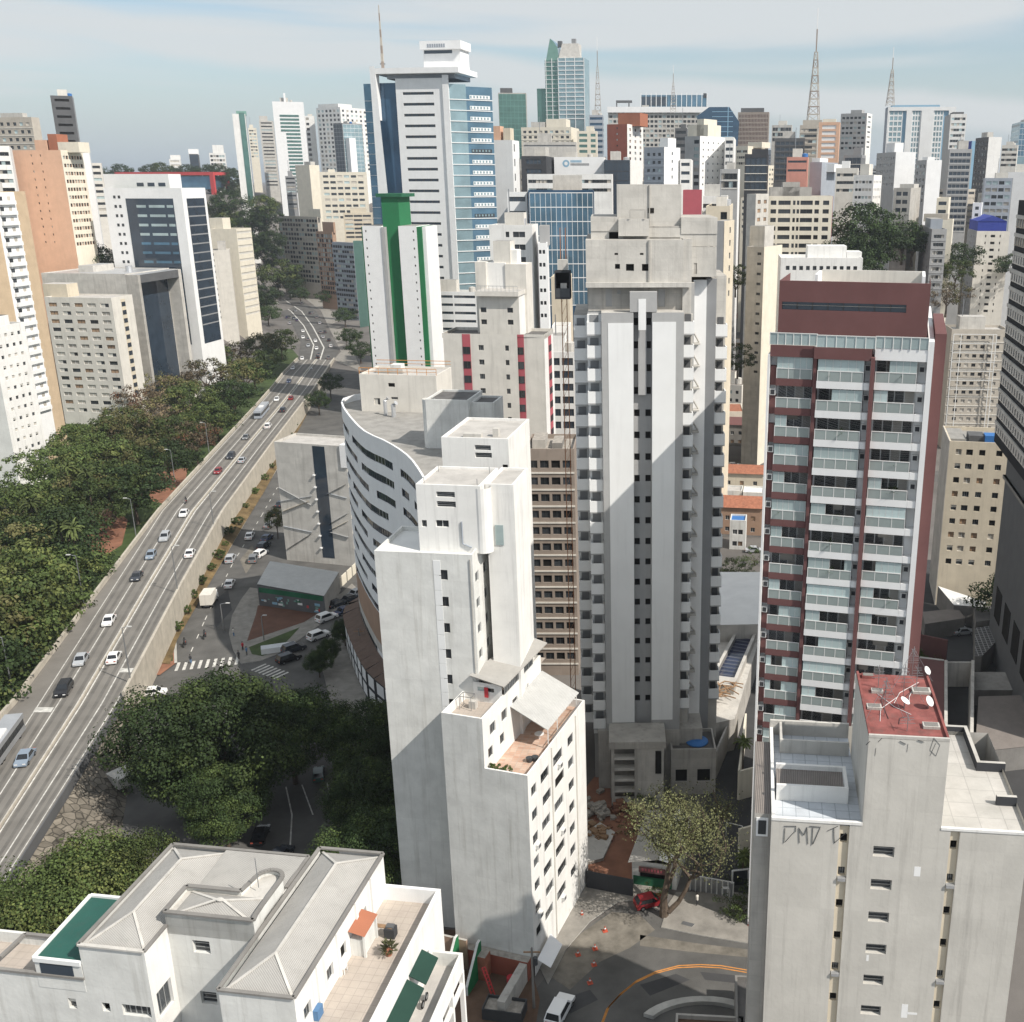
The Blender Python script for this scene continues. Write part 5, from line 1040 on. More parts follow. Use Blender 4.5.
B('office_tower', 'dark grey tower with pale balcony bands behind the peach tower', 'office tower', 50, 72, 76, 96, 520, wall='dark_grey', F=('b', 3.6, 1.1, 1.5), pyB=150, fill='opening', dmax=20, swall='grey_mid', roof='roof_dark')
B('slab_building', 'narrow blank white slab right beside the peach tower', 'building', 79, 88, 93, 146, 470, wall='white_clean', pyB=200)
B('apartment_building', 'greyish terraced apartment block with white top floors at upper left edge', AB, -30, 31, 39, 117, 480, wall='beige_grey', F=('g', 9, 3.2, 1.6, 1.4, 'w'), pyB=200, fine=False, top=((0, 22, 113, 'concrete_pale'),))
B('apartment_building', 'white windowed apartment facade below the greyish terraced block, left edge', AB, -30, 9, 12, 146, 400, wall='white_paint', F=('g', 8, 3.1, 1.5, 1.3, 'g'), pyB=200, fine=False)
B('apartment_building', 'small pale balconied building in the gap left of the white framed office', AB, 90, 101, 104, 163, 600, wall='offwhite', F=('b', 3.2, 1.4, .8), pyB=225)
r = bg('office_block', 'white framed office block with big dark glass panels, left of avenue', OB, 103, 181, 205, 188, 430, wall='white_clean', pyB=330, dmax=34, top=((103, 168, 174),), roof='grass')
t, fr, w, d, z1, zb = r
gp = t.mb('glass_panel');
gp.box(fr, w * .27, w * .88, -.06, -.01, zb - 6, z1 - 4, 'glass_navy'); t.mb('glass_panel#2').box(fr, w + .01, w + .06, d * .16, d * .9, zb - 6, z1 - 4, 'glass_navy')
mg = t.mb('mullion_grid')
for j in range(14):
 z = z1 - 7.5 - 3.6 * j
 for (a, c) in ((.40, .52), (.56, .76), (.79, .87)): mg.box(fr, w * a, w * c, -.12, -.061, z, z + 1.0, 'glass_pale' if j < 4 else 'glass_blue')
 mg.box(fr, w + .06, w + .1, d * .17, d * .89, z, z + .5, 'grey_mid')
for j in range(15):
 for q in (.13, .19): t.win('g', fr, 'F', 0, w * q, z1 - 4 - 3.6 * j, 1.0, 1.1, dep=.0)
for q in (.34, .48, .62): t.mb('attic_window').box(fr, w * q, w * (q + .09), d * .3 - .05, d * .3 - .01, z1 + .6, z1 + 2, 'glass_navy')
t.done()
B('apartment_building', 'pale green building with horizontal louvres on its sunny flank, left of avenue', AB, 209, 236, 251, 229, 590, wall='cream_pale', S=('b', 3.7, 1.3, .4), pyB=325, top=((209, 222, 218),), dmax=40, fill='shutter')
B('apartment_building', 'lower pinkish block in front of the pale green louvred building', AB, 211, 229, 232, 250, 570, wall='offwhite', F=('s', [(.08, .8)], 3.0, 1.2), pyB=325)
r = bg('civic_building', 'grey concrete cube with a deep glazed portal facing the park', 'civic building', 41, 125, 169, 274, 400, wall='concrete_pale', pyB=370, dmax=50, roof='metal_light', par=.3)
t, fr, w, d, z1, zb = r
t.mb('portal_glass').box(fr, w + .02, w + .1, 3, d - 2.5, 0, z1 - 4, 'glass_navy'); q = t.mb('portal_frame'); q.box(fr, w + .1, w + 5, -.01, 1.5, 0, z1 - .35, 'concrete'); q.box(fr, w + .1, w + 5, d - 2, d, 0, z1 - .35, 'concrete_pale'); q.box(fr, w + .1, w + 5, 1.52, d - 2.02, z1 - 3.4, z1 - .4, 'dark_grey', 'metal_light', bottom=True)
t.done()
r = B('apartment_building', 'cream apartment block with brown blinds in bands and a yellow-green window stripe', AB, 44, 111, 132, 298, 375, wall='offwhite', F=('g', 5, 2.95, 3.2, 1.35, 'cchbg', .4), pyB=415, dmax=34, roof='roof_pale', par=.4, top=((42, 66, 284, 'cream'),))
t, fr, w, d, z1, zb = r
fb_ = t.mb('floor_band')
for k in range(13): fb_.box(fr, -.05, w + .02, -.35, -.006, z1 - 2.3 - 2.95 * k, z1 - 1.7 - 2.95 * k, 'white_clean', bottom=True)
b = MB(); b.box(fr, w + .01, w + .08, d * .42, d * .62, 0, z1 - 1, 'cream'); sp_ = bpy.data.objects.new('window_stripe', b.mesh('window_stripe', t.o)); COL.objects.link(sp_); sp_.parent = t.root
for k in range(12): t.win('n', fr, 'R', w + .08, d * .52, z1 - 3.6 - 2.95 * k, 2.2, 1.6, dep=0)
# museum on the ridge
C = aty(171, 172, 1060); f = Fr(C.x, C.y, -8); w = f.hF(209, 172)[0]; t = T('museum', 'long red framed museum with a glass box, far left on the ridge', 'museum', f.W(w / 2, 15, C.z - 20)); zt = C.z
m = t.mb('red_beam'); m.box(f, -60, w + 4, 0, 2.6, zt - 3, zt, 'red_frame', bottom=True); m.box(f, -60, w + 4, 27, 29.6, zt - 3, zt, 'red_frame', bottom=True)
m = t.mb('red_column'); m.box(f, w, w + 4, 0, 2.6, zt - 30, zt - 3.01, 'red_frame'); m.box(f, w, w + 4, 27, 29.6, zt - 30, zt - 3.01, 'red_frame'); m.box(f, w + 1, w + 4, 2.61, 26.99, zt - 3, zt - .1, 'red_frame', bottom=True)
t.mb('glass_box').box(f, -58, w - .5, 2.7, 26.9, zt - 16, zt - 4, 'glass_blue', 'concrete', bottom=True); t.done()
B('apartment_building', 'tiny white building with penthouse on the left skyline', AB, 169, 180, 181, 159, 1150, F=('b', 4, 1.8, 1), wall='white_paint', top=((170, 180, 155),))
B('office_building', 'small navy office block with a white cap on the left skyline', OB, 189, 198, 199, 154, 1200, wall='dark_grey', F=('c', 5, 4, 'glass_navy', 'charcoal'), top=((188, 198, 149, 'white_clean'),))
B('apartment_building', 'white building with a rounded crown alone on the left skyline', AB, 209, 225, 227, 153, 1150, F=('g', 5, 4, 2.4, 2.2, 'g'), wall='white_paint', top=((212, 223, 145),))
r = B('slender_tower', 'slender white tower with a green glass stripe, left of centre skyline', 'apartment tower', 232, 245, 250, 114, 900, wall='white_paint', swall='grey_paint', pyB=196, top=((236, 246, 111, 'sea_green'),)); t, fr, w, d, z1, zb = r
b = MB(); b.box(fr, w * .52, w * .95, -.2, -.02, zb - 8, z1 + 1, 'glass_green'); t.add('glass_stripe', b)
B('apartment_tower', 'pale cream narrow tower right behind the slender green-striped tower', 'apartment tower', 248, 256, 259, 128, 1200, wall='cream_pale', F=('g', 3, 3.3, 2, 1.5, 'g'), pyB=160)
B('office_tower', 'pale grey tower with fine horizontal bands, left of the green-windowed white tower', 'office tower', 259, 273, 276, 121, 1150, wall='concrete_pale', F=('b', 3.4, 1.3, 1.5), pyB=190, top=((259, 267, 116),))
r = B('office_tower', 'white tower with a stack of green windows and a white roof fin', 'office tower', 272, 303, 304, 102, 1100, wall='white_clean', pyB=190, dmax=16, par=.4); t, fr, w, d, z1, zb = r
b = MB(); b.box(fr, w * .38, w * .44, 2, 5, z1 - 1, z1 + 8, 'white_clean'); t.add('roof_fin', b)
for j in range(22):
 b = MB(); b.box(fr, w * (.2 if j < 5 else .36), w * .82, -.3, -.02, z1 - 12 - 3.4 * j - 1.8, z1 - 12 - 3.4 * j, 'glass_green'); t.add('window', b)
B('apartment_tower', 'white narrow tower with one column of dark windows beside the gridded block', 'apartment tower', 304, 314, 317, 116, 1150, wall='white_paint', F=('s', [(.3, 3)], 5, 2.6), pyB=165, fine=False)
B('apartment_tower', 'wide white gridded apartment tower with roof terraces, left of blue-and-white office', 'apartment tower', 316, 340, 367, 107, 1120, wall='white_paint', F=('g', 6, 4.3, 3.0, 2.3, 'g'), S=('g', 6, 4.3, 2.8, 2.1, 'g'), pyB=172, phi=-28, top=((318, 338, 104),), dmax=60)
r = B('glass_tower', 'slate and light blue stepped glass tower before the wide gridded block', 'office tower', 333, 342, 362, 123, 1030, wall='dark_grey', F=('c', 3, 3.6, 'glass_navy', 'grey_paint'), S=('c', 5, 3.6, 'glass_cyan', 'panel_white'), pyB=172, phi=-40, dmax=40); t, fr, w, d, z1, zb = r
b = MB(); b.box(fr, w + .3, w + 6, d * .1, d * .42, zb - 15, z1 - 13, 'white_clean'); t.add('blank_shaft', b)
B('hotel_building', 'cream hotel block with rows of dark windows above the tan street row', 'hotel', 319, 366, 368, 172, 900, wall='cream_pale', F=('g', 6, 4.6, 4.2, 1.9, 'g', 2), pyB=220, roof='roof_pale', fine=False)
B('hotel_wing', 'blank cream wing with grey shaded flank left of the cream hotel', 'hotel', 295, 309, 319, 165, 930, side='R', wall='cream_pale', swall='cream_pale', pyB=215, phi=-30)
B('small_building', 'small dark grey building squeezed left of the blank cream wing', 'building', 285, 295, 297, 176, 960, wall='grey_mid', F=('b', 3.6, 1.4, .6), pyB=212)
B('street_row_building', 'long tan slab with continuous window bands lining the avenue, far end', AB, 278, 317, 318, 217, 800, phi=-37, wall='beige_grey', F=('g', 14, 3.4, 3.0, 2.0, 'g', .3), pyB=285, dmax=14, fine=False, fill='glass', top=((308, 320, 209, 'cream_pale'),))
B('street_row_building', 'tan ribbed slab in the middle of the tan street row', AB, 316, 332, 333, 232, 735, phi=-37, wall='tan_brick', F=('g', 7, 3.2, 2.0, 2.2, 'g', .3), pyB=300, dmax=14, fine=False, top=((322, 333, 222, 'tan_brick'),))
B('street_row_building', 'grey-blue windowed slab nearest in the tan street row', AB, 332, 353, 354, 243, 670, phi=-37, wall='grey_blue', F=('g', 9, 3.0, 2.4, 1.6, 'g', .4), pyB=318, dmax=14, fine=False)
B('street_row_building', 'teal blank wall building squeezed against the green-striped tower', AB, 353, 362, 363, 241, 640, phi=-20, wall='sea_green', pyB=300, dmax=12)
B('apartment_building', 'weathered tan block with roof sheds between hotel and green-striped tower', AB, 343, 372, 376, 213, 850, wall='cream', F=('b', 3.2, 1.5, .8, 3), pyB=240, top=((350, 366, 208),))
# ---------------- filler of the dense skyline: blocks that nothing tells apart
q = random.Random(31)
for k in range(74):
 px = q.choice((q.uniform(505, 740), q.uniform(700, 1020), q.uniform(740, 1010))); D = q.uniform(560, 1250); py = 181 - (D - 500) * .018 + q.uniform(-14, 30) - (10 if D > 900 else 0)
 wpx = q.uniform(9, 22) * 700 / D; wl_ = q.choice(('white_paint', 'white_paint', 'offwhite', 'cream_pale', 'concrete_pale', 'beige_grey', 'grey_paint', 'tan_brick', 'grey_blue')); st = q.choice((('g', 5, 3.1, 1.7, 1.5, 'g'), ('b', 3.2, 1.4, .6, 2), ('g', 4, 3.0, 1.4, 1.3, 'g'), ('s', [(.25, 2.2), (.7, 2.2)], 3.0, 1.4)))
 B('apartment_tower', 'distant pale apartment block lost in the dense skyline right of centre', 'apartment tower', px - wpx, px + wpx * .3, px + wpx, py, D, phi=q.uniform(-50, -5), wall=wl_, F=st, S=q.choice((st, None)), pyB=py + 40, fine=False, dmax=26, group='distant blocks of the dense skyline')
for k in range(46):
 px = q.choice((q.uniform(722, 768), q.uniform(860, 1015), q.uniform(890, 1010))); D = q.uniform(330, 560); C_ = aty(px, 300, D); zt_ = terrain(C_.x, D) + q.uniform(5, 15); py = pix_y(C_.x, D, zt_); wpx = q.uniform(6, 15) * 400 / D
 if 915 < px < 1012 and 300 < D < 400 or 968 < px < 1012 and D < 490: continue
 B('house', 'small house with a flat or tiled roof in the dense quarter right of the towers', 'house', px - wpx, px + wpx * .5, px + wpx, py, D, phi=q.uniform(-30, 5), wall=q.choice(('offwhite', 'cream_pale', 'white_worn', 'concrete', 'beige_grey', 'tan')), F=('g', 3, 3, 1.2, 1.2, 'g'), pyB=py + 25, fine=False, dmax=14, roof=q.choice(('terracotta', 'roof_pale', 'roof_grey', 'roof_dark', 'corrugated_old')), par=.25, group='small houses of the dense quarter')
# ---------------- blue-and-white office tower, with its podium
C = aty(448, 80, 430); f = Fr(aty(372, 80, 430).x, 432, -10); U = lambda px, py=80, v=0.: f.hF(px, py, v)[0]; Zt = lambda py, v=0.: f.hF(430, py, v)[1]
t = T('office_tower', 'tall white and blue glass office tower with an overhanging white roof slab', 'office tower', f.W(14, 12, 0))
wL, wA, wB = U(395), U(443), U(370); zt = Zt(78); b = t.mb('white_wall')
WW = [(U(418, 92), Zt(94.6 + 10.85 * k), 12.5, 1.0, 'n') for k in range(19)]
b.wall(f, 'F', 0, wL, wA + 2, 0, zt, WW, 'white_clean', .3)
for w in WW: t.win('n', f, 'F', 0, *w[:4], dep=.3)
b.box(f, wA - .2, wA + 2.2, -.6, -.01, 0, zt + 1, 'white_clean')
gl = t.mb('glass_bay'); gl.box(f, wB, wL - .02, 1.2, 20, 0, Zt(82), 'glass_deep'); gl.box(f, wB - 4.2, wB - .02, 3, 18, 0, Zt(82), 'glass_blue')
fi = t.mb('white_fin'); fi.face([f.W(U(372, 65), -2.6, Zt(66)), f.W(U(377, 65), -2.6, Zt(66)), f.W(U(388.5, 194, -2), -2.6, Zt(194)), f.W(U(379, 194, -2), -2.6, Zt(194))], 'white_clean'); fi.box(f, U(373), U(378), -2.4, 1.2, Zt(120), zt + 1.5, 'white_clean')
rg = t.mb('glass_flank'); fd = Fr(*f.W(wA + 2.2, 0, 0).xy, -10 + 38); dl = solve(Vector((*f.W(wA + 2.2, 0, 0).xy, 118)), (fd.c, fd.s), 466); d2 = 34
rg.box(fd, 0, dl, 0, 14, 0, Zt(84), 'glass_cyan'); fe = Fr(*fd.W(dl, 0, 0).xy, 32); de = min(40, max(8, solve(Vector((*fe.W(0, 0, 0).xy, 118)), (fe.c, fe.s), 492)))
rg.box(fe, 0, de, 0.01, 12, 0, Zt(86), 'glass_blue')
ml = t.mb('white_sill_band')
for k in range(26):
 z = Zt(97 + 10.85 * k) - 1
 if z < 8: break
 ml.box(fd, -.05, dl + .1, -.3, -.01, z, z + .3, 'panel_white'); ml.box(fe, -.1, de, -.3, 0, z, z + .3, 'panel_white')
 ml.box(f, wB - 4.3, wL - .1, 1.0 if 0 else 2.9, 2.99, z, z + .2, 'panel_white')
for k in range(16):
 z = Zt(97 + 10.85 * k) - 1 + .35; o = MB(); o.box(fe, de * .12, de * .9, -.22, -.02, z + .2, z + 1.5, 'panel_white' if k % 6 != 5 else 'charcoal')
 for i in range(6): o.box(fe, de * (.14 + .125 * i), de * (.2 + .125 * i), -.26, -.221, z + .5, z + 1.3, 'glass_cyan')
 t.add('blind_strip', o)
rs = t.mb('roof_slab'); rs.box(f, U(373, 65), wA + 7, -2, 20, zt + 1.6, zt + 3.6, 'white_clean', bottom=True); rs.box(f, wL - 4, wA + 4, 2, 20, zt, zt + 1.6, 'grey_blue')
rh = t.mb('roof_house'); zr2 = f.hF(442, 41, 8)[1]; rh.box(f, U(423, 50, 8), U(460, 50, 8), 8, 18, zt + 3.5, zr2, 'white_clean'); rh.box(f, U(424, 50, 8), U(452, 50, 8), 7.95, 7.99, zr2 - 4.4, zr2 - 3.2, 'glass_navy'); rh.box(f, U(419, 45, 6), U(460, 45, 6), 6.5, 18.5, zr2 - 3, zr2 - .0, 'white_clean', bottom=True)
lg = t.mb('roof_lettering')
for i in range(8): lg.box(f, U(427 + 2.3 * i, 46, 6.4), U(428.6 + 2.3 * i, 46, 6.4), 6.4, 6.49, zr2 - 2.3, zr2 - 1.1, 'grey_blue')
t.done()
mt = MB(); z0 = zt + 3.6; p = f.W(U(378.5, 50), 3, 0); q = aty(376, 5, p.y)
for k in range(8): mt.bar((p.x, p.y, z0 + (q.z - z0) * k / 8), (p.x, p.y, z0 + (q.z - z0) * (k + 1) / 8), 1.0 - .1 * k, 'beige_grey' if k % 2 else 'taupe')
mt.bar((p.x - 1, p.y, z0 + 2), (p.x + 1, p.y, z0 + 2), .5, 'steel'); solo('radio_mast', mt, 'red and white radio mast on the roof of the blue-and-white office tower', 'mast', (p.x, p.y, z0))
B('office_podium', 'pale blue low office wing with planted roof below the blue-and-white tower', OB, 428, 478, 484, 292, 405, wall='panel_white', F=('b', 3.1, 1.0, 1.0, 2), pyB=372, roof='roof_grey')
# ---------------- white and green striped tower
f = Fr(*aty(362, 225, 388).xy, -6); U = lambda px, py=225, v=0.: f.hF(px, py, v)[0]; Zt = lambda py, v=0.: f.hF(395, py, v)[1]
t = T('apartment_tower', 'white tower with broad green vertical stripes, left of centre', 'apartment tower', f.W(10, 8, 0))
zt = Zt(226); b = t.mb('white_wall'); u = [U(x) for x in (362, 381, 384.5, 398, 416, 421, 424.5)]
WL = [(u[0] + 1.2, zt - 2.2 - 3.0 * k, .5, .7, 'd') for k in range(18)];
b.wall(f, 'F', 0, u[0], u[1], 0, zt, WL, 'white_clean', .2, None, 'opening'); b.wall(f, 'F', 0, u[3], u[4], 0, zt, [(u[4] - 1.2, w[1], .5, .7) for w in WL], 'white_clean', .2, None, 'opening')
b.box(f, u[0], u[1], .21, 16, 0, zt - .01, 'white_clean', 'roof_grey'); b.box(f, u[3], u[4], .21, 16, 0, zt - .01, 'white_clean', 'roof_grey')
gs = t.mb('green_stripe'); gs.box(f, u[1] + .01, u[3] - .01, 2.0, 15, 0, Zt(197, 2), 'green_paint', 'roof_grey'); gs.box(f, u[0] - .5, u[0] - .01, .3, 15, 0, zt - .3, 'green_paint'); gs.box(f, u[4] + .01, u[5], .3, 15, 0, zt - .3, 'green_paint')
gs.box(f, U(376, 196, 1.6), U(402, 196, 1.6), 1.2, 16, Zt(197, 2) + .01, Zt(195, 2) + .5, 'board_green', bottom=True)
b.box(f, u[1] + .02, u[2], -.3, 1.9, 0, zt - .4, 'grey_paint'); b.box(f, u[5] + .01, u[6], 1, 15, 0, zt - .3, 'white_clean')
t.done()
# ---------------- white building with pink window stripes
f = Fr(*aty(443, 336, 216).xy, -7); U = lambda px, py=336, v=0.: f.hF(px, py, v)[0]; Zt = lambda py, v=0.: f.hF(490, py, v)[1]
t = T('apartment_building', 'off-white stepped building with pink window stripes behind the curved block', AB, f.W(10, 8, 0)); zt = Zt(334)
uC = U(543.5); d = max(6, min(20, solve(Vector((*f.W(uC, 0, 0).xy, zt)), (-f.s, f.c), 553)))
b = t.mb('wall'); px_w = []
for k in range(8): px_w += [(U(480.5), zt - 3.4 - 3.0 * k, 1.1, 1.1, 'a'), (U(506.5), zt - 3.4 - 3.0 * k, .8, 1.1, 'g')]
b.wall(f, 'F', 0, 0, U(517), zt - 30, zt, px_w, 'offwhite', .2); b.wall(f, 'F', .6, U(517), uC, 0, zt, [], 'offwhite')
for w in px_w: t.win(w[4], f, 'F', 0, *w[:4], dep=.2)
b.wall(f, 'L', 0, 0, d, 0, zt, [], 'offwhite'); b.wall(f, 'R', uC, .6, d, 0, zt, [], 'white_paint')
for (a, c, v) in ((U(462), U(470), 0), (U(514.8), U(523), .58)):
 s = t.mb('pink_stripe#%d' % int(v * 10)); s.box(f, a, c, v - .06, v - .005, 10, zt - .1, 'pink_red')
 for k in range(14): t.win('g', f, 'F', v - .06, (a + c) / 2, zt - 4.2 - 3.0 * k, (c - a) * .9, 1.5, dep=-.01)
s = t.mb('pink_stripe#s'); s.box(f, uC + .01, uC + .06, d * .45, d * .75, 10, zt - 1, 'pink_red')
for k in range(10): t.win('g', f, 'R', uC + .06, d * .6, zt - 4.2 - 3.0 * k, d * .28, 1.4, dep=-.01)
rr_ = t.mb('roof#m'); rr_.face([f.W(0, 0, zt - .6), f.W(uC, .6, zt - .6), f.W(uC, d, zt - .6), f.W(0, d, zt - .6)], 'roof_dark')
for (a, c, e, g_) in ((0, uC, d, d + .2), (-.2, 0, 0, d), (uC, uC + .0, .6, d)): b.box(f, a, c, e, g_, zt - 1, zt + .02, 'offwhite')
zc = Zt(296); hw = [(U(483.5), Zt(313), 1.2, 1.0, 'g'), (U(510), Zt(313), 1.2, 1.0, 'g'), (U(483.5), Zt(325), 1.2, 1.0, 'g'), (U(510), Zt(325), 1.2, 1.0, 'g')]
hb = t.mb('head_house'); hb.wall(f, 'F', .9, U(479), U(519), zt - 1, zc, hw, 'offwhite', .2); hb.wall(f, 'R', U(519), .9, 8, zt - 1, zc, [], 'white_paint'); hb.wall(f, 'L', U(479), .9, 8, zt - 1, zc, [], 'offwhite'); hb.box(f, U(477), U(520), -.2, 8, zc - .02, zc + .9, 'offwhite', 'roof_pale', bottom=True)
for w in hw: t.win('g', f, 'F', .9, *w[:4], dep=.2)
hb.box(f, U(470), U(481), 6, 12, zt - 1, Zt(262, 6), 'offwhite'); hb.box(f, U(481), U(500), 6.5, 12, zt - 1, Zt(263, 6), 'white_paint'); hb.box(f, U(500), U(521), 6.2, 12, zt - 1, Zt(264, 6), 'offwhite')
up = t.mb('upper_head'); up.box(f, U(488), U(505), 7, 11, Zt(264, 6), Zt(241, 7), 'offwhite', 'roof_grey'); up.box(f, U(505), U(511), 7.5, 11, Zt(264, 6), Zt(250, 7), 'white_paint')
r_ = t.mb('railing')
for i in range(11): u = U(479) + (U(519) - U(479)) * i / 10; r_.bar(f.W(u, 0, zc + .9), f.W(u, 0, zc + 2), .07, 'frame_alu')
r_.bar(f.W(U(479), 0, zc + 2), f.W(U(519), 0, zc + 2), .09, 'frame_alu'); t.done()
# ---------------- centre: between the curved block and the unfinished tower
B('apartment_building', 'taupe apartment block with four columns of dark windows left of unfinished tower', AB, 525, 574, 578, 449, 172, phi=0, wall='taupe', F=('g', 4, 3.0, 1.5, 1.35, 'gggd', .3), pyB=690, roof='rubble', top=((532, 545, 440, 'concrete'), (552, 562, 443, 'concrete_dark')))
B('apartment_building', 'white block with dark glazed balconies seen in the slot left of unfinished tower', AB, 545, 576, 579, 352, 240, phi=0, wall='white_paint', F=('b', 3.0, 1.7, .5, 2), pyB=440, fill='glass_navy')
B('apartment_building', 'small white house-front with few dark windows above the glazed balconies', AB, 552, 569, 571, 326, 262, phi=0, wall='white_paint', F=('g', 3, 3.2, .9, 1.0, 'g'), pyB=350)
B('apartment_building', 'beige blank building end behind the construction hoist', AB, 551, 569, 572, 277, 285, phi=0, wall='cream', pyB=330)
B('apartment_tower', 'white tower with a grey shaded recess and balconies behind the pink-striped building', 'apartment tower', 489, 532, 538, 225, 262, phi=-4, wall='white_paint', F=('s', [(.42, .9), (.62, 1.5), (.76, 1.5)], 3.0, 1.3), pyB=325)
B('apartment_tower', 'slim white tower with stacked corner balconies, right of the shaded recess', 'apartment tower', 538, 547, 551, 243, 255, phi=-8, wall='white_clean', F=('s', [(.22, .6), (.62, .6)], 3.0, .9), S=('g', 2, 3.0, 1.3, 1.6, 'g', .2), pyB=330, top=((539, 549, 226, 'grey_paint'),))
B('office_building', 'pale blue-white slab right of the tall blue-and-white office tower', OB, 485, 512, 519, 140, 470, wall='panel_white', S=('s', [(.3, 2)], 6, 3), pyB=250, top=((493, 500, 126, 'peach'), (503, 510, 128, 'cream')))
B('glass_office', 'teal glass office block with white floor lines behind unfinished tower', OB, 528, 594, 606, 190, 330, phi=4, wall='glass_deep', F=('c', 12, 4.2, 'glass_blue', 'panel_white'), S=('c', 3, 4.2, 'glass_deep', 'panel_white'), pyB=290, roof='grass_dry', par=.5)
B('office_building', 'white wing with dark strip windows left of the teal glass office', OB, 507, 527, 528, 192, 335, phi=2, wall='panel_white', F=('b', 4.2, 1.4, .6), pyB=240)
B('office_building', 'long low white office with ribbon windows above the teal glass block', OB, 527, 612, 626, 174, 450, phi=0, wall='white_paint', F=('g', 22, 3.4, 1.7, 1.3, 'g', .5), pyB=200, fine=False, top=((553, 577, 180, 'offwhite'),))
B('office_building', 'black and white striped office block left of the blank white sign wall', OB, 521, 546, 554, 156, 480, phi=-2, wall='charcoal', F=('b', 4.0, 1.9, 2.0), fill='panel_white', pyB=192)
# building with a painted sign on its blank wall
r = bg('sign_building', 'white blank wall with a faint round logo and two lines of lettering', OB, 554, 604, 606, 157, 500, phi=0, wall='white_clean', pyB=180, cap='charcoal'); t, fr, w, d, z1, zb = r
s = t.mb('wall_sign'); u0, zc = fr.hF(566, 163.5)
ring_ = [fr.W(u0 + 1.6 * math.cos(k * math.pi / 8), -.03, zc + 1.6 * math.sin(k * math.pi / 8)) for k in range(16)]; s.face(ring_, 'sky_blue_wall'); s.face([fr.W(u0 + .8 * math.cos(k * math.pi / 8), -.05, zc + .8 * math.sin(k * math.pi / 8)) for k in range(16)], 'white_clean')
for (x0, n, yy, mat) in ((570.5, 9, 161.3, 'sky_blue_wall'), (570.5, 15, 164.4, 'grey_mid')):
 for i in range(n): a, z = fr.hF(x0 + 1.25 * i, yy); s.box(fr, a, a + .45, -.04, -.01, z - .5, z + .5, mat)
t.done()
B('office_building', 'navy glass box right of the white sign wall', OB, 604, 630, 631, 160, 495, phi=0, wall='glass_navy', F=('c', 6, 4, 'glass_navy', 'charcoal'), pyB=176)
B('office_building', 'grey louvred block above the black and white striped office', OB, 523, 576, 577, 142, 560, phi=0, wall='concrete_pale', F=('b', 4, .8, .3), pyB=158, fill='grey_mid')
B('office_tower', 'green glass office tower with a grey concrete cap, right of the blue-and-white tower', 'office tower', 498, 526, 529, 93, 800, wall='concrete', F=('c', 7, 4, 'glass_green', 'sea_green'), pyB=155, top=((500, 512, 88, 'dark_grey'),))
B('apartment_building', 'cream terraced apartment block with stepped roofs below the curved glass tower', AB, 521, 571, 579, 127, 700, wall='cream_pale', F=('g', 9, 3.2, 2.0, 1.5, 'g'), pyB=150, fine=False, top=((531, 545, 122, 'concrete_pale'), (546, 566, 119)))
B('apartment_building', 'cream apartment tower with a green glass stripe right of the cream terraced block', AB, 577, 597, 600, 131, 690, wall='cream_pale', F=('s', [(.3, 5), (.8, 3)], 3.2, 1.7), pyB=158, fill='glass_green', fine=False)
B('apartment_building', 'navy and white striped building beside the left brick tower', AB, 589, 603, 608, 115, 750, wall='grey_blue', F=('b', 3.6, 1.6, .5), S=('b', 3.6, 2.0, .3), pyB=160, fill='glass_deep', fine=False)
B('apartment_tower', 'red brick apartment tower with white balcony stack, centre skyline', 'apartment tower', 607, 627, 643, 124, 620, wall='brick_red', S=('g', 3, 3.1, 2.8, 1.5, 'g', .3), swall='white_paint', F=('s', [(.5, .8)], 3.1, .9), pyB=165, phi=-20, dmax=30, fine=False, top=((618, 640, 113, 'orange_wall'),))
# curved glass tower with pointed crown
C = aty(536, 90, 930); f = Fr(C.x, C.y, -8); U = lambda px, py=90, v=0.: f.hF(px, py, v)[0]; Zt = lambda py, v=0.: f.hF(560, py, v)[1]
t = T('glass_tower', 'tall green glass tower with a curved pointed crown on the skyline', 'office tower', f.W(20, 15, 60))
t.mb('side_block').box(f, 0, U(545), 3, 25, 60, Zt(88), 'glass_green', 'roof_grey')
pf = [(545, 62), (546, 58), (548, 46), (549.5, 38), (553, 41), (557, 47), (558.5, 60)]
bb = t.mb('glass_body'); bb.box(f, U(545), U(558.5), 1.5, 24, 60, Zt(60), 'glass_green'); bb.box(f, U(558.5) + .01, U(584.5), 0, 22, 60, Zt(58), 'glass_cyan', 'white_clean')
cr_ = t.mb('crown'); pts = [(U(x, y), Zt(y)) for x, y in pf]; c1_, c2_ = [f.W(a, 1.5, z) for a, z in pts], [f.W(a, 20, z) for a, z in pts]; cr_.face(c1_, 'sea_green'); cr_.face(c2_, 'sea_green')
for i in range(len(pts) - 1): cr_.face([c1_[i], c1_[i + 1], c2_[i + 1], c2_[i]], 'glass_cyan')
cr_.face([f.W(U(559), 1, Zt(58)), f.W(U(581), 1, Zt(58)), f.W(U(577, 43), 4, Zt(43)), f.W(U(561, 43), 4, Zt(43))], 'concrete_pale'); cr_.box(f, U(561, 43), U(577, 43), 4, 18, Zt(60), Zt(43), 'concrete_pale')
cr_.box(f, U(570, 40), U(574, 40), 6, 10, Zt(43), Zt(38), 'grey_mid'); cr_.box(f, U(556, 42), U(560, 42), 6, 10, Zt(46), Zt(40), 'dark_grey')
ml = t.mb('white_sill_band')
for k in range(14):
 z = Zt(62 + 4.4 * k); ml.box(f, U(558.5), U(584.7), -.35, -.01, z, z + .7, 'panel_white'); ml.box(f, U(545), U(558.5), 1.1, 1.49, z, z + .35, 'panel_white')
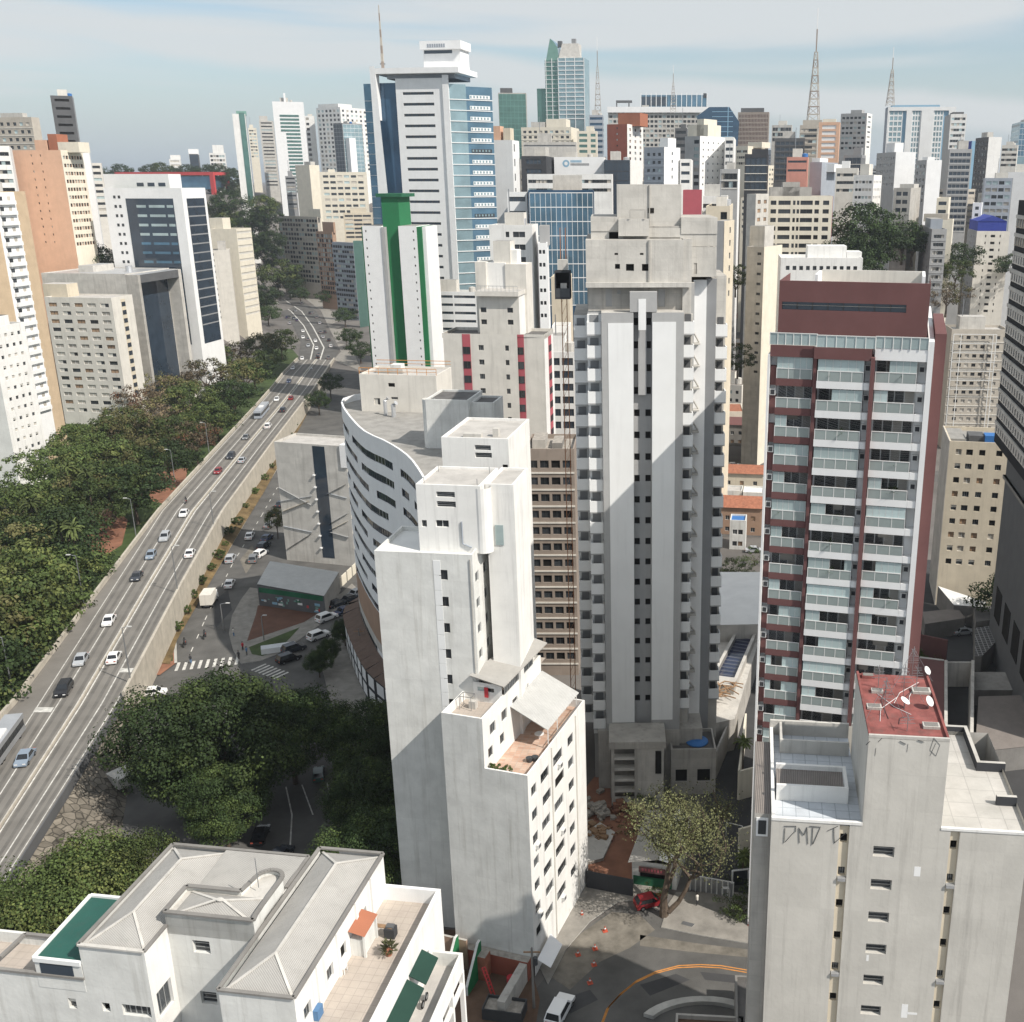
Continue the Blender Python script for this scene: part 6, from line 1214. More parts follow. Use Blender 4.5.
for x in (546, 552, 558.6, 566, 575, 584.3): ml.box(f, U(x) - .25, U(x) + .25, -.36 if x > 558 else 1.0, -.011 if x > 558 else 1.49, 60, Zt(58), 'panel_white')
t.done()
# convention-like long building with white roof band
r = bg('office_building', 'wide grey gridded office with a long white roof band and glass top, skyline', OB, 608, 700, 711, 108, 900, phi=0, wall='concrete_pale', F=('g', 22, 3.6, 2.4, 2.0, 'g', .5), pyB=150, fine=False, cap='white_clean'); t, fr, w, d, z1, zb = r
t.mb('roof_band').box(fr, -.5, w + 9, -2, 3, z1 - 3.5, z1 + .8, 'white_clean', bottom=True)
gb = t.mb('glass_top'); a0, a1 = fr.hF(641, 95, 6)[0], fr.hF(707, 95, 6)[0]; gb.box(fr, a0, a1, 6, 22, z1, fr.hF(670, 95, 6)[1], 'glass_blue', 'dark_grey'); gb.box(fr, a0, a0 + (a1 - a0) * .4, 5.9, 5.99, z1 + 2, z1 + 9, 'glass_navy'); gb.box(fr, a1 - 3, a1, 5.9, 5.99, z1 + 8, z1 + 11.5, 'charcoal')
for i in range(14): u = a0 + (a1 - a0) * i / 13; gb.box(fr, u - .25, u + .25, 5.7, 5.89, z1, z1 + 11.8, 'panel_white')
fr_m = t.mb('roof_frame'); a0, a1 = fr.hF(616, 100, 3)[0], fr.hF(632, 100, 3)[0]; fr_m.box(fr, a0, a1, 3, 10, z1 + 4.5, z1 + 6, 'dark_grey', bottom=True); fr_m.box(fr, a0, a0 + 1, 3, 4, z1, z1 + 4.5, 'dark_grey'); fr_m.box(fr, a1 - 3, a1 - 2, 3, 4, z1, z1 + 4.5, 'dark_grey')
t.done()
# blue sloped glass building
C = aty(698, 135, 850); f = Fr(C.x, C.y, -4); U = lambda px, py=120, v=0.: f.hF(px, py, v)[0]; Zt = lambda py, v=0.: f.hF(715, py, v)[1]
t = T('glass_building', 'deep blue glass building with a slanted left roof line on the skyline', 'office building', f.W(15, 12, 60)); b = t.mb('glass_body')
of = [(U(697), 60), (U(735), 60), (U(739, 130), Zt(122)), (U(729), Zt(107)), (U(709), Zt(107)), (U(697), Zt(116))]
q1, q2 = [f.W(a, 0, z) for a, z in of], [f.W(a, 24, z) for a, z in of]; b.face(q1, 'glass_deep')
for i in range(6): b.face([q1[i], q1[(i + 1) % 6], q2[(i + 1) % 6], q2[i]], 'glass_blue' if i in (2, 4) else 'glass_deep')
m = t.mb('mullion_grid')
for k in range(7): z = Zt(112 + 5 * k); m.box(f, U(712), U(733), -.2, -.01, z, z + .4, 'sky_blue_wall')
m.box(f, U(728) - .3, U(728) + .3, -.25, -.01, 70, Zt(107), 'sky_blue_wall'); t.done()
B('apartment_building', 'dark narrow building between grey twin and white tower, centre skyline', AB, 675, 687, 689, 128, 600, wall='dark_grey', F=('b', 3.4, 1.5, .6), pyB=160)
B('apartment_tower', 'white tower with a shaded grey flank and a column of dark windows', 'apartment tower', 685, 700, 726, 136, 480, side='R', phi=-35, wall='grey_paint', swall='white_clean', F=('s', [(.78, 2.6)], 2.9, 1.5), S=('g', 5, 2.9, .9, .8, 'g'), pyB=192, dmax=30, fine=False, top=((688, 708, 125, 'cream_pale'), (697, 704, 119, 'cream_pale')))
B('apartment_tower', 'white balconied annex right of the white tower with shaded flank', 'apartment tower', 725, 734, 736, 137, 478, wall='white_paint', F=('b', 2.9, 1.3, .4), pyB=172)
B('apartment_tower', 'grey and white twin-coloured tower just behind the unfinished tower', 'apartment tower', 644, 664, 680, 147, 420, phi=-28, wall='grey_blue', swall='white_clean', F=('g', 3, 2.9, 1.2, 1.1, 'g', .8), S=('s', [(.5, 1.0)], 2.9, 1.2), pyB=184, top=((660, 668, 138, 'white_clean'),), fine=False)
B('apartment_building', 'low white building with ribbon windows right of the grey and white twin tower', AB, 680, 691, 693, 159, 430, wall='white_paint', F=('b', 3.2, 1.2, .5), pyB=190)
r = B('red_building', 'crimson cube building peeking out behind the unfinished tower crown', 'building', 683, 702, 707, 190, 300, phi=-4, wall='pink_red', F=('s', [(.2, 3.0)], 3.4, 1.6), pyB=215, swall='white_paint')
B('low_building', 'white flat-roofed building right of the crimson cube', 'building', 692, 727, 731, 196, 330, wall='white_paint', F=('g', 6, 3.4, 1.6, 1.2, 'g'), pyB=212, roof='roof_white')
B('low_building', 'beige flat-roofed building with one dark opening right of the crimson cube', 'building', 706, 730, 733, 206, 300, wall='cream', F=('s', [(.75, 1.8)], 4, 2.0), pyB=228)
B('apartment_building', 'tan slim tower edge with dark window column right of the unfinished tower', AB, 716, 724, 734, 221, 255, phi=-20, wall='grey_paint', swall='cream', S=('s', [(.6, 1.2)], 3, 1.4), pyB=310)
B('office_building', 'maroon-brown blank block with roof canopy on the skyline', OB, 738, 769, 771, 112, 850, wall='taupe', F=('g', 20, 3.2, .5, 2.2, 'g'), fill='maroon', pyB=145, fine=False, swall='taupe', top=((741, 764, 108, 'dark_grey'),))
B('office_building', 'pale ribbed building right of the maroon-brown block on the skyline', OB, 772, 792, 794, 125, 900, wall='concrete_pale', F=('g', 7, 4, 2.0, 2.6, 'g'), pyB=142, fine=False)
B('apartment_building', 'cream building with small square windows below the maroon-brown block', AB, 736, 748, 765, 146, 600, phi=-30, wall='cream_pale', F=('g', 5, 3.1, 1.4, 1.2, 'g'), pyB=168, fine=False, top=((748, 762, 142),))
B('office_tower', 'dark navy tower with vertical glass strips right of the grey gridded block', 'office tower', 745, 768, 772, 154, 450, wall='charcoal', F=('g', 4, 3.2, 2.0, 2.9, 'n', .5), fill='glass_navy', pyB=194, fine=False, top=((752, 768, 149, 'charcoal'),))
B('apartment_building', 'grey block with tall framed windows left of the dark navy tower', AB, 720, 738, 744, 169, 430, wall='grey_paint', swall='white_clean', F=('g', 4, 3.1, 1.8, 2.2, 'g', .4), pyB=194, fine=False)
B('office_building', 'charcoal slab with ribbed top behind the pink banded building', OB, 775, 805, 809, 138, 640, wall='dark_grey', F=('g', 6, 3.2, 2.4, 1.9, 'n'), fill='glass_navy', pyB=184, fine=False)
B('apartment_tower', 'grey apartment tower with domed roof below the tallest mast', 'apartment tower', 800, 818, 823, 125, 640, wall='beige_grey', F=('g', 4, 3.1, 2.4, 1.5, 'g'), pyB=160, fine=False, top=((803, 822, 120, 'beige_grey'),))
B('apartment_tower', 'peach tower with a white central balcony stack, right skyline', 'apartment tower', 819, 840, 843, 122, 600, wall='peach', F=('s', [(.5, 7.5)], 3.0, 1.9), fill='panel_white', pyB=164, fine=False, top=((823, 836, 119, 'cream_pale'),))
B('apartment_building', 'salmon and white banded building above the beige striped tower', AB, 787, 808, 811, 157, 470, wall='pink_wall', F=('b', 3.6, .9, .5), fill='panel_white', pyB=184)
B('low_building', 'blue-grey roofs and blank walls right of the salmon banded building', 'building', 810, 822, 838, 162, 480, phi=-25, wall='grey_blue', pyB=200, top=((812, 820, 158, 'panel_white'), (823, 834, 172, 'panel_white')))
B('apartment_building', 'whitish stepped building left of the tall grey-white tower, right side', AB, 836, 858, 861, 168, 460, wall='offwhite', F=('g', 6, 3.1, 1.4, 1.2, 'g'), pyB=196, fine=False, top=((842, 850, 161, 'white_clean'),))
B('apartment_tower', 'beige tower with white balcony rows, grey central strip and crimson edge', 'apartment tower', 768, 833, 840, 196, 390, phi=-4, wall='cream_pale', F=('s', [(.09, 2.0), (.26, 4.4), (.41, .9), (.47, .9), (.60, 4.4), (.76, 1.6), (.90, 2.2)], 3.0, 1.5, 'ggd'), swall='pink_red', pyB=262, top=((770, 812, 187, 'concrete'), (783, 800, 182, 'concrete')), roof='roof_dark')
B('apartment_building', 'beige wing with orange balconies left of the beige striped tower', AB, 747, 756, 769, 194, 380, phi=-30, wall='concrete_pale', S=('g', 2, 3.0, 2.6, 1.3, 'b', .3), pyB=226)
B('apartment_slab', 'bare beige slab with one window column on its shaded grey face', AB, 747, 764, 782, 247, 318, phi=-30, wall='concrete', swall='cream_pale', F=('s', [(.74, 1.3)], 2.95, .8), pyB=380, top=((750, 765, 226, 'concrete_pale'),), dmax=22)
B('apartment_building', 'white block with two rows of tiny windows right behind the dark red tower', AB, 781, 863, 866, 258, 285, phi=-4, wall='white_paint', F=('g', 11, 3.0, 1.0, 1.1, 'g', 1), pyB=283, top=((808, 847, 246), (847, 862, 252)), roof='roof_white')
B('apartment_tower', 'grey and white twin-slab tower, right of the peach tower', 'apartment tower', 841, 867, 881, 113, 700, side='R', phi=-25, wall='grey_paint', swall='white_paint', F=('g', 6, 3.0, 1.8, 1.4, 'g'), S=('s', [(.5, 7)], 3.0, .9), pyB=152, fine=False, dmax=30, top=((851, 862, 110, 'grey_paint'),))
r = bg('hotel_tower', 'broad light blue office tower with three columns of blue windows, right skyline', 'office tower', 877, 888, 956, 107, 750, side='L', phi=-6, wall='sky_blue_wall', pyB=165, dmax=30, top=((892, 940, 105, 'sky_blue_wall'),), swall='grey_blue'); t, fr, w, d, z1, zb = r
fp = t.mb('pale_facing');
for (a, c) in ((.0, .02), (.28, .36), (.5, .68), (.90, 1.0)): fp.box(fr, w * a, w * c, -1.2, -.01, zb - 30, z1 - 2.5, 'panel_white')
fp.box(fr, 0, w, -1.2, -.01, z1 - 2.48, z1 - .1, 'panel_white')
for (a, c) in ((.03, .22), (.37, .49), (.69, .82)):
 g_ = MB(); g_.box(fr, w * a, w * c, -.3, -.02, zb - 30, z1 - 3, 'glass_cyan')
 for j in range(20): g_.box(fr, w * a, w * c, -.5, -.31, z1 - 6 - 3.4 * j, z1 - 5 - 3.4 * j, 'panel_white')
 for i in range(4): u = w * (a + (c - a) * i / 3); g_.box(fr, u - .3, u + .3, -.52, -.311, zb - 30, z1 - 3, 'panel_white')
 t.add('window_column', g_)
t.done()
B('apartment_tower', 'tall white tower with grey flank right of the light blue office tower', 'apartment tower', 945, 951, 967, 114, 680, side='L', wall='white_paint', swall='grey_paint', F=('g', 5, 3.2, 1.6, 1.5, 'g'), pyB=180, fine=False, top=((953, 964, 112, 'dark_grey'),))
B('office_building', 'dark grey building with pale columns below the grey twin-slab tower', OB, 844, 862, 877, 155, 600, phi=-20, wall='grey_mid', F=('g', 4, 3.6, 2.2, 3.2, 'n'), S=('g', 4, 3.6, 1.8, 3.2, 'n'), pyB=174, fine=False, fill='glass_navy')
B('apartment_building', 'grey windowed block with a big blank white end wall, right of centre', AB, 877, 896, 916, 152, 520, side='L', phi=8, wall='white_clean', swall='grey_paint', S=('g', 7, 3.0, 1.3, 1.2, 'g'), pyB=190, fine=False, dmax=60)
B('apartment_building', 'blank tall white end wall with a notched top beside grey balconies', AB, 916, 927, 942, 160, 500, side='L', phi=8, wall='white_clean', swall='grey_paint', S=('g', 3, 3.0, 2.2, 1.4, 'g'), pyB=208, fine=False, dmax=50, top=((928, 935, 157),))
B('apartment_building', 'white apartment block with pinkish window rows above the dark trees', AB, 854, 874, 895, 175, 430, phi=-25, wall='white_paint', F=('g', 5, 2.9, 1.1, 1.0, 'gb'), S=('g', 5, 2.9, 1.1, 1.0, 'gb'), pyB=216, fine=False, dmax=30)
B('low_building', 'grey concrete cluster of balconies below the two blank white walls', 'building', 894, 911, 921, 188, 420, phi=-20, wall='concrete', F=('b', 3, 1.5, .8, 2), pyB=218, top=((900, 914, 184, 'concrete_pale'),))
B('low_building', 'cream low house front between blank white wall and dotted tower', 'building', 937, 949, 951, 198, 440, wall='cream_pale', F=('b', 3.2, 1.4, .8), pyB=220)
B('office_tower', 'grey tower pierced by rows of dark round-looking windows, right side', 'office tower', 950, 972, 978, 149, 560, wall='grey_paint', F=('g', 5, 3.05, 1.9, 1.7, 'd', .4), fill='glass_navy', pyB=232, fine=False, swall='concrete_pale')
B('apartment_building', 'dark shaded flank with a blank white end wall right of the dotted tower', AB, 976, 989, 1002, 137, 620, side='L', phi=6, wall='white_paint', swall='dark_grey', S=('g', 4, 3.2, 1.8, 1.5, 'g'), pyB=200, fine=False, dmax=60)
B('blue_building', 'small bright blue rooftop box above the dotted grey tower', 'building', 966, 972, 979, 141, 660, side='L', phi=0, wall='sky_blue_wall', swall='blue_paint', pyB=152)
B('apartment_building', 'faded pinkish blocks near the right edge skyline', AB, 1002, 1018, 1022, 145, 720, wall='offwhite', F=('g', 6, 3.2, 2.0, 1.5, 'b'), pyB=170, fine=False)
B('glass_tower', 'hazy blue glass tower cut by the right edge on the skyline', 'office tower', 1012, 1020, 1040, 122, 850, side='L', wall='glass_cyan', F=('c', 6, 4, 'glass_blue', 'panel_white'), S=('b', 4, 1.6, .4), pyB=152)
B('apartment_building', 'grey-blue block with long balcony bands and beige end, right edge', AB, 985, 1013, 1027, 178, 520, phi=-14, wall='grey_blue', swall='beige_grey', F=('b', 3.2, 1.6, .5, 4), pyB=228, fine=False)
B('low_building', 'white flat roof above the grey-blue banded block, right edge', 'building', 1008, 1030, 1034, 172, 560, wall='white_clean', pyB=180, roof='roof_white')
B('apartment_building', 'pair of bright white vertical slabs in front of the grey-blue banded block', AB, 973, 982, 985, 203, 500, wall='white_clean', F=('s', [(.5, 1.6)], 3, 1.4), pyB=228)
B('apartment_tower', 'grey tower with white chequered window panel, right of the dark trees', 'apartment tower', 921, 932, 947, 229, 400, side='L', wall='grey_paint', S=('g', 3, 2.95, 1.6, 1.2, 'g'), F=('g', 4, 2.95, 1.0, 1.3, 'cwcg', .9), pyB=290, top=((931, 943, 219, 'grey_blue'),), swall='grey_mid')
B('apartment_building', 'pale cream slab right behind the grey chequered tower', AB, 941, 953, 957, 220, 425, wall='cream_pale', pyB=260, top=((924, 948, 214, 'beige_grey'),))
r = B('apartment_tower', 'pale tower with a cobalt blue pitched roof cap on the right', 'apartment tower', 968, 977, 1010, 231, 480, side='L', wall='offwhite', swall='grey_mid', S=('g', 3, 3.0, 1.4, 1.0, 'g'), F=('s', [(.28, .5), (.5, 1.9), (.72, .5)], 3.0, 1.1, 'd'), pyB=318); t, fr, w, d, z1, zb = r
b = MB(); a0, a1 = .3, w - 1.5; zr1, zr2 = z1 + 4.2, z1 + 6.6; m_ = (a0 + a1) / 2
b.box(fr, a0, a1, 1, d - 1, z1 - .5, zr1, 'blue_paint')
for v in (.8, d - .8): b.face([fr.W(a0, v, zr1), fr.W(a1, v, zr1), fr.W(m_, v, zr2)], 'blue_paint')
b.face([fr.W(a0 - .2, .8, zr1), fr.W(m_, .8, zr2), fr.W(m_, d - .8, zr2), fr.W(a0 - .2, d - .8, zr1)], 'blue_paint'); b.face([fr.W(m_, .8, zr2), fr.W(a1 + .2, .8, zr1), fr.W(a1 + .2, d - .8, zr1), fr.W(m_, d - .8, zr2)], 'blue_paint'); t.add('pitched_roof', b)
# dark banded tower at the right edge
P0 = aty(1019, 200, 186); ang = -8; f = Fr(P0.x + 6, P0.y - 45, ang); f = Fr(P0.x - math.sin(R(8)) * 46, P0.y - math.cos(R(8)) * 46, ang)
t = T('office_tower', 'dark tower with white sloping window bands along the right edge', 'office tower', f.W(8, 20, 0)); b = t.mb('wall'); b.box(f, 0, 20, 0, 46, 40.5, P0.z, 'charcoal', 'roof_dark', bottom=True)
for k in range(18):
 z = P0.z - 3.0 - 3.0 * k
 if z < 43: break
 o = MB(); o.box(f, -.25, -.01, .3, 45.9, z, z + .6, 'concrete_pale'); t.add('white_band', o)
 o = MB(); o.box(f, -.12, -.011, .3, 45.7, z - 1.5, z - .05, 'glass')
 for i in range(23): o.box(f, -.2, -.13, .4 + 2 * i, .62 + 2 * i, z - 1.3, z - .05, 'frame_alu')
 t.add('window_strip', o)
t.mb('podium').box(f, 2.4, 20, 1, 44.5, 0, 40.45, 'grey_mid', 'roof_dark'); t.mb('ledge').box(f, 1.9, 2.39, 1, 44.5, 34, 34.6, 'concrete_pale', bottom=True)
for k in range(5): o = MB(); o.box(f, 2.3, 2.39, 4 + 8 * k, 9 + 8 * k, 8, 14, 'opening'); t.add('garage_opening', o); t.done()
# grid-framed apartment block, beige corner block
r = B('apartment_building', 'grey apartment block behind a thin white grid of beams, right side', AB, 945, 952, 1009, 329, 340, side='L', phi=-4, wall='beige_grey', F=('g', 6, 3.0, 1.3, 1.1, 'gcgc', 2), pyB=440, roof='roof_pale', dmax=20); t, fr, w, d, z1, zb = r
b = MB()
for j in range(7): b.bar(fr.W(.5, -1.2, z1 - 1.5 - 3 * j), fr.W(w - 4, -1.2, z1 - 1.5 - 3 * j), .2, 'frame_white')
for q in (.5, w * .16, w * .72, w - 4): b.bar(fr.W(q, -1.2, 2), fr.W(q, -1.2, z1 - 1.5), .22, 'frame_white')
t.add('beam_grid', b)
r = B('apartment_building', 'beige ten-storey apartment block with small windows right of dark red tower', AB, 934, 950, 1011, 441, 205, side='L', phi=-10, wall='cream', swall='concrete', F=('s', [(.16, 1.15), (.34, 1.3), (.55, 1.2), (.83, 1.2)], 2.95, 1.2, 'gabdcs'), pyB=575, roof='roof_grey', dmax=20); t, fr, w, d, z1, zb = r
b = MB(); b.box(fr, w * .34, w * .6, 3, 7, z1 - .8, z1 + .6, 'dark_grey'); t.add('roof_plant', b); b = MB(); b.box(fr, w * .6, w * .88, 2, 5, z1 - .8, z1 + .9, 'blue_plastic', 'blue_plastic'); t.add('blue_tarpaulin', b)
b = MB(); b.box(fr, .3, w * .3, 3, d - 1, z1 - .8, z1 - .2, 'roof_grey'); t.add('roof_house', b)
# ================================================================ trees and plants
def clump_crown(seed, mat, n_cl=70, per=60, leaf=.55, rx=8., rz=5., zc=9., shape='dome', mat2=None):
 """crown of leaf-sized faces gathered in clumps; gaps stay between the clumps"""
 q = random.Random(seed); b = MB()
 for c in range(n_cl):
  while True:
   x, y, z = q.uniform(-1, 1), q.uniform(-1, 1), q.uniform(-1, 1)
   r = math.sqrt(x * x + y * y + z * z)
   if .25 < r < 1 and (shape != 'dome' or z > -.55): break
  k = (.62 + .38 * q.random()) / max(r, .3) if q.random() < .8 else 1
  wob = 1 + .22 * math.sin(3 * math.atan2(y, x) + seed) + .12 * math.sin(5 * math.atan2(y, x) + 2 * seed)
  cx, cy, cz = x * k * rx * wob, y * k * rx * wob, zc + z * k * rz
  cr = rx * q.uniform(.16, .30); m = mat2 if mat2 and q.random() < .3 else mat
  for l in range(per):
   u = Vector((q.gauss(0, 1), q.gauss(0, 1), q.gauss(0, 1))).normalized(); rr = cr * (.55 + .45 * q.random())
   p = Vector((cx + u.x * rr, cy + u.y * rr, cz + u.z * rr * .6))
   nrm = (u + Vector((q.uniform(-.5, .5), q.uniform(-.5, .5), q.uniform(.1, .8)))).normalized()
   t1 = nrm.cross(Vector((q.uniform(-1, 1), q.uniform(-1, 1), .3))).normalized(); t2 = nrm.cross(t1); s = leaf * q.uniform(.6, 1.25)
   b.face([p - t1 * s * .5, p + t2 * s * .42, p + t1 * s * .5, p - t2 * s * .42], m)
 return b.mesh('crown')
def trunk_mesh(seed, h=7., r=.35, spread=4., n=5, mat='bark', top=9.):
 q = random.Random(seed); b = MB(); b.tube([(0, 0, 0), (q.uniform(-.2, .2), .1, h * .5), (q.uniform(-.3, .3), 0, h)], [r * 1.3, r, r * .75], mat, 8)
 for i in range(n):
  a = i * 2 * math.pi / n + q.uniform(-.4, .4); s = spread * q.uniform(.7, 1.1)
  b.tube([(0, 0, h * q.uniform(.6, .95)), (math.cos(a) * s * .5, math.sin(a) * s * .5, h + (top - h) * .45), (math.cos(a) * s, math.sin(a) * s, top + q.uniform(-.5, 1.2))], [r * .55, r * .38, r * .15], mat, 6)
 return b.mesh('trunk')
def proto_tree(name, seed, mat, **k):
 th = dict(h=k.pop('th', 5.5), r=k.pop('tr', .35), spread=k.pop('ts', 4.), top=k.pop('tt', 8.5))
 return (name, trunk_mesh(seed, **th), clump_crown(seed, mat, **k))
TP = {'g': proto_tree('park_tree', 1, 'leaf', mat2='leaf_light'), 'o': proto_tree('park_tree', 2, 'leaf_olive', mat2='leaf'), 'b': proto_tree('park_tree', 3, 'leaf_brown', n_cl=58, per=46, mat2='leaf_olive'), 'd': proto_tree('park_tree', 4, 'leaf_dark', n_cl=80), 'l': proto_tree('park_tree', 5, 'leaf_light', mat2='leaf'),
 'r': proto_tree('park_tree', 6, 'leaf_brown', n_cl=50, per=45, mat2='leaf_red'), 'h': proto_tree('park_tree', 7, 'leaf', n_cl=64, rz=6.5, zc=10), 'D': proto_tree('fig_tree', 8, 'leaf_dark', n_cl=240, per=190, leaf=.27, rz=5.2, zc=8.2, mat2='leaf'), 'k': proto_tree('bush', 12, 'leaf', n_cl=34, per=60, leaf=1.1, rz=5, zc=5, th=2, tt=4), 'L': proto_tree('street_tree', 9, 'leaf', n_cl=240, per=190, leaf=.27, rz=4.6, zc=8.5, mat2='leaf_light'), 'u': proto_tree('shrub', 10, 'leaf', n_cl=30, per=50, leaf=.5, rz=5, zc=4.2, th=2, tt=4)}
PROTO_OBJ = {}
def tree(kind, pos, s=1., sz=None, label='', group=None, name=None, cat='tree'):
 sz = sz or s
 if kind not in PROTO_OBJ:
  nm, tm, cm = TP[kind]; root = bpy.data.objects.new(name or nm, None); COL.objects.link(root)
  for pn, me in (('trunk', tm), ('crown', cm)): o = bpy.data.objects.new(pn, me); COL.objects.link(o); o.parent = root
  PROTO_OBJ[kind] = root; o = root
 else:
  o = copy_tree(PROTO_OBJ[kind]); o.name = name or TP[kind][0]
  if 'group' in o: del o['group']
 o.location = pos; o.scale = (s, s, sz); o.rotation_euler = (0, 0, rnd.uniform(0, 6.28))
 tag(o, label, cat, group); return o
PARK = '''g285,338,8 o262,344,8.5 b238,350,8 g290,352,7 d270,366,8 o245,372,9 g216,352,8 g192,350,8 b205,374,9 g228,388,8 d252,392,8 o180,382,8 b158,386,8 r140,398,8 b162,406,8 g190,402,9 g214,414,8 d236,410,7
o118,412,7 g98,426,8 g72,438,8 o124,432,9 b148,428,8 g172,430,8 r198,432,7 g86,456,8 g110,456,9 o140,456,8 d166,452,7 g56,466,8 h30,478,8 g12,496,8 o82,484,8 g108,482,9 d132,484,9
g24,512,9 o4,522,8 g52,500,8 h92,500,7 g30,536,8 d58,540,9 o14,556,9 d78,556,7 g104,560,7 l20,584,10 g50,592,9 l4,612,9 g70,604,8 l34,620,10 g62,628,8 o14,640,10 l40,648,9 g2,668,9 d26,668,8 l82,590,7'''
PLAB = {'g': 'round mid-green park tree in the dense canopy left of flyover', 'o': 'dull olive park tree in the dense canopy left of flyover', 'b': 'brownish thin-leaved park tree in the dense canopy left of flyover', 'd': 'dark green park tree in the dense canopy left of flyover', 'r': 'reddish-brown park tree in the canopy between the cream block and flyover', 'h': 'taller upright green park tree standing out of the canopy left', 'l': 'light yellow-green park tree close to the flyover at the left edge'}
def okpark(p, r):                                         # keep crowns off the flyover deck
 for y in range(90, 520, 8):
  if (fly(0, y) - Vector((p.x, p.y, 6))).xy.length < r * .95 or p.x > fly(0, min(max(p.y, 85), 522)).x - r * .95: return False
 return True
for it in PARK.split():
 k = it[0]; x, y, r = map(float, it[1:].split(',')); p = atz(x, y, 11)
 for _ in range(14):
  if okpark(p, r): break
  p.x -= 1.2
 tree(k, (p.x, p.y, 0), r / 8 * 1.08, r / 8 * rnd.uniform(.95, 1.2), PLAB[k], 'park trees left of the flyover')
for i, (x, y, r, k, lb) in enumerate(((60, 246, 9, 'd', 'dark tree at the foot of peach tower, leftmost of three'), (74, 240, 9, 'h', 'tall dark tree between the peach tower and white framed office'), (92, 250, 10, 'd', 'dark tree right beside the white framed office block'), (276, 266, 18, 'g', 'big green tree overhanging the avenue below the tan street row'), (262, 292, 12, 'd', 'dark tree beside the pale green louvred building at the avenue'), (243, 300, 9, 'd', 'small dark tree at the louvred building corner'), (288, 275, 12, 'd', 'dark tree in the shade right of the big avenue tree'))):
 p = aty(x, y, 450 if x < 100 else (800 if y < 280 else 700)); zg = terrain(p.x, p.y)
 tree(k, (p.x, p.y, max(zg, p.z - 12 * r / 8)), r / 8, None, lb)
for i, it in enumerate('226,212,12 214,206,12 240,222,12 258,228,13 250,214,12 228,196,13 222,184,13 240,186,13 262,212,12 206,168,11 186,168,11 160,166,12 150,168,11 176,172,11 218,168,12 270,236,12 264,200,12 232,172,12 246,240,12 262,246,12 120,168,12 96,172,12'.split()):
 x, y, r = map(float, it.split(',')); D = 1080 if y < 190 else 800; p = aty(x, y, D)
 tree(rnd.choice('dddg'), (p.x, p.y, p.z - 12.5 * r / 8), r / 8, r / 8 * 1.1, 'dark tree on the far wooded slope around the red museum', 'trees on the wooded slope')
for (x, y, r, k, D, lb) in ((866, 208, 13, 'd', 400, 'tall dark tree in front of the pinkish-windowed white block'), (858, 238, 11, 'd', 385, 'dark tree low on the left of the dark tree group, right of beige tower'), (876, 232, 11, 'd', 390, 'dark tree on the right of the dark group near terraced house'), (862, 262, 10, 'd', 370, 'lowest dark tree behind the white two-row block'), (904, 224, 10, 'd', 420, 'dark green tree behind the terraced house, right side'), (914, 230, 9, 'd', 420, 'dark green tree left of the grey chequered tower'), (962, 246, 8, 'd', 430, 'dark tree between chequered tower and blue-capped tower'), (957, 262, 7, 'g', 420, 'green tree below the dark tree left of the blue-capped tower'), (948, 284, 8, 'b', 400, 'brownish tree on the slope beside the chequered tower'), (1014, 256, 8, 'd', 470, 'dark tree right of the blue-capped tower'), (738, 352, 5, 'h', 300, 'green tree between low houses right of unfinished tower'), (736, 272, 5, 'h', 330, 'bright green tree by the teal roof right of unfinished tower')):
 p = aty(x, y, D); zg = p.z - 12.5 * r / 8
 tree(k, (p.x, p.y, zg), r / 8, None, lb)
# near street trees
for (x, y, zc, s, sz, k, lb) in ((210, 738, 12, 1.42, 1.5, 'D', 'huge dark green fig tree beside the flyover, tallest crown of the bottom left'), (178, 765, 8, .75, 1.0, 'D', 'lower left bulge tree joined to the huge fig tree'), (222, 800, 8, .72, .95, 'D', 'dark tree at the lower right foot of the huge fig'), (288, 718, 11, .95, 1.1, 'D', 'shaded dark tree between huge fig and side street'), (372, 735, 8, .85, .95, 'D', 'black-green shaded tree against the white stepped tower, upper one'), (366, 790, 8, .72, .9, 'D', 'black-green shaded tree over the side street, middle one'), (372, 848, 7, .75, .85, 'D', 'black-green shaded tree at the foot of white stepped tower'), (338, 890, 6, .6, .8, 'D', 'shaded tree just behind the lower left rooftops'),
  (60, 895, 13, 1.15, 1.25, 'L', 'broad sunlit green tree behind the green sheet roof'), (118, 872, 12, .75, 1.15, 'L', 'right part of the sunlit trees beside hipped metal roof'), (8, 925, 12, .9, 1.2, 'L', 'leftmost sunlit green tree at the bottom left corner'), (318, 660, 3.5, .28, .4, 'D', 'small round street tree by the crossing, left of three'), (329, 648, 3.5, .24, .4, 'D', 'small round street tree beside parked dark cars, middle of three'), (344, 630, 3.5, .30, .42, 'D', 'small round street tree next to white cars, right of three'), (302, 488, 6, .45, .6, 'o', 'thin roadside tree left of the patterned grey building'), (318, 400, 6, .55, .7, 'd', 'roadside tree above the lower avenue by the curved block'), (276, 520, 5, .35, .6, 'o', 'small tree on the kerb near the patterned building'), (330, 385, 6, .6, .8, 'd', 'dark roadside tree at the end of the lower avenue')):
 p = atz(x, y, zc); tree(k, (p.x, p.y, 0), s, sz, lb)
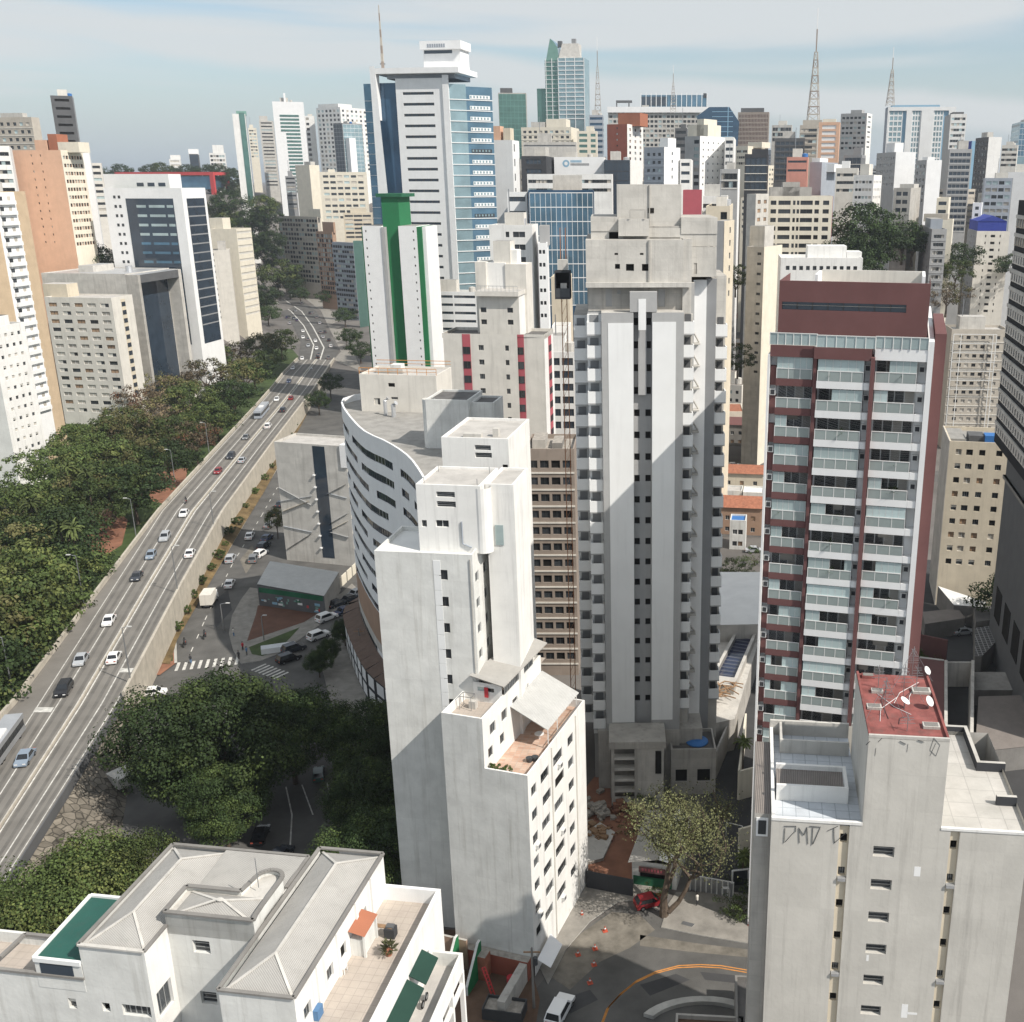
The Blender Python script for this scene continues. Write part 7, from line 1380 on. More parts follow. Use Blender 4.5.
for (x, y, s, lb) in ((908, 640, .42, 'dark shrub in the planted bed behind the dark red tower, left'), (922, 645, .42, 'dark shrub in the planted bed beside the parked cars'), (1012, 612, .9, 'dark tree over the yard at the right edge'), (1004, 585, .6, 'dark tree at the foot of beige block, right edge'), (742, 560, .5, 'yellowish tree behind the white hall roof'), (728, 556, .5, 'green tree behind the white hall roof, next to the tower'), (755, 545, .45, 'green tree by the small blue-roofed shed')):
 p = atz(x, y, 5); tree('u' if s < .9 else 'd', (p.x, p.y, 0), s, None, lb, name='shrub' if s < .45 else None, cat='shrub' if s < .45 else 'tree')
for (x, y, s, lb) in ((741, 872, .26, 'green bush in front of the white gate wall'), (736, 902, .30, 'dark hedge clump beside the lamp at the bottom street'), (744, 905, .28, 'dark hedge clump right of the lamp at the bottom street'), (652, 890, .22, 'low dark bush at the fence under the street tree'), (638, 802, .3, 'green bush behind the small house'), (634, 822, .24, 'green bush left of the small house roof')):
 p = atz(x, y, 1.5); tree('u', (p.x, p.y, 0), s, None, lb, name='bush', cat='bush')
for k in range(17):
 t_ = k / 16; p = lw[1].lerp(lw[3], t_ / .5) if t_ < .5 else lw[3].lerp(lw[5], (t_ - .5) / .5); p = p + Vector((1.2 + rnd.uniform(-.3, .8), 0, -.5)); tree('k', p, rnd.uniform(.10, .2), rnd.uniform(.1, .22), 'low shrub growing in the planted strip beside the flyover wall', 'shrubs of the planted strip', 'shrub', 'shrub')
for (x, y, s, lb) in ((350, 338, .8, 'dark street tree on the right of the far avenue, nearest'), (345, 318, .9, 'dark street tree on the right of the far avenue, middle'), (330, 300, 1.0, 'dark street tree on the right of the far avenue, farthest'), (268, 318, 1.0, 'dark tree at the left kerb of the far avenue, near one'), (262, 306, 1.1, 'dark tree at the left kerb of the far avenue, far one'), (300, 296, .9, 'dark tree at the top bend of far avenue'), (360, 352, .8, 'dark tree at the foot of the green-striped tower')):
 p = atz(x, y, 6); tree('d', (p.x, p.y, 0), s, None, lb)
# palms
def palm_meshes(seed, h=11):
 q = random.Random(seed); b = MB(); b.tube([(0, 0, 0), (.15, .1, h * .5), (.1, 0, h)], [.32, .22, .2], 'bark', 7); c = MB()
 for i in range(26):
  a = i * 2.4; el = q.uniform(-.5, 1.1); L = q.uniform(2.3, 3.1); prev = Vector((.1, 0, h)); d = Vector((math.cos(a) * math.cos(el), math.sin(a) * math.cos(el), math.sin(el)))
  for s in range(5):
   nx = prev + d * L / 5; d = (d + Vector((0, 0, -.28))).normalized(); n = d.cross(Vector((0, 0, 1))).normalized() * (.42 * (1 - abs(s - 1.5) / 4.5)); up = Vector((0, 0, .12))
   c.face([prev + n - up, nx + n * .85 - up, nx, prev], 'leaf_palm'); c.face([prev - n - up, prev, nx, nx - n * .85 - up], 'leaf_palm'); prev = nx
 return b.mesh('trunk'), c.mesh('fronds')
PM = palm_meshes(3)
for (x, y, h, lb) in ((60, 528, 16, 'tall palm with bare trunk by the red soil, left of two'), (72, 530, 16, 'tall palm with bare trunk by the red soil, right of two'), (30, 505, 17, 'palm rising over the canopy at the left edge'), (86, 474, 16, 'palm below the cream block amid park trees'), (66, 468, 16, 'palm among the park trees near the white slab'), (345, 330, 10, 'palm on the pavement at the green-striped tower, far one'), (357, 340, 9, 'palm on the pavement at the green-striped tower, near one'), (744, 742, 6, 'dark palm behind the dark red tower corner'), (744, 856, 4, 'small bright palm by the gate wall')):
 p = atz(x, y, h); r = bpy.data.objects.new('palm_tree', None); COL.objects.link(r); r.location = (p.x, p.y, 0); s = h / 11; r.scale = (max(s * .62, .6), max(s * .62, .6), s); r.rotation_euler = (0, 0, rnd.uniform(0, 6)); tag(r, lb, 'palm')
 for n, me in (('trunk', PM[0]), ('fronds', PM[1])): o = bpy.data.objects.new(n, me); COL.objects.link(o); o.parent = r
# the half-bare tree over the small house
q = random.Random(21); base = atz(664, 916); b = MB(); lf = MB(); tips = []
def grow(p, d, L, r, lev):
 pts = [p]; rr = [r]
 for s in range(3):
  d = (d + Vector((q.uniform(-.3, .3), q.uniform(-.3, .3), q.uniform(-.02, .2)))).normalized(); pts.append(pts[-1] + d * L / 3); rr.append(r * (1 - .14 * (s + 1)))
 b.tube(pts, rr, 'bark', 7 if lev < 2 else 4)
 if lev >= 3: tips.append(pts[-1]); tips.append(pts[2])
 if lev < 5:
  for k in range(3 if lev in (1, 2) else 2):
   a = q.uniform(0, 6.28); sp = q.uniform(.5, .95); side = Vector((math.cos(a), math.sin(a), .25)).normalized(); grow(pts[-1], (d * (1 - sp * .5) + side * sp).normalized(), (5.2 if lev == 0 else L) * q.uniform(.7, .85), r * .66, lev + 1)
grow(base, Vector((.18, .05, 1)).normalized(), 3.6, .6, 0); grow(base + Vector((.5, 0, .6)), Vector((.75, .1, .8)).normalized(), 5.2, .36, 1);
for tp in tips:
 for l in range(36):
  o = Vector((q.gauss(0, .75), q.gauss(0, .75), q.gauss(.1, .55))); n = Vector((q.gauss(0, 1), q.gauss(0, 1), 1)).normalized(); t1 = n.cross(Vector((q.gauss(0, 1), q.gauss(0, 1), .2))).normalized(); t2 = n.cross(t1); s = q.uniform(.07, .15); pp_ = tp + o
  lf.face([pp_ - t1 * s, pp_ + t2 * s * .7, pp_ + t1 * s, pp_ - t2 * s * .7], 'leaf_sparse')
t = T('street_tree', 'half-bare tree with twisting limbs and thin yellow-green leaves over the small house', 'tree', base); t.add('trunk', b); t.add('crown', lf); t.done()
# ================================================================ vehicles
def car_meshes(kind='sedan'):
 L, Wd, H = {'sedan': (4.4, 1.76, 1.46), 'suv': (4.5, 1.85, 1.72), 'hatch': (3.9, 1.7, 1.5), 'van': (5.0, 1.95, 2.3)}[kind]
 h0, hb = .28, {'sedan': .86, 'suv': 1.0, 'hatch': .9, 'van': 1.15}[kind]
 hw = Wd / 2; x0, x1 = -L / 2, L / 2
 prof = {'sedan': [(x0, .45), (x0 + .05, hb - .08), (x0 + .75, hb), (x0 + 1.25, H), (x0 + 2.75, H), (x0 + 3.45, hb), (x1 - .12, hb - .16), (x1, .45)], 'hatch': [(x0, .45), (x0 + .05, hb), (x0 + .1, hb + .02), (x0 + .5, H), (x0 + 2.3, H), (x0 + 3.0, hb), (x1 - .12, hb - .18), (x1, .45)],
   'suv': [(x0, .5), (x0 + .03, hb), (x0 + .08, hb + .02), (x0 + .4, H), (x0 + 2.7, H), (x0 + 3.4, hb), (x1 - .1, hb - .14), (x1, .5)], 'van': [(x0, .5), (x0, hb), (x0 + .02, hb + .02), (x0 + .12, H), (x0 + 3.7, H), (x0 + 4.4, hb), (x1 - .08, hb - .2), (x1, .5)]}[kind]
 b = MB()
 def ring(s): return [Vector((x, s * (hw - (.16 if z > hb + .1 else 0) - (.05 if z < .5 else 0)), z)) for x, z in prof]
 l, r = ring(1), ring(-1); n = len(prof)
 for i in range(n - 1): b.face([l[i], l[i + 1], r[i + 1], r[i]], 'car_paint')
 b.face([Vector((x0, hw - .05, h0)), Vector((x0, -hw + .05, h0)), r[0], l[0]], 'car_paint'); b.face([Vector((x1, -hw + .05, h0)), Vector((x1, hw - .05, h0)), l[-1], r[-1]], 'car_paint')
 for s, rg in ((1, l), (-1, r)):
  lo0, lo1 = Vector((x0, s * (hw - .05), h0)), Vector((x1, s * (hw - .05), h0)); b.face([lo0, lo1, rg[-1], rg[-2], rg[5], rg[2], rg[1], rg[0]] if s < 0 else [rg[0], rg[1], rg[2], rg[5], rg[-2], rg[-1], lo1, lo0], 'car_paint'); b.face([rg[2], rg[3], rg[4], rg[5]], 'car_paint')
 b.face([Vector((x0, -hw + .05, h0)), Vector((x0, hw - .05, h0)), Vector((x1, hw - .05, h0)), Vector((x1, -hw + .05, h0))], 'tyre')
 g = MB()
 def shrink(q, k=.86, off=.015):
  c = sum(q, Vector()) / 4; nn_ = (q[1] - q[0]).cross(q[2] - q[0]).normalized(); m = [c + (v - c) * k for v in q]; g.face([v + nn_ * off for v in m], 'car_glass'); g.face([v - nn_ * off for v in m], 'car_glass')
 if kind != 'van': shrink([l[2], l[3], r[3], r[2]])
 shrink([l[4], l[5], r[5], r[4]])
 for rg in (l, r): shrink([rg[2], rg[3], rg[4], rg[5]], .8)
 w = MB(); w2 = []
 for k in range(14): w2.append((math.cos(k * math.pi / 7), math.sin(k * math.pi / 7)))
 for s in (-.1, .1): w.face([Vector((c * .32, s, d * .32)) for c, d in w2], 'tyre'); w.face([Vector((c * .18, s * 1.05, d * .18)) for c, d in w2], 'steel')
 for k in range(14): c, d = w2[k]; e, f_ = w2[(k + 1) % 14]; w.face([Vector((c * .32, -.1, d * .32)), Vector((e * .32, -.1, f_ * .32)), Vector((e * .32, .1, f_ * .32)), Vector((c * .32, .1, d * .32))], 'tyre')
 hl = MB(); hl.box(WF, -.02, .03, -.2, .2, -.07, .07, 'plastic_white'); tl = MB(); tl.box(WF, -.03, .02, -.16, .16, -.09, .09, 'cone_orange')
 return dict(body=b.mesh('body'), glass=g.mesh('windows'), wheel=w.mesh('wheel'), head=hl.mesh('headlight'), tail=tl.mesh('tail_light'), L=L, W=Wd, h=.62)
CARM = {k: car_meshes(k) for k in ('sedan', 'suv', 'hatch', 'van')}
PAINT = {'white': (.78, .78, .77, 1), 'silver': (.40, .42, .44, 1), 'blue_grey': (.22, .27, .33, 1), 'grey': (.16, .165, .17, 1), 'black': (.014, .014, .016, 1), 'dark': (.035, .04, .05, 1), 'red': (.24, .02, .025, 1), 'navy': (.03, .045, .10, 1), 'green': (.06, .12, .10, 1)}
CARP = {}
def car(kind, paint, pos, ang, label, group=None):
 m = CARM[kind]
 if kind not in CARP:
  r = bpy.data.objects.new('parked_car', None); COL.objects.link(r); CARP[kind] = r
  def ch(n, me, loc):
   o = bpy.data.objects.new(n, me); COL.objects.link(o); o.parent = r; o.location = loc
  ch('body', m['body'], (0, 0, 0)); ch('windows', m['glass'], (0, 0, 0))
  for sx in (-.31, .30):
   for sy in (-1, 1): ch('wheel', m['wheel'], (m['L'] * sx, sy * (m['W'] / 2 - .1), .32))
  for sy in (-1, 1): ch('headlight', m['head'], (m['L'] / 2 - .02, sy * (m['W'] / 2 - .35), m['h'])); ch('tail_light', m['tail'], (-m['L'] / 2 + .01, sy * (m['W'] / 2 - .3), m['h'] + .1))
  o = r
 else:
  o = copy_tree(CARP[kind])
  if 'group' in o: del o['group']
 o.name = 'van' if kind == 'van' else 'car'; o.location = pos; o.rotation_euler = (0, 0, ang); tag(o, label, 'van' if kind == 'van' else 'car', group)
 for c in o.children:
  if c.name.startswith('body'): c.color = PAINT[paint]
 return o
def fly_at(px, py):
 y = 84
 p = atz(px, py, 6.5)
 for _ in range(3): z = fly(.5, min(max(p.y, 84), 522)).z; p = atz(px, py, z + .6)
 d = lane(.52, min(p.y + 6, 523)) - lane(.52, max(p.y - 6, 84)); return Vector((p.x, p.y, z)), math.atan2(d.y, d.x)
GF = 'cars driving on the flyover'
for (k, c, x, y, rv, lb) in (('sedan', 'blue_grey', 25, 757, 1, 'blue-grey sedan lowest on the left carriageway of flyover'), ('suv', 'black', 64, 689, 1, 'black car on the left carriageway just above the lowest one'), ('sedan', 'silver', 81, 659, 1, 'silver sedan behind the black car, left carriageway of flyover'), ('sedan', 'white', 109, 620, 1, 'white sedan next to the broad barrier, left carriageway of flyover'), ('sedan', 'white', 114, 657, 0, 'white sedan alone on the right carriageway at the flyover foot'), ('sedan', 'dark', 137, 576, 1, 'dark sedan on the left carriageway above the white sedan'), ('hatch', 'blue_grey', 151, 555, 1, 'grey hatchback between dark sedan and silver car on flyover'), ('suv', 'silver', 165, 537, 1, 'silver car level with the soil patch on the flyover'), ('sedan', 'white', 190, 553, 0, 'white sedan high on the right carriageway of flyover'), ('sedan', 'white', 184, 513, 1, 'white car beside the motorbike on left carriageway'), ('hatch', 'red', 218, 471, 1, 'bright red hatchback on the left carriageway of flyover'), ('suv', 'dark', 231, 456, 1, 'dark car just ahead of the red hatchback'), ('sedan', 'silver', 242, 460, 0, 'silver car in the right lane beside the dark car'), ('sedan', 'grey', 246, 437, 1, 'grey car right behind the bus on flyover'),
  ('suv', 'white', 268, 426, 0, 'white car level with the bus, right carriageway'), ('suv', 'dark', 283, 410, 0, 'dark car in the right lane ahead of the bus'), ('sedan', 'white', 277, 399, 1, 'white car above the bus, left carriageway'), ('hatch', 'red', 291, 398, 0, 'dull red car high on the right carriageway of flyover'), ('sedan', 'navy', 289, 381, 1, 'navy car in the shadow band across flyover'), ('sedan', 'white', 293, 368, 1, 'white car above the shadow band on flyover')):
 p, a = fly_at(x, y); car(k, c, p, a + (0 if rv == 0 else math.pi), lb, GF)
GA = 'cars on the far avenue'
for (k, c, x, y, z, lb) in (('sedan', 'silver', 320, 324, .2, 'silver car in the right column of the far avenue'), ('hatch', 'white', 331, 347, .2, 'white hatchback nearest on the far avenue right side'), ('sedan', 'dark', 325, 333, .2, 'dark car above the white hatchback, far avenue'), ('sedan', 'black', 329, 341, .2, 'black car right behind the white hatchback, far avenue'), ('suv', 'grey', 317, 318, .2, 'grey car in the upper right column of far avenue'), ('suv', 'dark', 310, 314, .2, 'dark car at the bend of the far avenue'), ('sedan', 'silver', 302, 304, .2, 'pale car in the middle of the far avenue bend'), ('van', 'white', 291, 297, .2, 'white van at the top of the far avenue'), ('sedan', 'white', 281, 296, .2, 'white car left of the white van, far avenue'), ('sedan', 'white', 276, 310, .2, 'white car on the left side of the far avenue'), ('sedan', 'navy', 297, 321, .2, 'navy car in the middle lanes of far avenue'), ('hatch', 'silver', 290, 324, .2, 'pale car left of the navy car, far avenue'), ('sedan', 'grey', 308, 340, .2, 'grey car alone in the centre of the far avenue'), ('sedan', 'navy', 287, 318, .2, 'dark blue car on the far avenue left lane'), ('sedan', 'white', 311, 371, .1, 'white car on the slip road below green-striped tower')):
 p = atz(x, y, z); car(k, c, p, math.radians(105 + rnd.uniform(-3, 3)), lb, GA)
GL = 'cars on the lower avenue and side street'
for (k, c, x, y, an, lb) in (('sedan', 'white', 250, 538, 100, 'white car on the lower avenue in full sun, upper one'), ('suv', 'silver', 231, 561, 100, 'silver car by the planted strip on lower avenue'), ('suv', 'grey', 254, 561, 100, 'grey car in the shadow on lower avenue'), ('sedan', 'white', 230, 586, 100, 'white sedan just above the box truck'), ('sedan', 'white', 154, 695, 15, 'white car half under the flyover end'), ('suv', 'white', 319, 638, 50, 'white estate car queuing on the side street, front one'), ('suv', 'white', 327, 620, 52, 'white car with dark roof behind the front estate car'), ('sedan', 'navy', 345, 613, 52, 'navy car beside the white cars on side street'), ('suv', 'dark', 294, 651, 46, 'dark car waiting at the crossing, upper one'), ('suv', 'black', 289, 661, 46, 'black car first at the zebra crossing'), ('sedan', 'dark', 350, 601, 55, 'dark car farthest up the side street'), ('sedan', 'dark', 337, 606, 55, 'dark car behind the navy car, side street'), ('suv', 'white', 261, 556, 80, 'white car parked beside the white shop roof'), ('sedan', 'navy', 267, 540, 85, 'dark blue car parked above the shop roof'), ('sedan', 'grey', 270, 527, 85, 'grey car parked near the patterned building corner'), ('suv', 'dark', 264, 548, 85, 'dark car parked behind the dark blue one above the shop roof'), ('hatch', 'black', 275, 515, 85, 'black hatchback parked right by the small kerb tree'), ('sedan', 'dark', 281, 506, 85, 'dark sedan parked at the patterned building, uppermost'), ('sedan', 'silver', 357, 595, 60, 'silver car at the far end of the side street queue'), ('sedan', 'black', 261, 838, 95, 'black car parked in tree shade near rooftops'), ('suv', 'dark', 281, 860, 80, 'dark car on the shaded side street near hipped roof'), ('hatch', 'green', 319, 777, 105, 'green-grey hatchback on the shaded side street'), ('suv', 'white', 560, 1014, 72, 'white car at the bottom edge beside the pavement'), ('hatch', 'red', 650, 905, 20, 'dark red car under the half-bare tree'), ('sedan', 'silver', 963, 634, 12, 'silver car parked in front in the yard behind dark red tower'), ('hatch', 'grey', 955, 627, 12, 'grey car parked behind the silver one in yard'), ('sedan', 'white', 733, 467, 0, 'white car on the sunny street right of unfinished tower'), ('sedan', 'silver', 754, 552, 0, 'silver car on the street by the small blue-roofed shed')):
 car(k, c, atz(x, y, .05), math.radians(an), lb, GL)
q = random.Random(4)
for k in range(15):
 i = q.randrange(3); p = fl[i].lerp(fr_[i], (.12, .22, .45, .55, .75, .85)[k % 6]).lerp(fl[i + 1].lerp(fr_[i + 1], (.12, .22, .45, .55, .75, .85)[k % 6]), (k * .37) % 1); d = fl[i + 1] - fl[i]
 car(q.choice(('sedan', 'hatch', 'suv')), q.choice(('white', 'silver', 'grey', 'dark', 'black')), p + Vector((0, 0, .21)), math.atan2(d.y, d.x) + (math.pi if k % 6 < 3 else 0), 'small car among the traffic on the far bend of the avenue', 'cars in the traffic of the far bend')
# bus, box truck, motorbikes
def bus(px, py, label, paint, L=11, deck=True, pos=None, an=None):
 p, a = fly_at(px, py) if pos is None else (pos, an); t = T('bus', label, 'bus', p); f = Fr(p.x, p.y, math.degrees(a)); z = p.z; q = t.mb('body'); q.box(f, -L / 2, L / 2, -1.25, 1.25, z + .4, z + 1.3, paint); q.box(f, -L / 2, L / 2, -1.25, 1.25, z + 2.35, z + 3.1, paint, 'metal_light'); q.box(f, -L / 2 + .3, L / 2 - .3, -1.18, 1.18, z + .35, z + 2.36, paint)
 g_ = t.mb('windows');
 for k in range(8): u = -L / 2 + .25 + (L - .5) * k / 8; g_.box(f, u + .06, u + (L - .5) / 8 - .06, -1.24, 1.24, z + 1.31, z + 2.34, 'car_glass')
 g_.box(f, -L / 2 - .02, L / 2 + .02, -1.05, 1.05, z + 1.35, z + 2.3, 'car_glass')
 for u in (-L * .3, -L * .22, L * .32):
  for s in (-1.05, 1.05): o = t.inst('wheel', CARM['van']['wheel'], f.W(u, s, z + .45), f.phi, (1.4, 1.4, 1.4))
 h = t.mb('roof_unit'); h.box(f, -2, 1, -.7, .7, z + 3.1, z + 3.35, 'plastic_white'); return t.done()
bus(5, 746, 'dark grey city bus in the bay at left edge, cut off by the frame', 'grey_mid', 12, pos=Vector((*atz(3, 752, 6).xy, 6)), an=math.radians(102))
bus(262, 413, 'long grey city bus on the left carriageway of flyover', 'blue_grey' if 0 else 'grey_blue', 17)
p = atz(210, 604, .05); f = Fr(p.x, p.y, 98); t = T('box_truck', 'beige box truck on the lower avenue', 'truck', p); t.mb('cargo_box').box(f, -2.8, 1.4, -1.2, 1.2, .9, 3.2, 'offwhite', bottom=True); c = t.mb('cab'); c.box(f, 1.5, 3.0, -1.1, 1.1, .5, 1.5, 'white_clean'); c.box(f, 1.5, 2.7, -1.05, 1.05, 1.5, 2.3, 'white_clean'); t.mb('windscreen').box(f, 2.701, 2.75, -.95, .95, 1.55, 2.2, 'car_glass'); t.mb('chassis').box(f, -2.7, 2.9, -.5, .5, .5, .88, 'charcoal', bottom=True)
for u in (-1.8, 2.2):
 for s in (-1, 1): t.inst('wheel', CARM['van']['wheel'], f.W(u, s, .45), f.phi, (1.4, 1.4, 1.4))
t.done()
def person_mesh(top, legs):
 b = MB(); b.lathe((0, 0, 0), [(.0, .78), (.17, .8), (.16, 1.0), (.2, 1.3), (.19, 1.42), (.07, 1.48), (.055, 1.52), (.085, 1.58), (.1, 1.66), (.085, 1.75), (.0, 1.79)], top, 10)
 for s in (-1, 1): b.tube([(s * .09, 0, .84), (s * .1, .03 * s, .45), (s * .1, -.06 * s, .04)], [.1, .075, .055], legs, 7); b.tube([(s * .2, 0, 1.38), (s * .26, .02, 1.1), (s * .25, .1, .86)], [.055, .045, .035], top, 6)
 return b
def person(px, py, top, legs, lb):
 p = atz(px, py, .15); b = person_mesh(top, legs); h = MB(); h.lathe((0, 0, 0), [(.0, 1.56), (.09, 1.6), (.108, 1.68), (.09, 1.765), (0, 1.8)], 'skin', 10); hr = MB(); hr.lathe((0, 0, 0), [(.115, 1.66), (.1, 1.76), (0, 1.815)], 'black', 10)
 m = b.mesh('person'); o = bpy.data.objects.new('person', m); COL.objects.link(o); o.location = p; tag(o, lb, 'person'); o.rotation_euler = (0, 0, rnd.uniform(0, 6))
 for n, q_ in (('head', h), ('hair', hr)): c = bpy.data.objects.new(n, q_.mesh(n)); COL.objects.link(c); c.parent = o
 return o
def motorbike(p, a, lb, rider='charcoal'):
 f = Fr(p.x, p.y, math.degrees(a)); z = p.z; t = T('motorbike', lb, 'motorbike', p)
 for u in (-.6, .62): t.inst('wheel', CARM['sedan']['wheel'], f.W(u, 0, z + .32), f.phi, (1, .6, 1))
 fr_ = t.mb('frame'); fr_.bar(f.W(-.5, 0, z + .55), f.W(.4, 0, z + .62), .28, 'metal_dark'); fr_.bar(f.W(.62, 0, z + .35), f.W(.4, 0, z + 1.0), .1, 'steel'); t.mb('fuel_tank').bar(f.W(0, 0, z + .78), f.W(.4, 0, z + .8), .3, 'cone_orange'); t.mb('seat').bar(f.W(-.6, 0, z + .8), f.W(0, 0, z + .78), .26, 'black'); t.mb('handlebar').bar(f.W(.4, -.35, z + 1.02), f.W(.4, .35, z + 1.02), .06, 'steel'); t.done()
 b = MB(); b.tube([f.W(-.15, 0, z + .82), f.W(-.1, 0, z + 1.1), f.W(.02, 0, z + 1.38), f.W(.04, 0, z + 1.48), f.W(.06, 0, z + 1.52)], [.17, .18, .2, .08, .06], rider, 10)
 for s in (-1, 1): b.tube([f.W(.0, s * .2, z + 1.36), f.W(.2, s * .3, z + 1.15), f.W(.4, s * .3, z + 1.05)], [.06, .05, .04], rider, 6); b.tube([f.W(-.12, s * .12, z + .86), f.W(.25, s * .2, z + .8), f.W(.12, s * .2, z + .42)], [.1, .08, .06], rider, 6)
 o = solo('person', b, 'helmeted rider on the ' + lb.split(' motorbike')[0].split()[-1] + ' motorbike ' + lb.split('motorbike ')[1], 'person', p); h = MB(); h.lathe(f.W(.07, 0, z + 1.5), [(0, 0), (.12, .05), (.145, .15), (.12, .27), (0, .31)], 'black', 10); c = bpy.data.objects.new('helmet', h.mesh('helmet', Vector(p))); COL.objects.link(c); c.parent = o
p, a = fly_at(186, 501); motorbike(p, a + math.pi, 'small motorbike behind the red car on flyover')
motorbike(atz(205, 638, .05), R(95), 'dark motorbike on the lower avenue above the crossing'); motorbike(atz(185, 646, .05), R(95), 'black motorbike near the kerb left of the crossing')
for (x, y, tp, lg, lb) in ((239, 659, 'charcoal', 'black', 'person in dark clothes waiting at the zebra crossing kerb'), (243, 650, 'cloth_red', 'charcoal', 'person in a red top on the plaza pavement'), (234, 636, 'offwhite', 'cloth_blue', 'person in a pale shirt walking along the plaza edge'), (247, 655, 'cloth_blue', 'black', 'person in blue standing by the plaza corner'), (262, 590, 'grey_mid', 'black', 'person in grey beside the mural wall'), (191, 663, 'charcoal', 'cloth_blue', 'person crossing on the zebra stripes'), (697, 905, 'offwhite', 'charcoal', 'person in a pale top beside the gate')): person(x, y, tp, lg, lb)
# ================================================================ lamps and signs
def lamp(bx, by, z, h, arm, lb, name='street_lamp'):
 p = atz(bx, by, z); t = T(name, lb, 'street lamp', p); t.mb('pole').tube([p, p + Vector((0, 0, h * .6)), p + Vector((0, 0, h))], [.13, .10, .07], 'steel', 8)
 a = t.mb('arm'); e = p + Vector((arm, 0, h + .25)); a.tube([p + Vector((0, 0, h)), p + Vector((arm * .5, 0, h + .2)), e], [.06, .055, .05], 'steel', 6); t.mb('lamp_head').box(Fr(e.x, e.y, 0), -.4, .4, -.16, .16, e.z - .05, e.z + .09, 'lamp_head', bottom=True); t.done()
for (x, y, z, h, arm, lb) in ((12.5, 691, 6.9, 9.5, -1.4, 'grey street lamp on the left barrier, lowest one'), (84, 604, 6.9, 10, -1.4, 'grey street lamp on the left barrier beside the palms'), (136, 536, 6.9, 9, -1.2, 'grey street lamp on the left barrier near the soil patch'), (209, 452, 6.9, 9, -1.2, 'thin lamp on the left barrier in the upper canopy'), (175, 482, 6.9, 9, -1.2, 'thin lamp on the left barrier at red soil patch'), (131, 683, 6, 10, 1.2, 'slim lamp at the right foot of flyover'), (178, 593, 6, 10, 1.2, 'slim lamp in the middle of the right carriageway edge'), (214, 528, 6, 9, 1.2, 'slim lamp high on the right flyover edge'), (729, 913, .15, 3.4, -.5, 'short white lamp post by the hedge, bottom street'), (264, 640, .2, 5, .7, 'round-headed lamp on the plaza slope'), (224, 632, .05, 6, 1.5, 'traffic light mast reaching over the lower avenue')): lamp(x, y, z, h, arm, lb)
p = atz(155, 668, .2); t = T('road_sign', 'green direction sign on a pole at the flyover foot', 'sign', p); t.mb('pole').tube([p, p + Vector((0, 0, 4.6))], .07, 'steel', 6); t.mb('sign_board').box(Fr(p.x, p.y, 0), -.9, .9, -.08, -.03, p.z + 3.4, p.z + 4.6, 'green_paint', bottom=True); t.done()
# masts
def mast(x, yb, yt, D, w, lb):
 a, c = aty(x, yb, D), aty(x, yt, D); t = MB(); h = c.z - a.z; n = 9; lv = [(a.z + h * .62 * k / n, w * (1 - .75 * k / n)) for k in range(n + 1)]
 for i in range(n):
  (z0, r0), (z1, r1) = lv[i], lv[i + 1]; cs = [(-1, -1), (1, -1), (1, 1), (-1, 1)]; m = 'taupe' if i % 2 else 'beige_grey'
  for k in range(4):
   p, q = cs[k], cs[(k + 1) % 4]; t.bar((a.x + p[0] * r0, a.y + p[1] * r0, z0), (a.x + p[0] * r1, a.y + p[1] * r1, z1), w * .1, m); t.bar((a.x + p[0] * r0, a.y + p[1] * r0, z0), (a.x + q[0] * r1, a.y + q[1] * r1, z1), w * .07, m)
   t.bar((a.x + p[0] * r1, a.y + p[1] * r1, z1), (a.x + q[0] * r1, a.y + q[1] * r1, z1), w * .1, m)
 t.bar((a.x, a.y, a.z + h * .62), (a.x, a.y, a.z + h * .82), w * .2, 'taupe'); t.bar((a.x, a.y, a.z + h * .82), (a.x, a.y, c.z), w * .14, 'panel_white')
 solo('broadcast_tower', t, lb, 'mast', a)
mast(813, 122, 8, 660, 3.4, 'tallest red and white lattice broadcast mast, right skyline'); mast(890, 106, 47, 740, 2.4, 'grey lattice mast on the light blue office tower'); mast(598, 116, 36, 980, 2.8, 'slim lattice mast right of the pointed glass tower'); mast(673, 112, 65, 880, 2.2, 'short lattice mast behind the wide gridded office')
# ================================================================ low buildings and yards
# patterned grey building by the lower avenue
f = Fr(*atz(287, 560, 0).xy, -14); U = lambda px, py=460, v=0.: f.hF(px, py, v)[0]; Zt = lambda py, v=0., px=310: f.hF(px, py, v)[1]
t = T('patterned_building', 'grey block painted with crossing diagonal lines and a dark glass strip', 'building', f.W(8, 6, 0)); zt = Zt(444); u1 = U(346)
block(t, f, 0, u1, 0, 9, 0, zt, 'concrete_pale', 'roof_pale', par=.5); block(t, f, U(277), .0, 1.5, 9, 0, Zt(463), 'concrete_pale', 'roof_dark', par=.4)
s = t.mb('glass_strip'); s.box(f, U(313.5), U(325.5), -.05, -.01, Zt(556), zt - .4, 'glass_navy'); s2 = t.mb('corner_box'); s2.box(f, U(341), u1 + .3, -.3, 2, zt - 5, zt + .3, 'white_clean')
def dl(b, x0, y0, x1, y1, w, m):
 a, z = f.hF(x0, y0, 0); c, z2 = f.hF(x1, y1, 0); b.bar(f.W(a, -.012, z), f.W(c, -.012, z2), w, m, .012)
ln = t.mb('painted_line')
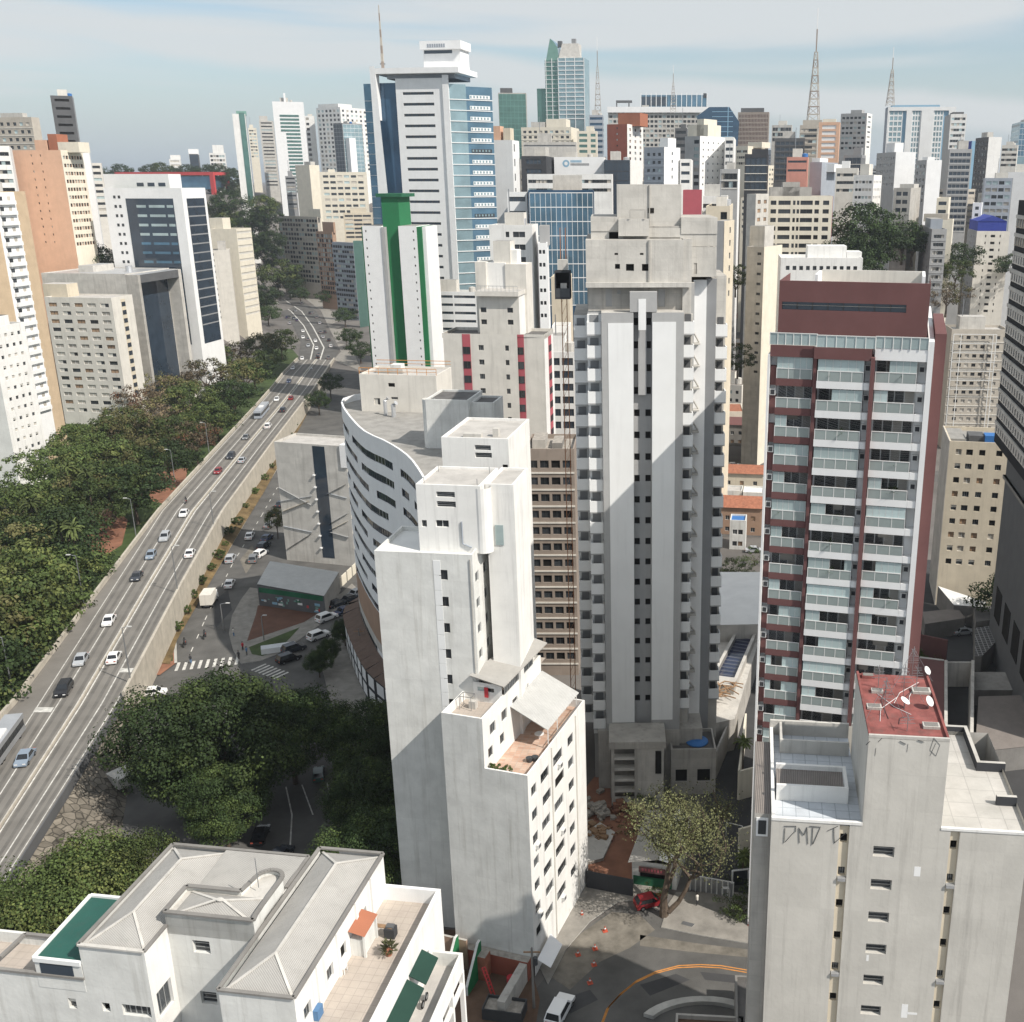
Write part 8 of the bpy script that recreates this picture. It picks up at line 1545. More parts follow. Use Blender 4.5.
for q_ in ((279, 487, 312, 505, .7, 'grey_mid'), (281, 501, 312, 496, .4, 'grey_blue'), (283, 511, 309, 501, .8, 'cream'), (287, 549, 312, 533, .7, 'grey_mid'), (284, 526, 312, 532, .4, 'grey_blue'), (327, 494, 346, 484, .6, 'grey_mid'), (328, 493, 347, 498, .4, 'grey_blue'), (329, 524, 348, 513, .6, 'grey_blue'), (331, 532, 349, 537, .7, 'grey_mid'), (330, 530, 348, 521, .5, 'cream')): dl(ln, *q_)
fl_ = t.mb('balcony_flap')
for k in range(7): z = Zt(474 + 12 * k); fl_.box(f, U(314) - .5 + .0, U(314), -.5, -.05, z - .3, z, 'white_clean', bottom=True)
t.done()
# mural shop with long pale roof
p0, p1, p2, p3 = atz(257, 584, 5), atz(324, 596, 4.4), atz(339, 572, 4.4), atz(270, 561, 5); t = T('mural_shop', 'long low shop with pale sheet roof and a painted mural front', 'shop', (p0 + p2) / 2 * Vector((1, 1, 0)) if 0 else Vector(((p0.x + p2.x) / 2, (p0.y + p2.y) / 2, 0)))
t.mb('roof').face([p0, p1, p2, p3], 'corrugated_white'); w_ = t.mb('wall'); dn = lambda p: Vector((p.x, p.y, 0))
for a, c in ((p1, p2), (p2, p3), (p3, p0)): w_.face([dn(a), dn(c), c - Vector((0, 0, .1)), a - Vector((0, 0, .1))], 'concrete')
mu = t.mb('mural'); w_.face([dn(p0), dn(p1), p1 - Vector((0, 0, .1)), p0 - Vector((0, 0, .1))], 'dark_grey'); fd = (p1 - p0); nrm = Vector((fd.y, -fd.x, 0)).normalized() * .04
def mq(a, c, z0, z1, m): A_, C_ = p0 + fd * a, p0 + fd * c; mu.face([Vector((A_.x, A_.y, z0)) + nrm, Vector((C_.x, C_.y, z0)) + nrm, Vector((C_.x, C_.y, z1)) + nrm, Vector((A_.x, A_.y, z1)) + nrm], m)
mq(.02, .98, 3.2, 4.3, 'board_green')
q = random.Random(5)
for k in range(26): a = q.uniform(.02, .9); z = q.uniform(.4, 2.6); mq(a, a + q.uniform(.02, .08), z, z + q.uniform(.2, .6), q.choice(('sea_green', 'panel_white', 'sky_blue_wall', 'sea_green', 'red_frame', 'board_green')))
t.done()
b = MB()
for i in range(5): a, c = atz(331, 597).lerp(atz(358, 571), i / 5), atz(331, 597).lerp(atz(358, 571), (i + .8) / 5); b.bar(a + Vector((0, 0, 1.2)), c + Vector((0, 0, 1.2)), .2, 'cream_pale', 2.4)
solo('boundary_wall', b, 'cream panelled boundary wall beside the curved building', 'wall')
b = MB(); p = atz(268, 652, .2); b.box(Fr(p.x, p.y, 20), -1.2, 5.0, -.9, .9, .2, 1.3, 'panel_white', 'metal_light'); solo('plaza_kiosk', b, 'low white slatted bench block on the plaza lawn', 'bench', p)
# white vault of the hall, pool on its concrete podium, ramp walls
p0, p1, p2, p3 = (atz(x, y, 9) for x, y in ((714, 625), (764, 624), (768, 572), (716, 572)))
b = MB(); n = 8
for i in range(n):
 e = lambda k: .9 * math.sin(math.pi * k / n)
 A_, B_, C_, D_ = p0.lerp(p3, i / n), p1.lerp(p2, i / n), p1.lerp(p2, (i + 1) / n), p0.lerp(p3, (i + 1) / n); b.face([A_ + Vector((0, 0, e(i))), B_ + Vector((0, 0, e(i))), C_ + Vector((0, 0, e(i + 1))), D_ + Vector((0, 0, e(i + 1)))], 'roof_white')
t = T('hall', 'hall with a big white curved roof between the unfinished and dark red towers', 'hall', (p0.x + 3, p0.y + 5, 0)); t.add('roof', b); w_ = t.mb('wall')
for a, c in ((p0, p1), (p1, p2), (p2, p3), (p3, p0)): w_.face([Vector((a.x, a.y, 0)), Vector((c.x, c.y, 0)), c, a], 'concrete_pale')
t.done()
zp = 7.; c4 = [atz(x, y, zp) for x, y in ((711, 679), (734, 682), (757, 628), (740, 625))]; cen = sum(c4, Vector()) / 4; t = T('swimming_pool', 'long dark blue swimming pool tank under construction beside the unfinished tower', 'pool', (cen.x, cen.y, 0));
o4 = [cen + (p - cen) * 1.16 for p in c4]; i4 = [cen + (p - cen) * .86 for p in c4]; w_ = t.mb('pool_wall')
for k in range(4):
 m = (k + 1) % 4; w_.face([Vector((o4[k].x, o4[k].y, 0)), Vector((o4[m].x, o4[m].y, 0)), o4[m], o4[k]], 'concrete'); w_.face([o4[k], o4[m], i4[m], i4[k]], 'concrete_pale'); dd = Vector((0, 0, 1.1)); w_.face([i4[k], i4[m], i4[m] - dd, i4[k] - dd], 'concrete_dark')
t.mb('pool_floor').face([p - Vector((0, 0, .9)) for p in i4], 'pool_water')
for k in range(14): o = MB(); a, c = i4[0].lerp(i4[3], (k + .5) / 14), i4[1].lerp(i4[2], (k + .5) / 14); o.bar(a - Vector((0, 0, .75)), c - Vector((0, 0, .75)), .06, 'grey_mid'); t.add('formwork_bar', o)
t.done()
b = MB(); q = random.Random(8)
for k in range(26): p = atz(q.uniform(706, 738), q.uniform(683, 697), 7.1); a = q.uniform(0, 3.1); d = Vector((math.cos(a), math.sin(a), 0)) * q.uniform(.8, 1.8); b.bar(p - d, p + d + Vector((0, 0, q.uniform(0, .3))), .14, 'wood')
solo('plank_pile', b, 'loose pile of brown planks at the near end of pool tank', 'planks')
b = MB(); pts = [atz(x, y, 7) for x, y in ((700, 700), (716, 704), (740, 706), (736, 694), (704, 680), (700, 622), (722, 622), (735, 630))]; b.prism([(p.x, p.y) for p in (atz(698, 720, 6.8), atz(735, 712, 6.8), atz(762, 625, 6.8), atz(716, 622, 6.8), atz(700, 640, 6.8))], 0, 5.6, 'concrete', 'concrete_pale'); solo('concrete_podium', b, 'pale concrete podium deck around the pool tank', 'podium')
b = MB(); A_ = [atz(x, y, 4.5) for x, y in ((716, 752), (733, 712), (760, 640))]
for a, c in zip(A_, A_[1:]): b.bar(a - Vector((0, 0, 2.2)), c - Vector((0, 0, 2.2)), .3, 'concrete', 4.6)
solo('retaining_wall', b, 'sloping concrete ramp wall from the pool down to the driveway', 'wall')
b = MB(); a, c = atz(737, 800, 0), atz(752, 890, 0)
for (p, q_) in ((atz(738, 800), atz(756, 795)), (atz(738, 860), atz(756, 855)), (atz(745, 740), atz(738, 800))): b.bar(p + Vector((0, 0, 2.4)), q_ + Vector((0, 0, 2.4)), .3, 'cream_pale', 4.8)
solo('boundary_wall', b, 'cream boundary wall left of the dark red tower base', 'wall')
p = KF.W(KF.hF(698, 745, -1)[0], 1.2, 6.0); p = atz(697, 741, 7.2); b = MB(); b.lathe(p, [(0, -1.2), (1.35, -1.2), (1.6, -.1), (1.68, 0), (1.62, .1), (.9, .42), (.0, .5)], 'blue_plastic', 20); solo('water_tank', b, 'round blue plastic water tank on the low concrete podium', 'water tank', p)
# small house under the tree, with gate and walls
f = Fr(*atz(632, 884).xy, -12); hz = 3.6; t = T('small_house', 'small house with weathered corrugated roof and red sign under the half-bare tree', 'house', f.W(4, 4, 0))
u1, v1 = 5.8, 11
w_ = t.mb('wall'); w_.wall(f, 'F', 0, 0, u1, 0, hz, [(2.8, .2, 3.6, 2.0)], 'white_worn', .3, None, 'opening'); w_.wall(f, 'L', 0, 0, v1, 0, hz, [], 'concrete'); w_.wall(f, 'R', u1, 0, v1, 0, hz, [], 'white_paint'); w_.wall(f, 'B', v1, 0, u1, 0, hz, [], 'white_worn')
r_ = t.mb('roof'); r_.face([f.W(-.4, -.6, hz), f.W(u1 * .62, -.6, hz + 1.0), f.W(u1 * .62, v1, hz + 1.0), f.W(-.4, v1, hz)], 'corrugated'); r_.face([f.W(u1 * .62, -.6, hz + 1.0), f.W(u1 + .3, -.6, hz + .4), f.W(u1 + .3, v1, hz + .4), f.W(u1 * .62, v1, hz + 1.0)], 'white_clean')
t.mb('sign').box(f, 1.0, 4.4, -.5, -.4, 2.35, 3.15, 'maroon'); L_ = t.mb('sign_lettering')
for i in range(7): L_.box(f, 1.4 + .4 * i, 1.62 + .4 * i, -.53, -.505, 2.6, 2.95, 'pink_red')
t.mb('green_panel').box(f, .2, 5.2, -.12, -.02, .1, 1.4, 'board_green'); t.done()
b = MB(); a, c = atz(587, 888), atz(633, 897); b.bar(a + Vector((0, 0, 1.3)), c + Vector((0, 0, 1.3)), .12, 'charcoal', 2.6); b.bar(atz(587, 868) + Vector((0, 0, 1.2)), a + Vector((0, 0, 1.2)), .12, 'charcoal', 2.4); solo('hoarding_fence', b, 'black sheet hoarding fence across the red soil yard', 'fence')
t = T('gate_wall', 'pale grey metal gate between white posts behind the half-bare tree', 'gate', atz(710, 893)); A_, C_ = atz(690, 890), atz(733, 898)
for s in range(9): o = A_.lerp(C_, s / 8); pst = MB(); pst.bar(o, o + Vector((0, 0, 2.3)), .16, 'white_worn'); t.add('post', pst)
g_ = t.mb('gate_leaf'); g_.bar(A_ + Vector((0, 0, 1.1)), C_ + Vector((0, 0, 1.1)), .05, 'steel', 2.0); t.mb('top_rail').bar(A_ + Vector((0, 0, 2.3)), C_ + Vector((0, 0, 2.3)), .12, 'frame_white'); t.done()
t = T('fence', 'white-framed dark mesh fence panels in front of the hedge', 'fence', atz(740, 880));
for (x, y) in ((732, 888), (748, 886), (766, 884)): o = MB(); p = atz(x, y); o.bar(p, p + Vector((0, 0, 2.6)), .2, 'white_clean'); t.add('post', o)
t.mb('mesh_panel').bar(atz(732, 888) + Vector((0, .1, 1.4)), atz(766, 884) + Vector((0, .1, 1.4)), .05, 'charcoal', 2.2); t.mb('top_rail').bar(atz(732, 888) + Vector((0, 0, 2.6)), atz(766, 884) + Vector((0, 0, 2.6)), .16, 'white_clean'); t.done()
b = MB(); pts = [atz(x, y) for x, y in ((726, 836), (742, 840), (738, 866))]
for a, c in zip(pts, pts[1:]): b.bar(a + Vector((0, 0, 2.2)), c + Vector((0, 0, 2.2)), .08, 'frame_white'); b.bar(a, a + Vector((0, 0, 2.2)), .1, 'frame_white'); b.bar(c, c + Vector((0, 0, 2.2)), .1, 'frame_white')
solo('railing', b, 'thin white railing frame above the driveway', 'railing')
# yard rubble, concrete slab, tarps
b = MB(); q = random.Random(11); c0 = atz(604, 838); p = [atz(x, y, .5) for x, y in ((586, 832), (600, 822), (615, 832), (603, 858), (588, 862))]; b.prism([(v.x, v.y) for v in p], 0, .5, 'rubble', 'concrete_pale'); solo('concrete_slab', b, 'pale concrete floor slab in the red soil yard', 'slab')
for i, (x, y, n, w_, m, lb) in enumerate(((596, 814, 60, 2.2, 'rubble', 'heap of grey rubble in the yard beside the white stepped tower'), (620, 810, 60, 3.2, 'soil', 'mound of red earth in the yard'), (600, 836, 40, 1.5, 'wood', 'small pile of planks on the pale slab'))):
 b = MB(); p = atz(x, y)
 for k in range(n):
  r0 = abs(q.gauss(0, w_)); a = q.uniform(0, 6.28); h = max(.1, 1.3 - r0 * .4); pp_ = p + Vector((r0 * math.cos(a), r0 * math.sin(a), q.uniform(0, h))); f2 = Fr(pp_.x, pp_.y, q.uniform(0, 180)); s = q.uniform(.2, .6); b.box(f2, -s, s, -s * .7, s * .7, pp_.z, pp_.z + s * .8, m)
 solo('rubble_heap', b, lb, 'heap', p)
# traffic cones
for i, (x, y, lb) in enumerate(((605, 931, 'orange traffic cone in the tree shadow, topmost'), (595, 949, 'orange traffic cone in the middle of the road works'), (594, 965, 'orange traffic cone below the middle one'), (590, 983, 'orange traffic cone in the building shadow'), (578, 955, 'striped orange barrel near the pavement'), (582, 915, 'orange cone on the pavement under tree shadow'), (749, 926, 'orange-red valet stand cone by the right pavement'))):
 p = atz(x, y, .05); t = T('traffic_cone', lb, 'traffic cone', p, 'road work cones'); s = 1.25; t.mb('base').box(Fr(p.x, p.y, 20), -.3, .3, -.3, .3, p.z, p.z + .06, 'cone_orange'); t.mb('cone').lathe(p, [(.2, .05), (.13, .34)], 'cone_orange', 12); t.mb('stripe').lathe(p, [(.13, .34), (.09, .5)], 'plastic_white', 12); t.mb('tip').lathe(p, [(.09, .5), (.03, .72), (0, .72)], 'cone_orange', 12); t.done()
b = MB(); p = [atz(x, y, .18) for x, y in ((683, 921), (695, 924), (692, 927), (681, 924))]; b.prism([(v.x, v.y) for v in p], .1, .2, 'kerb', 'dark_grey'); solo('drain_grate', b, 'dark square drain grate set in the pavement', 'drain')
b = MB(); A_ = [atz(x, y) for x, y in ((535, 975), (547, 950), (553, 958), (541, 978))]; f = Fr(*atz(536, 974).xy, 73); b.face([f.W(-.6, -.5, 2.6), f.W(3.4, -.5, 2.9), f.W(3.2, -2.0, 1.9), f.W(-.4, -2.0, 1.7)], 'sign_white'); b.face([f.W(-.6, -.5, 2.66), f.W(3.4, -.5, 2.96), f.W(3.2, -2.0, 1.96), f.W(-.4, -2.0, 1.76)], 'sign_white'); solo('entrance_awning', b, 'white sloping entrance awning at the foot of the white stepped tower', 'awning', f.W(1, -1, 0))
# curved planter at the bottom edge and the concrete box beside it
b = MB(); n = 14
for i in range(n):
 a0, a1 = R(150 - 120 * i / n), R(150 - 120 * (i + 1) / n); c = atz(705, 1035)
 for (r0, r1) in ((4.2, 5.0),): b.prism([(c.x + r0 * math.cos(a0) * 1.5, c.y + r0 * math.sin(a0)), (c.x + r0 * math.cos(a1) * 1.5, c.y + r0 * math.sin(a1)), (c.x + r1 * math.cos(a1) * 1.5, c.y + r1 * math.sin(a1)), (c.x + r1 * math.cos(a0) * 1.5, c.y + r1 * math.sin(a0))], 0, .5, 'kerb')
solo('planter_kerb', b, 'pale curved planter kerb at the bottom edge of the bend', 'kerb')
p = atz(742, 990, 2.5); t = T('concrete_shed', 'dark concrete shed between planter and grey gable block, bottom edge', 'shed', (p.x, p.y, 0)); block(t, Fr(p.x - 1.2, p.y - 6, -4), 0, 2.8, 0, 7, 0, 3.6, 'concrete_dark', 'roof_dark', par=.4); t.done()
p = atz(680, 1018, 3); t = T('concrete_shed', 'low roof with dark planter box left of the concrete shed, bottom edge', 'shed', (p.x, p.y, 0)); block(t, Fr(p.x - 1, p.y - 8, -4), 0, 7, 0, 8.5, 0, 3.2, 'concrete', 'soil_dark', par=.5); t.done()
# demolition yard bottom centre
t = T('ruined_wall', 'brown brick remains of a pulled-down house below the white stepped tower', 'ruin', atz(500, 960)); g, uA, uW, wl, zT, zS = W_T
w_ = t.mb('brick_wall'); w_.box(g, uW - 3, -.4, -1.0, -.03, 0, 2.6, 'brick_red', 'rubble'); w_.box(g, uW - 3, uW + 2, -1.3, -1.02, 0, 4.0, 'tan_brick', 'concrete'); w_.box(g, -1.4, -.5, -7, -1.02, 0, 2.4, 'concrete'); w_.box(g, uA - 1, uA, -2.4, -1.02, 0, 3.2, 'terracotta', 'rubble'); t.done()
for i, (u, lb) in enumerate(((-6.2, 'white sloping concrete buttress with green inner face, right one'), (-9.0, 'white sloping concrete buttress with green inner face, left one'))):
 b = MB();
 for s, m in ((0, 'white_worn'), (.3, 'green_paint')): b.face([g.W(u + s, -1.3, 0), g.W(u + s, -1.3, 4.6), g.W(u + s, -1.9, 4.6), g.W(u + s, -5.0, 1.2), g.W(u + s, -5.0, 0)], m)
 for (a, c, d, e) in ((-1.3, 4.6, -1.9, 4.6), (-1.9, 4.6, -5.0, 1.2), (-5.0, 1.2, -5.0, 0)): b.face([g.W(u, a, c), g.W(u + .3, a, c), g.W(u + .3, d, e), g.W(u, d, e)], 'white_worn')
 solo('buttress', b, lb, 'buttress', g.W(u, -3, 0))
t = T('skip_container', 'dark blue-grey steel skip in the demolition yard', 'skip', atz(505, 1015)); f = Fr(*atz(505, 1015).xy, -10); k_ = t.mb('bin'); k_.box(f, -2.2, 2.2, -1.1, -1.0, 0, 1.5, 'metal_dark'); k_.box(f, -2.2, 2.2, 1.0, 1.1, 0, 1.5, 'metal_dark'); k_.box(f, -2.2, -2.1, -1, 1, 0, 1.5, 'metal_dark'); k_.box(f, 2.1, 2.2, -1, 1, 0, 1.5, 'metal_dark'); t.mb('load').box(f, -2.1, 2.1, -1, 1, .1, 1.1, 'rubble'); t.done()
for (x, y, m, s, lb) in ((511, 984, 'cloth_red', .8, 'bright red barrel in the demolition yard, upper one'), (506, 1004, 'cloth_red', .8, 'bright red barrel in the demolition yard, lower one')):
 p = atz(x, y); b = MB(); b.lathe(p, [(0, 0), (.45, 0), (.48, .5), (.45, 1.0), (0, 1.02)], m, 16); solo('barrel', b, lb, 'barrel', p)
b = MB(); b.bar(atz(482, 968, 3.4), atz(492, 996, .2), .12, 'red_frame'); b.bar(atz(485, 967, 3.4), atz(495, 995, .2), .12, 'red_frame')
for k in range(9): b.bar(atz(482, 968, 3.4).lerp(atz(492, 996, .2), k / 8), atz(485, 967, 3.4).lerp(atz(495, 995, .2), k / 8), .08, 'red_frame')
solo('ladder', b, 'red ladder leaning in the demolition yard', 'ladder', atz(490, 996))
# yards behind the dark red tower
t = T('boundary_wall', 'long maroon boundary wall with pale coping behind the red roofed stair tower', 'wall', atz(930, 720)); a, c = atz(949, 642, 0), atz(947, 790, 0); m_ = t.mb('brick_wall'); zz = 5
def wl_(b, x0, y0, x1, y1, h, m, th=.35): p, q_ = atz(x0, y0, h), atz(x1, y1, h); b.bar(Vector((p.x, p.y, h / 2)), Vector((q_.x, q_.y, h / 2)), th, m, h)
wl_(m_, 918, 634, 948, 640, 5, 'maroon'); wl_(t.mb('coping'), 920, 657, 944, 660, 5.1, 'concrete_pale', .5); f2 = [atz(x, y, 5) for x, y in ((918, 657), (944, 661), (944, 800), (880, 800))]; m_.prism([(p.x, p.y) for p in f2], 0, 5, 'maroon', 'maroon'); t.done()
b = MB(); wl_(b, 946, 660, 946, 780, 5.4, 'concrete_pale', .5); wl_(b, 973, 660, 971, 790, 5.4, 'concrete_pale', .5); wl_(b, 947, 662, 972, 662, 4.8, 'concrete_pale', .4); solo('boundary_wall', b, 'pale concrete walls framing the narrow passage behind the stair tower', 'wall')
b = MB(); p = [atz(x, y, 4) for x, y in ((975, 628), (1012, 622), (990, 648), (982, 656), (975, 656))]; b.prism([(v.x, v.y) for v in p], 0, 4, 'concrete_dark', 'grid_fence'); solo('grid_deck', b, 'dark deck with a white square grid near the right edge', 'deck')
t = T('shed', 'old corrugated grey shed roof in shade at the right edge', 'shed', atz(1000, 740)); p = [atz(x, y, 4) for x, y in ((975, 752), (1040, 745), (1035, 700), (978, 702))]; t.mb('roof').face([p[0], p[1], p[2] + Vector((0, 0, 1)), p[3] + Vector((0, 0, 1))], 'corrugated_old'); w_ = t.mb('wall')
for a, c in zip(p, p[1:] + p[:1]): w_.face([Vector((a.x, a.y, 0)), Vector((c.x, c.y, 0)), c - Vector((0, 0, .05)), a - Vector((0, 0, .05))], 'concrete_dark')
t.done()
for (q4, z, m, lb) in ((((938, 586), (986, 602), (982, 607), (954, 605)), 4.5, 'roof_white', 'white flat shed roof at the foot of the beige block'), (((922, 612), (958, 608), (965, 618), (925, 624)), 3.5, 'corrugated_old', 'dull corrugated roof beside the shrubs behind the dark red tower'), (((974, 608), (1000, 604), (1012, 616), (976, 622)), 5, 'roof_dark', 'dark flat roof right of the white shed roof'), (((974, 672), (1020, 672), (1030, 690), (974, 690)), 3, 'roof_grey', 'grey flat roof above the corrugated shed, right edge')):
 p = [atz(x, y, z) for x, y in q4]; b = MB(); b.prism([(v.x, v.y) for v in p], 0, z, 'concrete_dark', m); solo('low_building', b, lb, 'shed')
# houses in the hollow right of the unfinished tower, and on the right slope
def house(px0, px1, pyT, D, d, z_or, wall, roof, lb, pitched=False, phi=-8, h=None, nm='house'):
 for _ in range(12): C = aty(px0, pyT, D); D = D + .6 * ((HC - terrain(C.x, C.y) - 7.5) * D / max(5, HC - C.z) - D)
 C = aty(px0, pyT, D); E_ = aty(px1, pyT, D); f = Fr(C.x, C.y, phi); w = (E_ - C).length; zg = max(0, min(terrain(C.x, C.y), C.z - 4)); t = T(nm, lb, 'house', f.W(w / 2, d / 2, zg)); zt = C.z
 ws = grid(.6, w - .6, max(2, int(w / 3.2)), zg + .9, 3, max(1, int((zt - zg) / 3)), 1.1, 1.2, 'gwb')
 if not pitched: block(t, f, 0, w, 0, d, zg - 1, zt, wall, roof, F=ws, par=.4, fine=True)
 else:
  block(t, f, 0, w, 0, d, zg - 1, zt, wall, roof, F=ws, par=0, fine=True); r_ = t.mb('pitched_roof'); e = .5; hh = min(w, d) * .28
  r_.face([f.W(-e, -e, zt - .15), f.W(w + e, -e, zt - .15), f.W(w + e, d / 2, zt + hh), f.W(-e, d / 2, zt + hh)], roof); r_.face([f.W(w + e, d + e, zt - .15), f.W(-e, d + e, zt - .15), f.W(-e, d / 2, zt + hh), f.W(w + e, d / 2, zt + hh)], roof)
  for u in (0, w): r_.face([f.W(u, 0, zt), f.W(u, d, zt), f.W(u, d / 2, zt + hh - .1)], wall)
 t.done()
HS = ((718, 744, 347, 322, 9, 'concrete', 'roof_grey', 'grey house block with a small dark window right of unfinished tower', 0), (714, 732, 362, 300, 9, 'cream', 'roof_pale', 'pale yellow house front below the grey house block', 0), (740, 766, 386, 292, 10, 'white_worn', 'roof_white', 'white flat roofs between unfinished and dark red towers', 0), (722, 742, 396, 286, 8, 'concrete', 'roof_dark', 'house with dark slate roof left of white flat roofs', 0), (735, 753, 398, 280, 7, 'grey_mid', 'roof_dark', 'small house with blue-grey roof right below white flat roofs', 0), (750, 768, 407, 270, 8, 'tan', 'roof_pale', 'tan house wall beside the dark red tower', 0), (727, 746, 424, 262, 7, 'concrete_dark', 'maroon', 'house with dark red pitched roof right of the tower balconies', 1), (744, 764, 432, 258, 8, 'concrete', 'roof_grey', 'house with hipped grey sheet roof beside the dark red tower', 1), (720, 764, 472, 242, 6, 'cream', 'terracotta', 'long orange tiled roof below the sunny street', 1), (720, 742, 490, 232, 5, 'white_worn', 'roof_pale', 'patched white roof house below the orange roof, left', 0), (743, 764, 492, 230, 6, 'white_worn', 'roof_white', 'whitish roof house below the orange roof, right', 0), (719, 762, 506, 222, 7, 'tan_brick', 'terracotta', 'broken red tiled roof ruin behind the tower base', 1), (730, 746, 520, 214, 5, 'white_worn', 'blue_plastic', 'small white shed with blue roof beside dark trees', 0),
 (736, 760, 318, 350, 8, 'concrete_dark', 'terracotta', 'small house with red roof above the grey house block', 1), (722, 744, 306, 370, 8, 'sea_green', 'sea_green', 'low shed with teal roof right of the unfinished tower', 0),
 (874, 890, 226, 345, 9, 'concrete_pale', 'roof_grey', 'terraced grey house in front of the dark trees', 0), (888, 898, 228, 340, 8, 'beige_grey', 'roof_grey', 'narrow concrete house right of the terraced grey house', 0), (898, 920, 238, 352, 8, 'offwhite', 'terracotta', 'house with orange roof left of the chequered tower', 1), (896, 918, 250, 330, 8, 'grey_blue', 'roof_dark', 'grey house below the orange roof, left of the chequered tower', 0), (876, 912, 258, 310, 8, 'cream_pale', 'roof_pale', 'cream long house behind the dark red tower roof', 0), (880, 914, 268, 296, 7, 'cream', 'roof_dark', 'low wall house with dark roof just behind dark red roof', 0),
 (931, 942, 293, 380, 8, 'white_worn', 'roof_white', 'small house with white roof below the chequered tower', 0), (944, 958, 290, 385, 8, 'offwhite', 'terracotta', 'house with faded red roof left of blue-capped tower', 1), (931, 952, 302, 360, 8, 'brick_red', 'terracotta', 'dark red tiled house beside the dark red tower edge', 1), (954, 968, 302, 365, 8, 'concrete', 'terracotta', 'house with a red roof strip at blue-capped tower foot', 1), (932, 960, 318, 350, 9, 'cream', 'roof_pale', 'cream house with flat roof behind the maroon fin', 0), (958, 1010, 322, 356, 8, 'white_worn', 'roof_white', 'white flat roof with terracotta edge below blue-capped tower', 0), (1008, 1022, 262, 440, 8, 'brick_red', 'terracotta', 'brick house with tiled roof right of the blue-capped tower', 1), (1006, 1018, 284, 410, 8, 'offwhite', 'terracotta', 'orange roofed house left of the dark banded tower, upper', 1),
 (944, 972, 392, 265, 9, 'concrete', 'terracotta', 'house with bright orange tiled roof left of the roof box', 1), (974, 1002, 386, 275, 9, 'offwhite', 'terracotta', 'house with bright orange tiled roof right of the roof box', 1), (960, 974, 384, 268, 5, 'dark_grey', 'brick_red', 'dark roof box between the two bright orange roofs', 0), (954, 980, 408, 248, 8, 'concrete', 'roof_dark', 'blank grey block below the orange roofs', 0), (980, 994, 402, 250, 6, 'cream_pale', 'roof_pale', 'cream rough wall block right of the blank grey block', 0), (984, 1000, 424, 236, 7, 'offwhite', 'terracotta', 'orange roof corner behind the beige ten-storey block', 1), (940, 956, 420, 240, 8, 'concrete_dark', 'roof_grey', 'grey rear building left of blank grey block', 0), (936, 958, 305 + 24, 372, 9, 'beige_grey', 'roof_grey', 'flat grey house left of the white beam grid', 0))
for h_ in HS: house(*h_[:4], h_[4], 0, h_[5], h_[6], h_[7], bool(h_[8]))
# ================================================================ construction hoist
P_ = aty(563, 283, 140); t = T('construction_hoist', 'dark construction hoist cabin on a lattice mast left of unfinished tower', 'hoist', (P_.x, P_.y, 0)); f = Fr(P_.x, P_.y, 0); c = t.mb('cabin'); z0 = P_.z - 2
for (a, e) in ((-1, -1), (1, -1), (1, 1), (-1, 1)): c.bar(f.W(a * .95, e * .95, z0), f.W(a * .95, e * .95, z0 + 3.6), .14, 'charcoal')
c.box(f, -1, 1, -1, 1, z0, z0 + .3, 'charcoal', bottom=True); c.box(f, -1, 1, -1, 1, z0 + 3.4, z0 + 3.6, 'charcoal', bottom=True); c.box(f, -.9, .9, .8, .9, z0 + .3, z0 + 3.4, 'black'); c.box(f, -1.0, -.9, -.9, .9, z0 + .3, z0 + 3.4, 'black'); c.box(f, -.3, .5, -.5, .1, z0 + 1.2, z0 + 2.0, 'concrete_pale'); c.box(f, -.9, .9, -1.0, -.95, z0 + .3, z0 + 1.4, 'metal_dark')
m_ = t.mb('mast')
for (a, e) in ((-.35, 1.1), (.35, 1.1), (.35, 1.8), (-.35, 1.8)): m_.bar(f.W(a, e, 0), f.W(a, e, z0 + 9), .06, 'rust')
for k in range(46): z = 1.6 * k; m_.bar(f.W(-.35, 1.1, z), f.W(.35, 1.1, z + 1.6), .04, 'rust'); m_.bar(f.W(.35, 1.1, z), f.W(.35, 1.8, z + 1.6), .04, 'rust')
t.mb('drive_unit').box(f, -.6, .6, -.3, .9, z0 + 3.7, z0 + 5.0, 'concrete_pale', bottom=True); t.done()
# ================================================================ roof furniture
f, zT, uT1, uT2, vT, zr, uL, uR, dr = RBF
def P2(px, py, z): u, v = f.hZ(px, py, z); return f.W(u, v, z)
zt = zT + .01
def dish(px, py, r, lb, tilt=(.6, -.5, .6)):
 p = P2(px, py, zt); t = T('satellite_dish', lb, 'satellite dish', p); t.mb('stand').bar(p, p + Vector((0, 0, .5)), .06, 'steel'); b = MB(); n = Vector(tilt).normalized(); x = n.cross(Vector((0, 0, 1))).normalized(); y = n.cross(x); c = p + Vector((0, 0, .55)); prev = None
 for i in range(5):
  rr = r * i / 4; d = r * .3 * (i / 4) ** 2; ring = [c + n * d + (x * math.cos(k * math.pi / 10) + y * math.sin(k * math.pi / 10)) * rr for k in range(20)]
  if prev:
   for k in range(20): b.face([prev[k], prev[(k + 1) % 20], ring[(k + 1) % 20], ring[k]], 'plastic_white')
  prev = ring
 t.add('reflector', b); t.mb('feed_arm').bar(c, c + n * r * .9, .03, 'steel'); t.done()
dish(928, 708, .42, 'round white satellite dish at the right edge of red roof'); dish(904, 708, .4, 'white satellite dish lying in the middle of red roof', (.5, -.2, .9)); dish(926, 677, .36, 'small white satellite dish at the far corner of red roof')
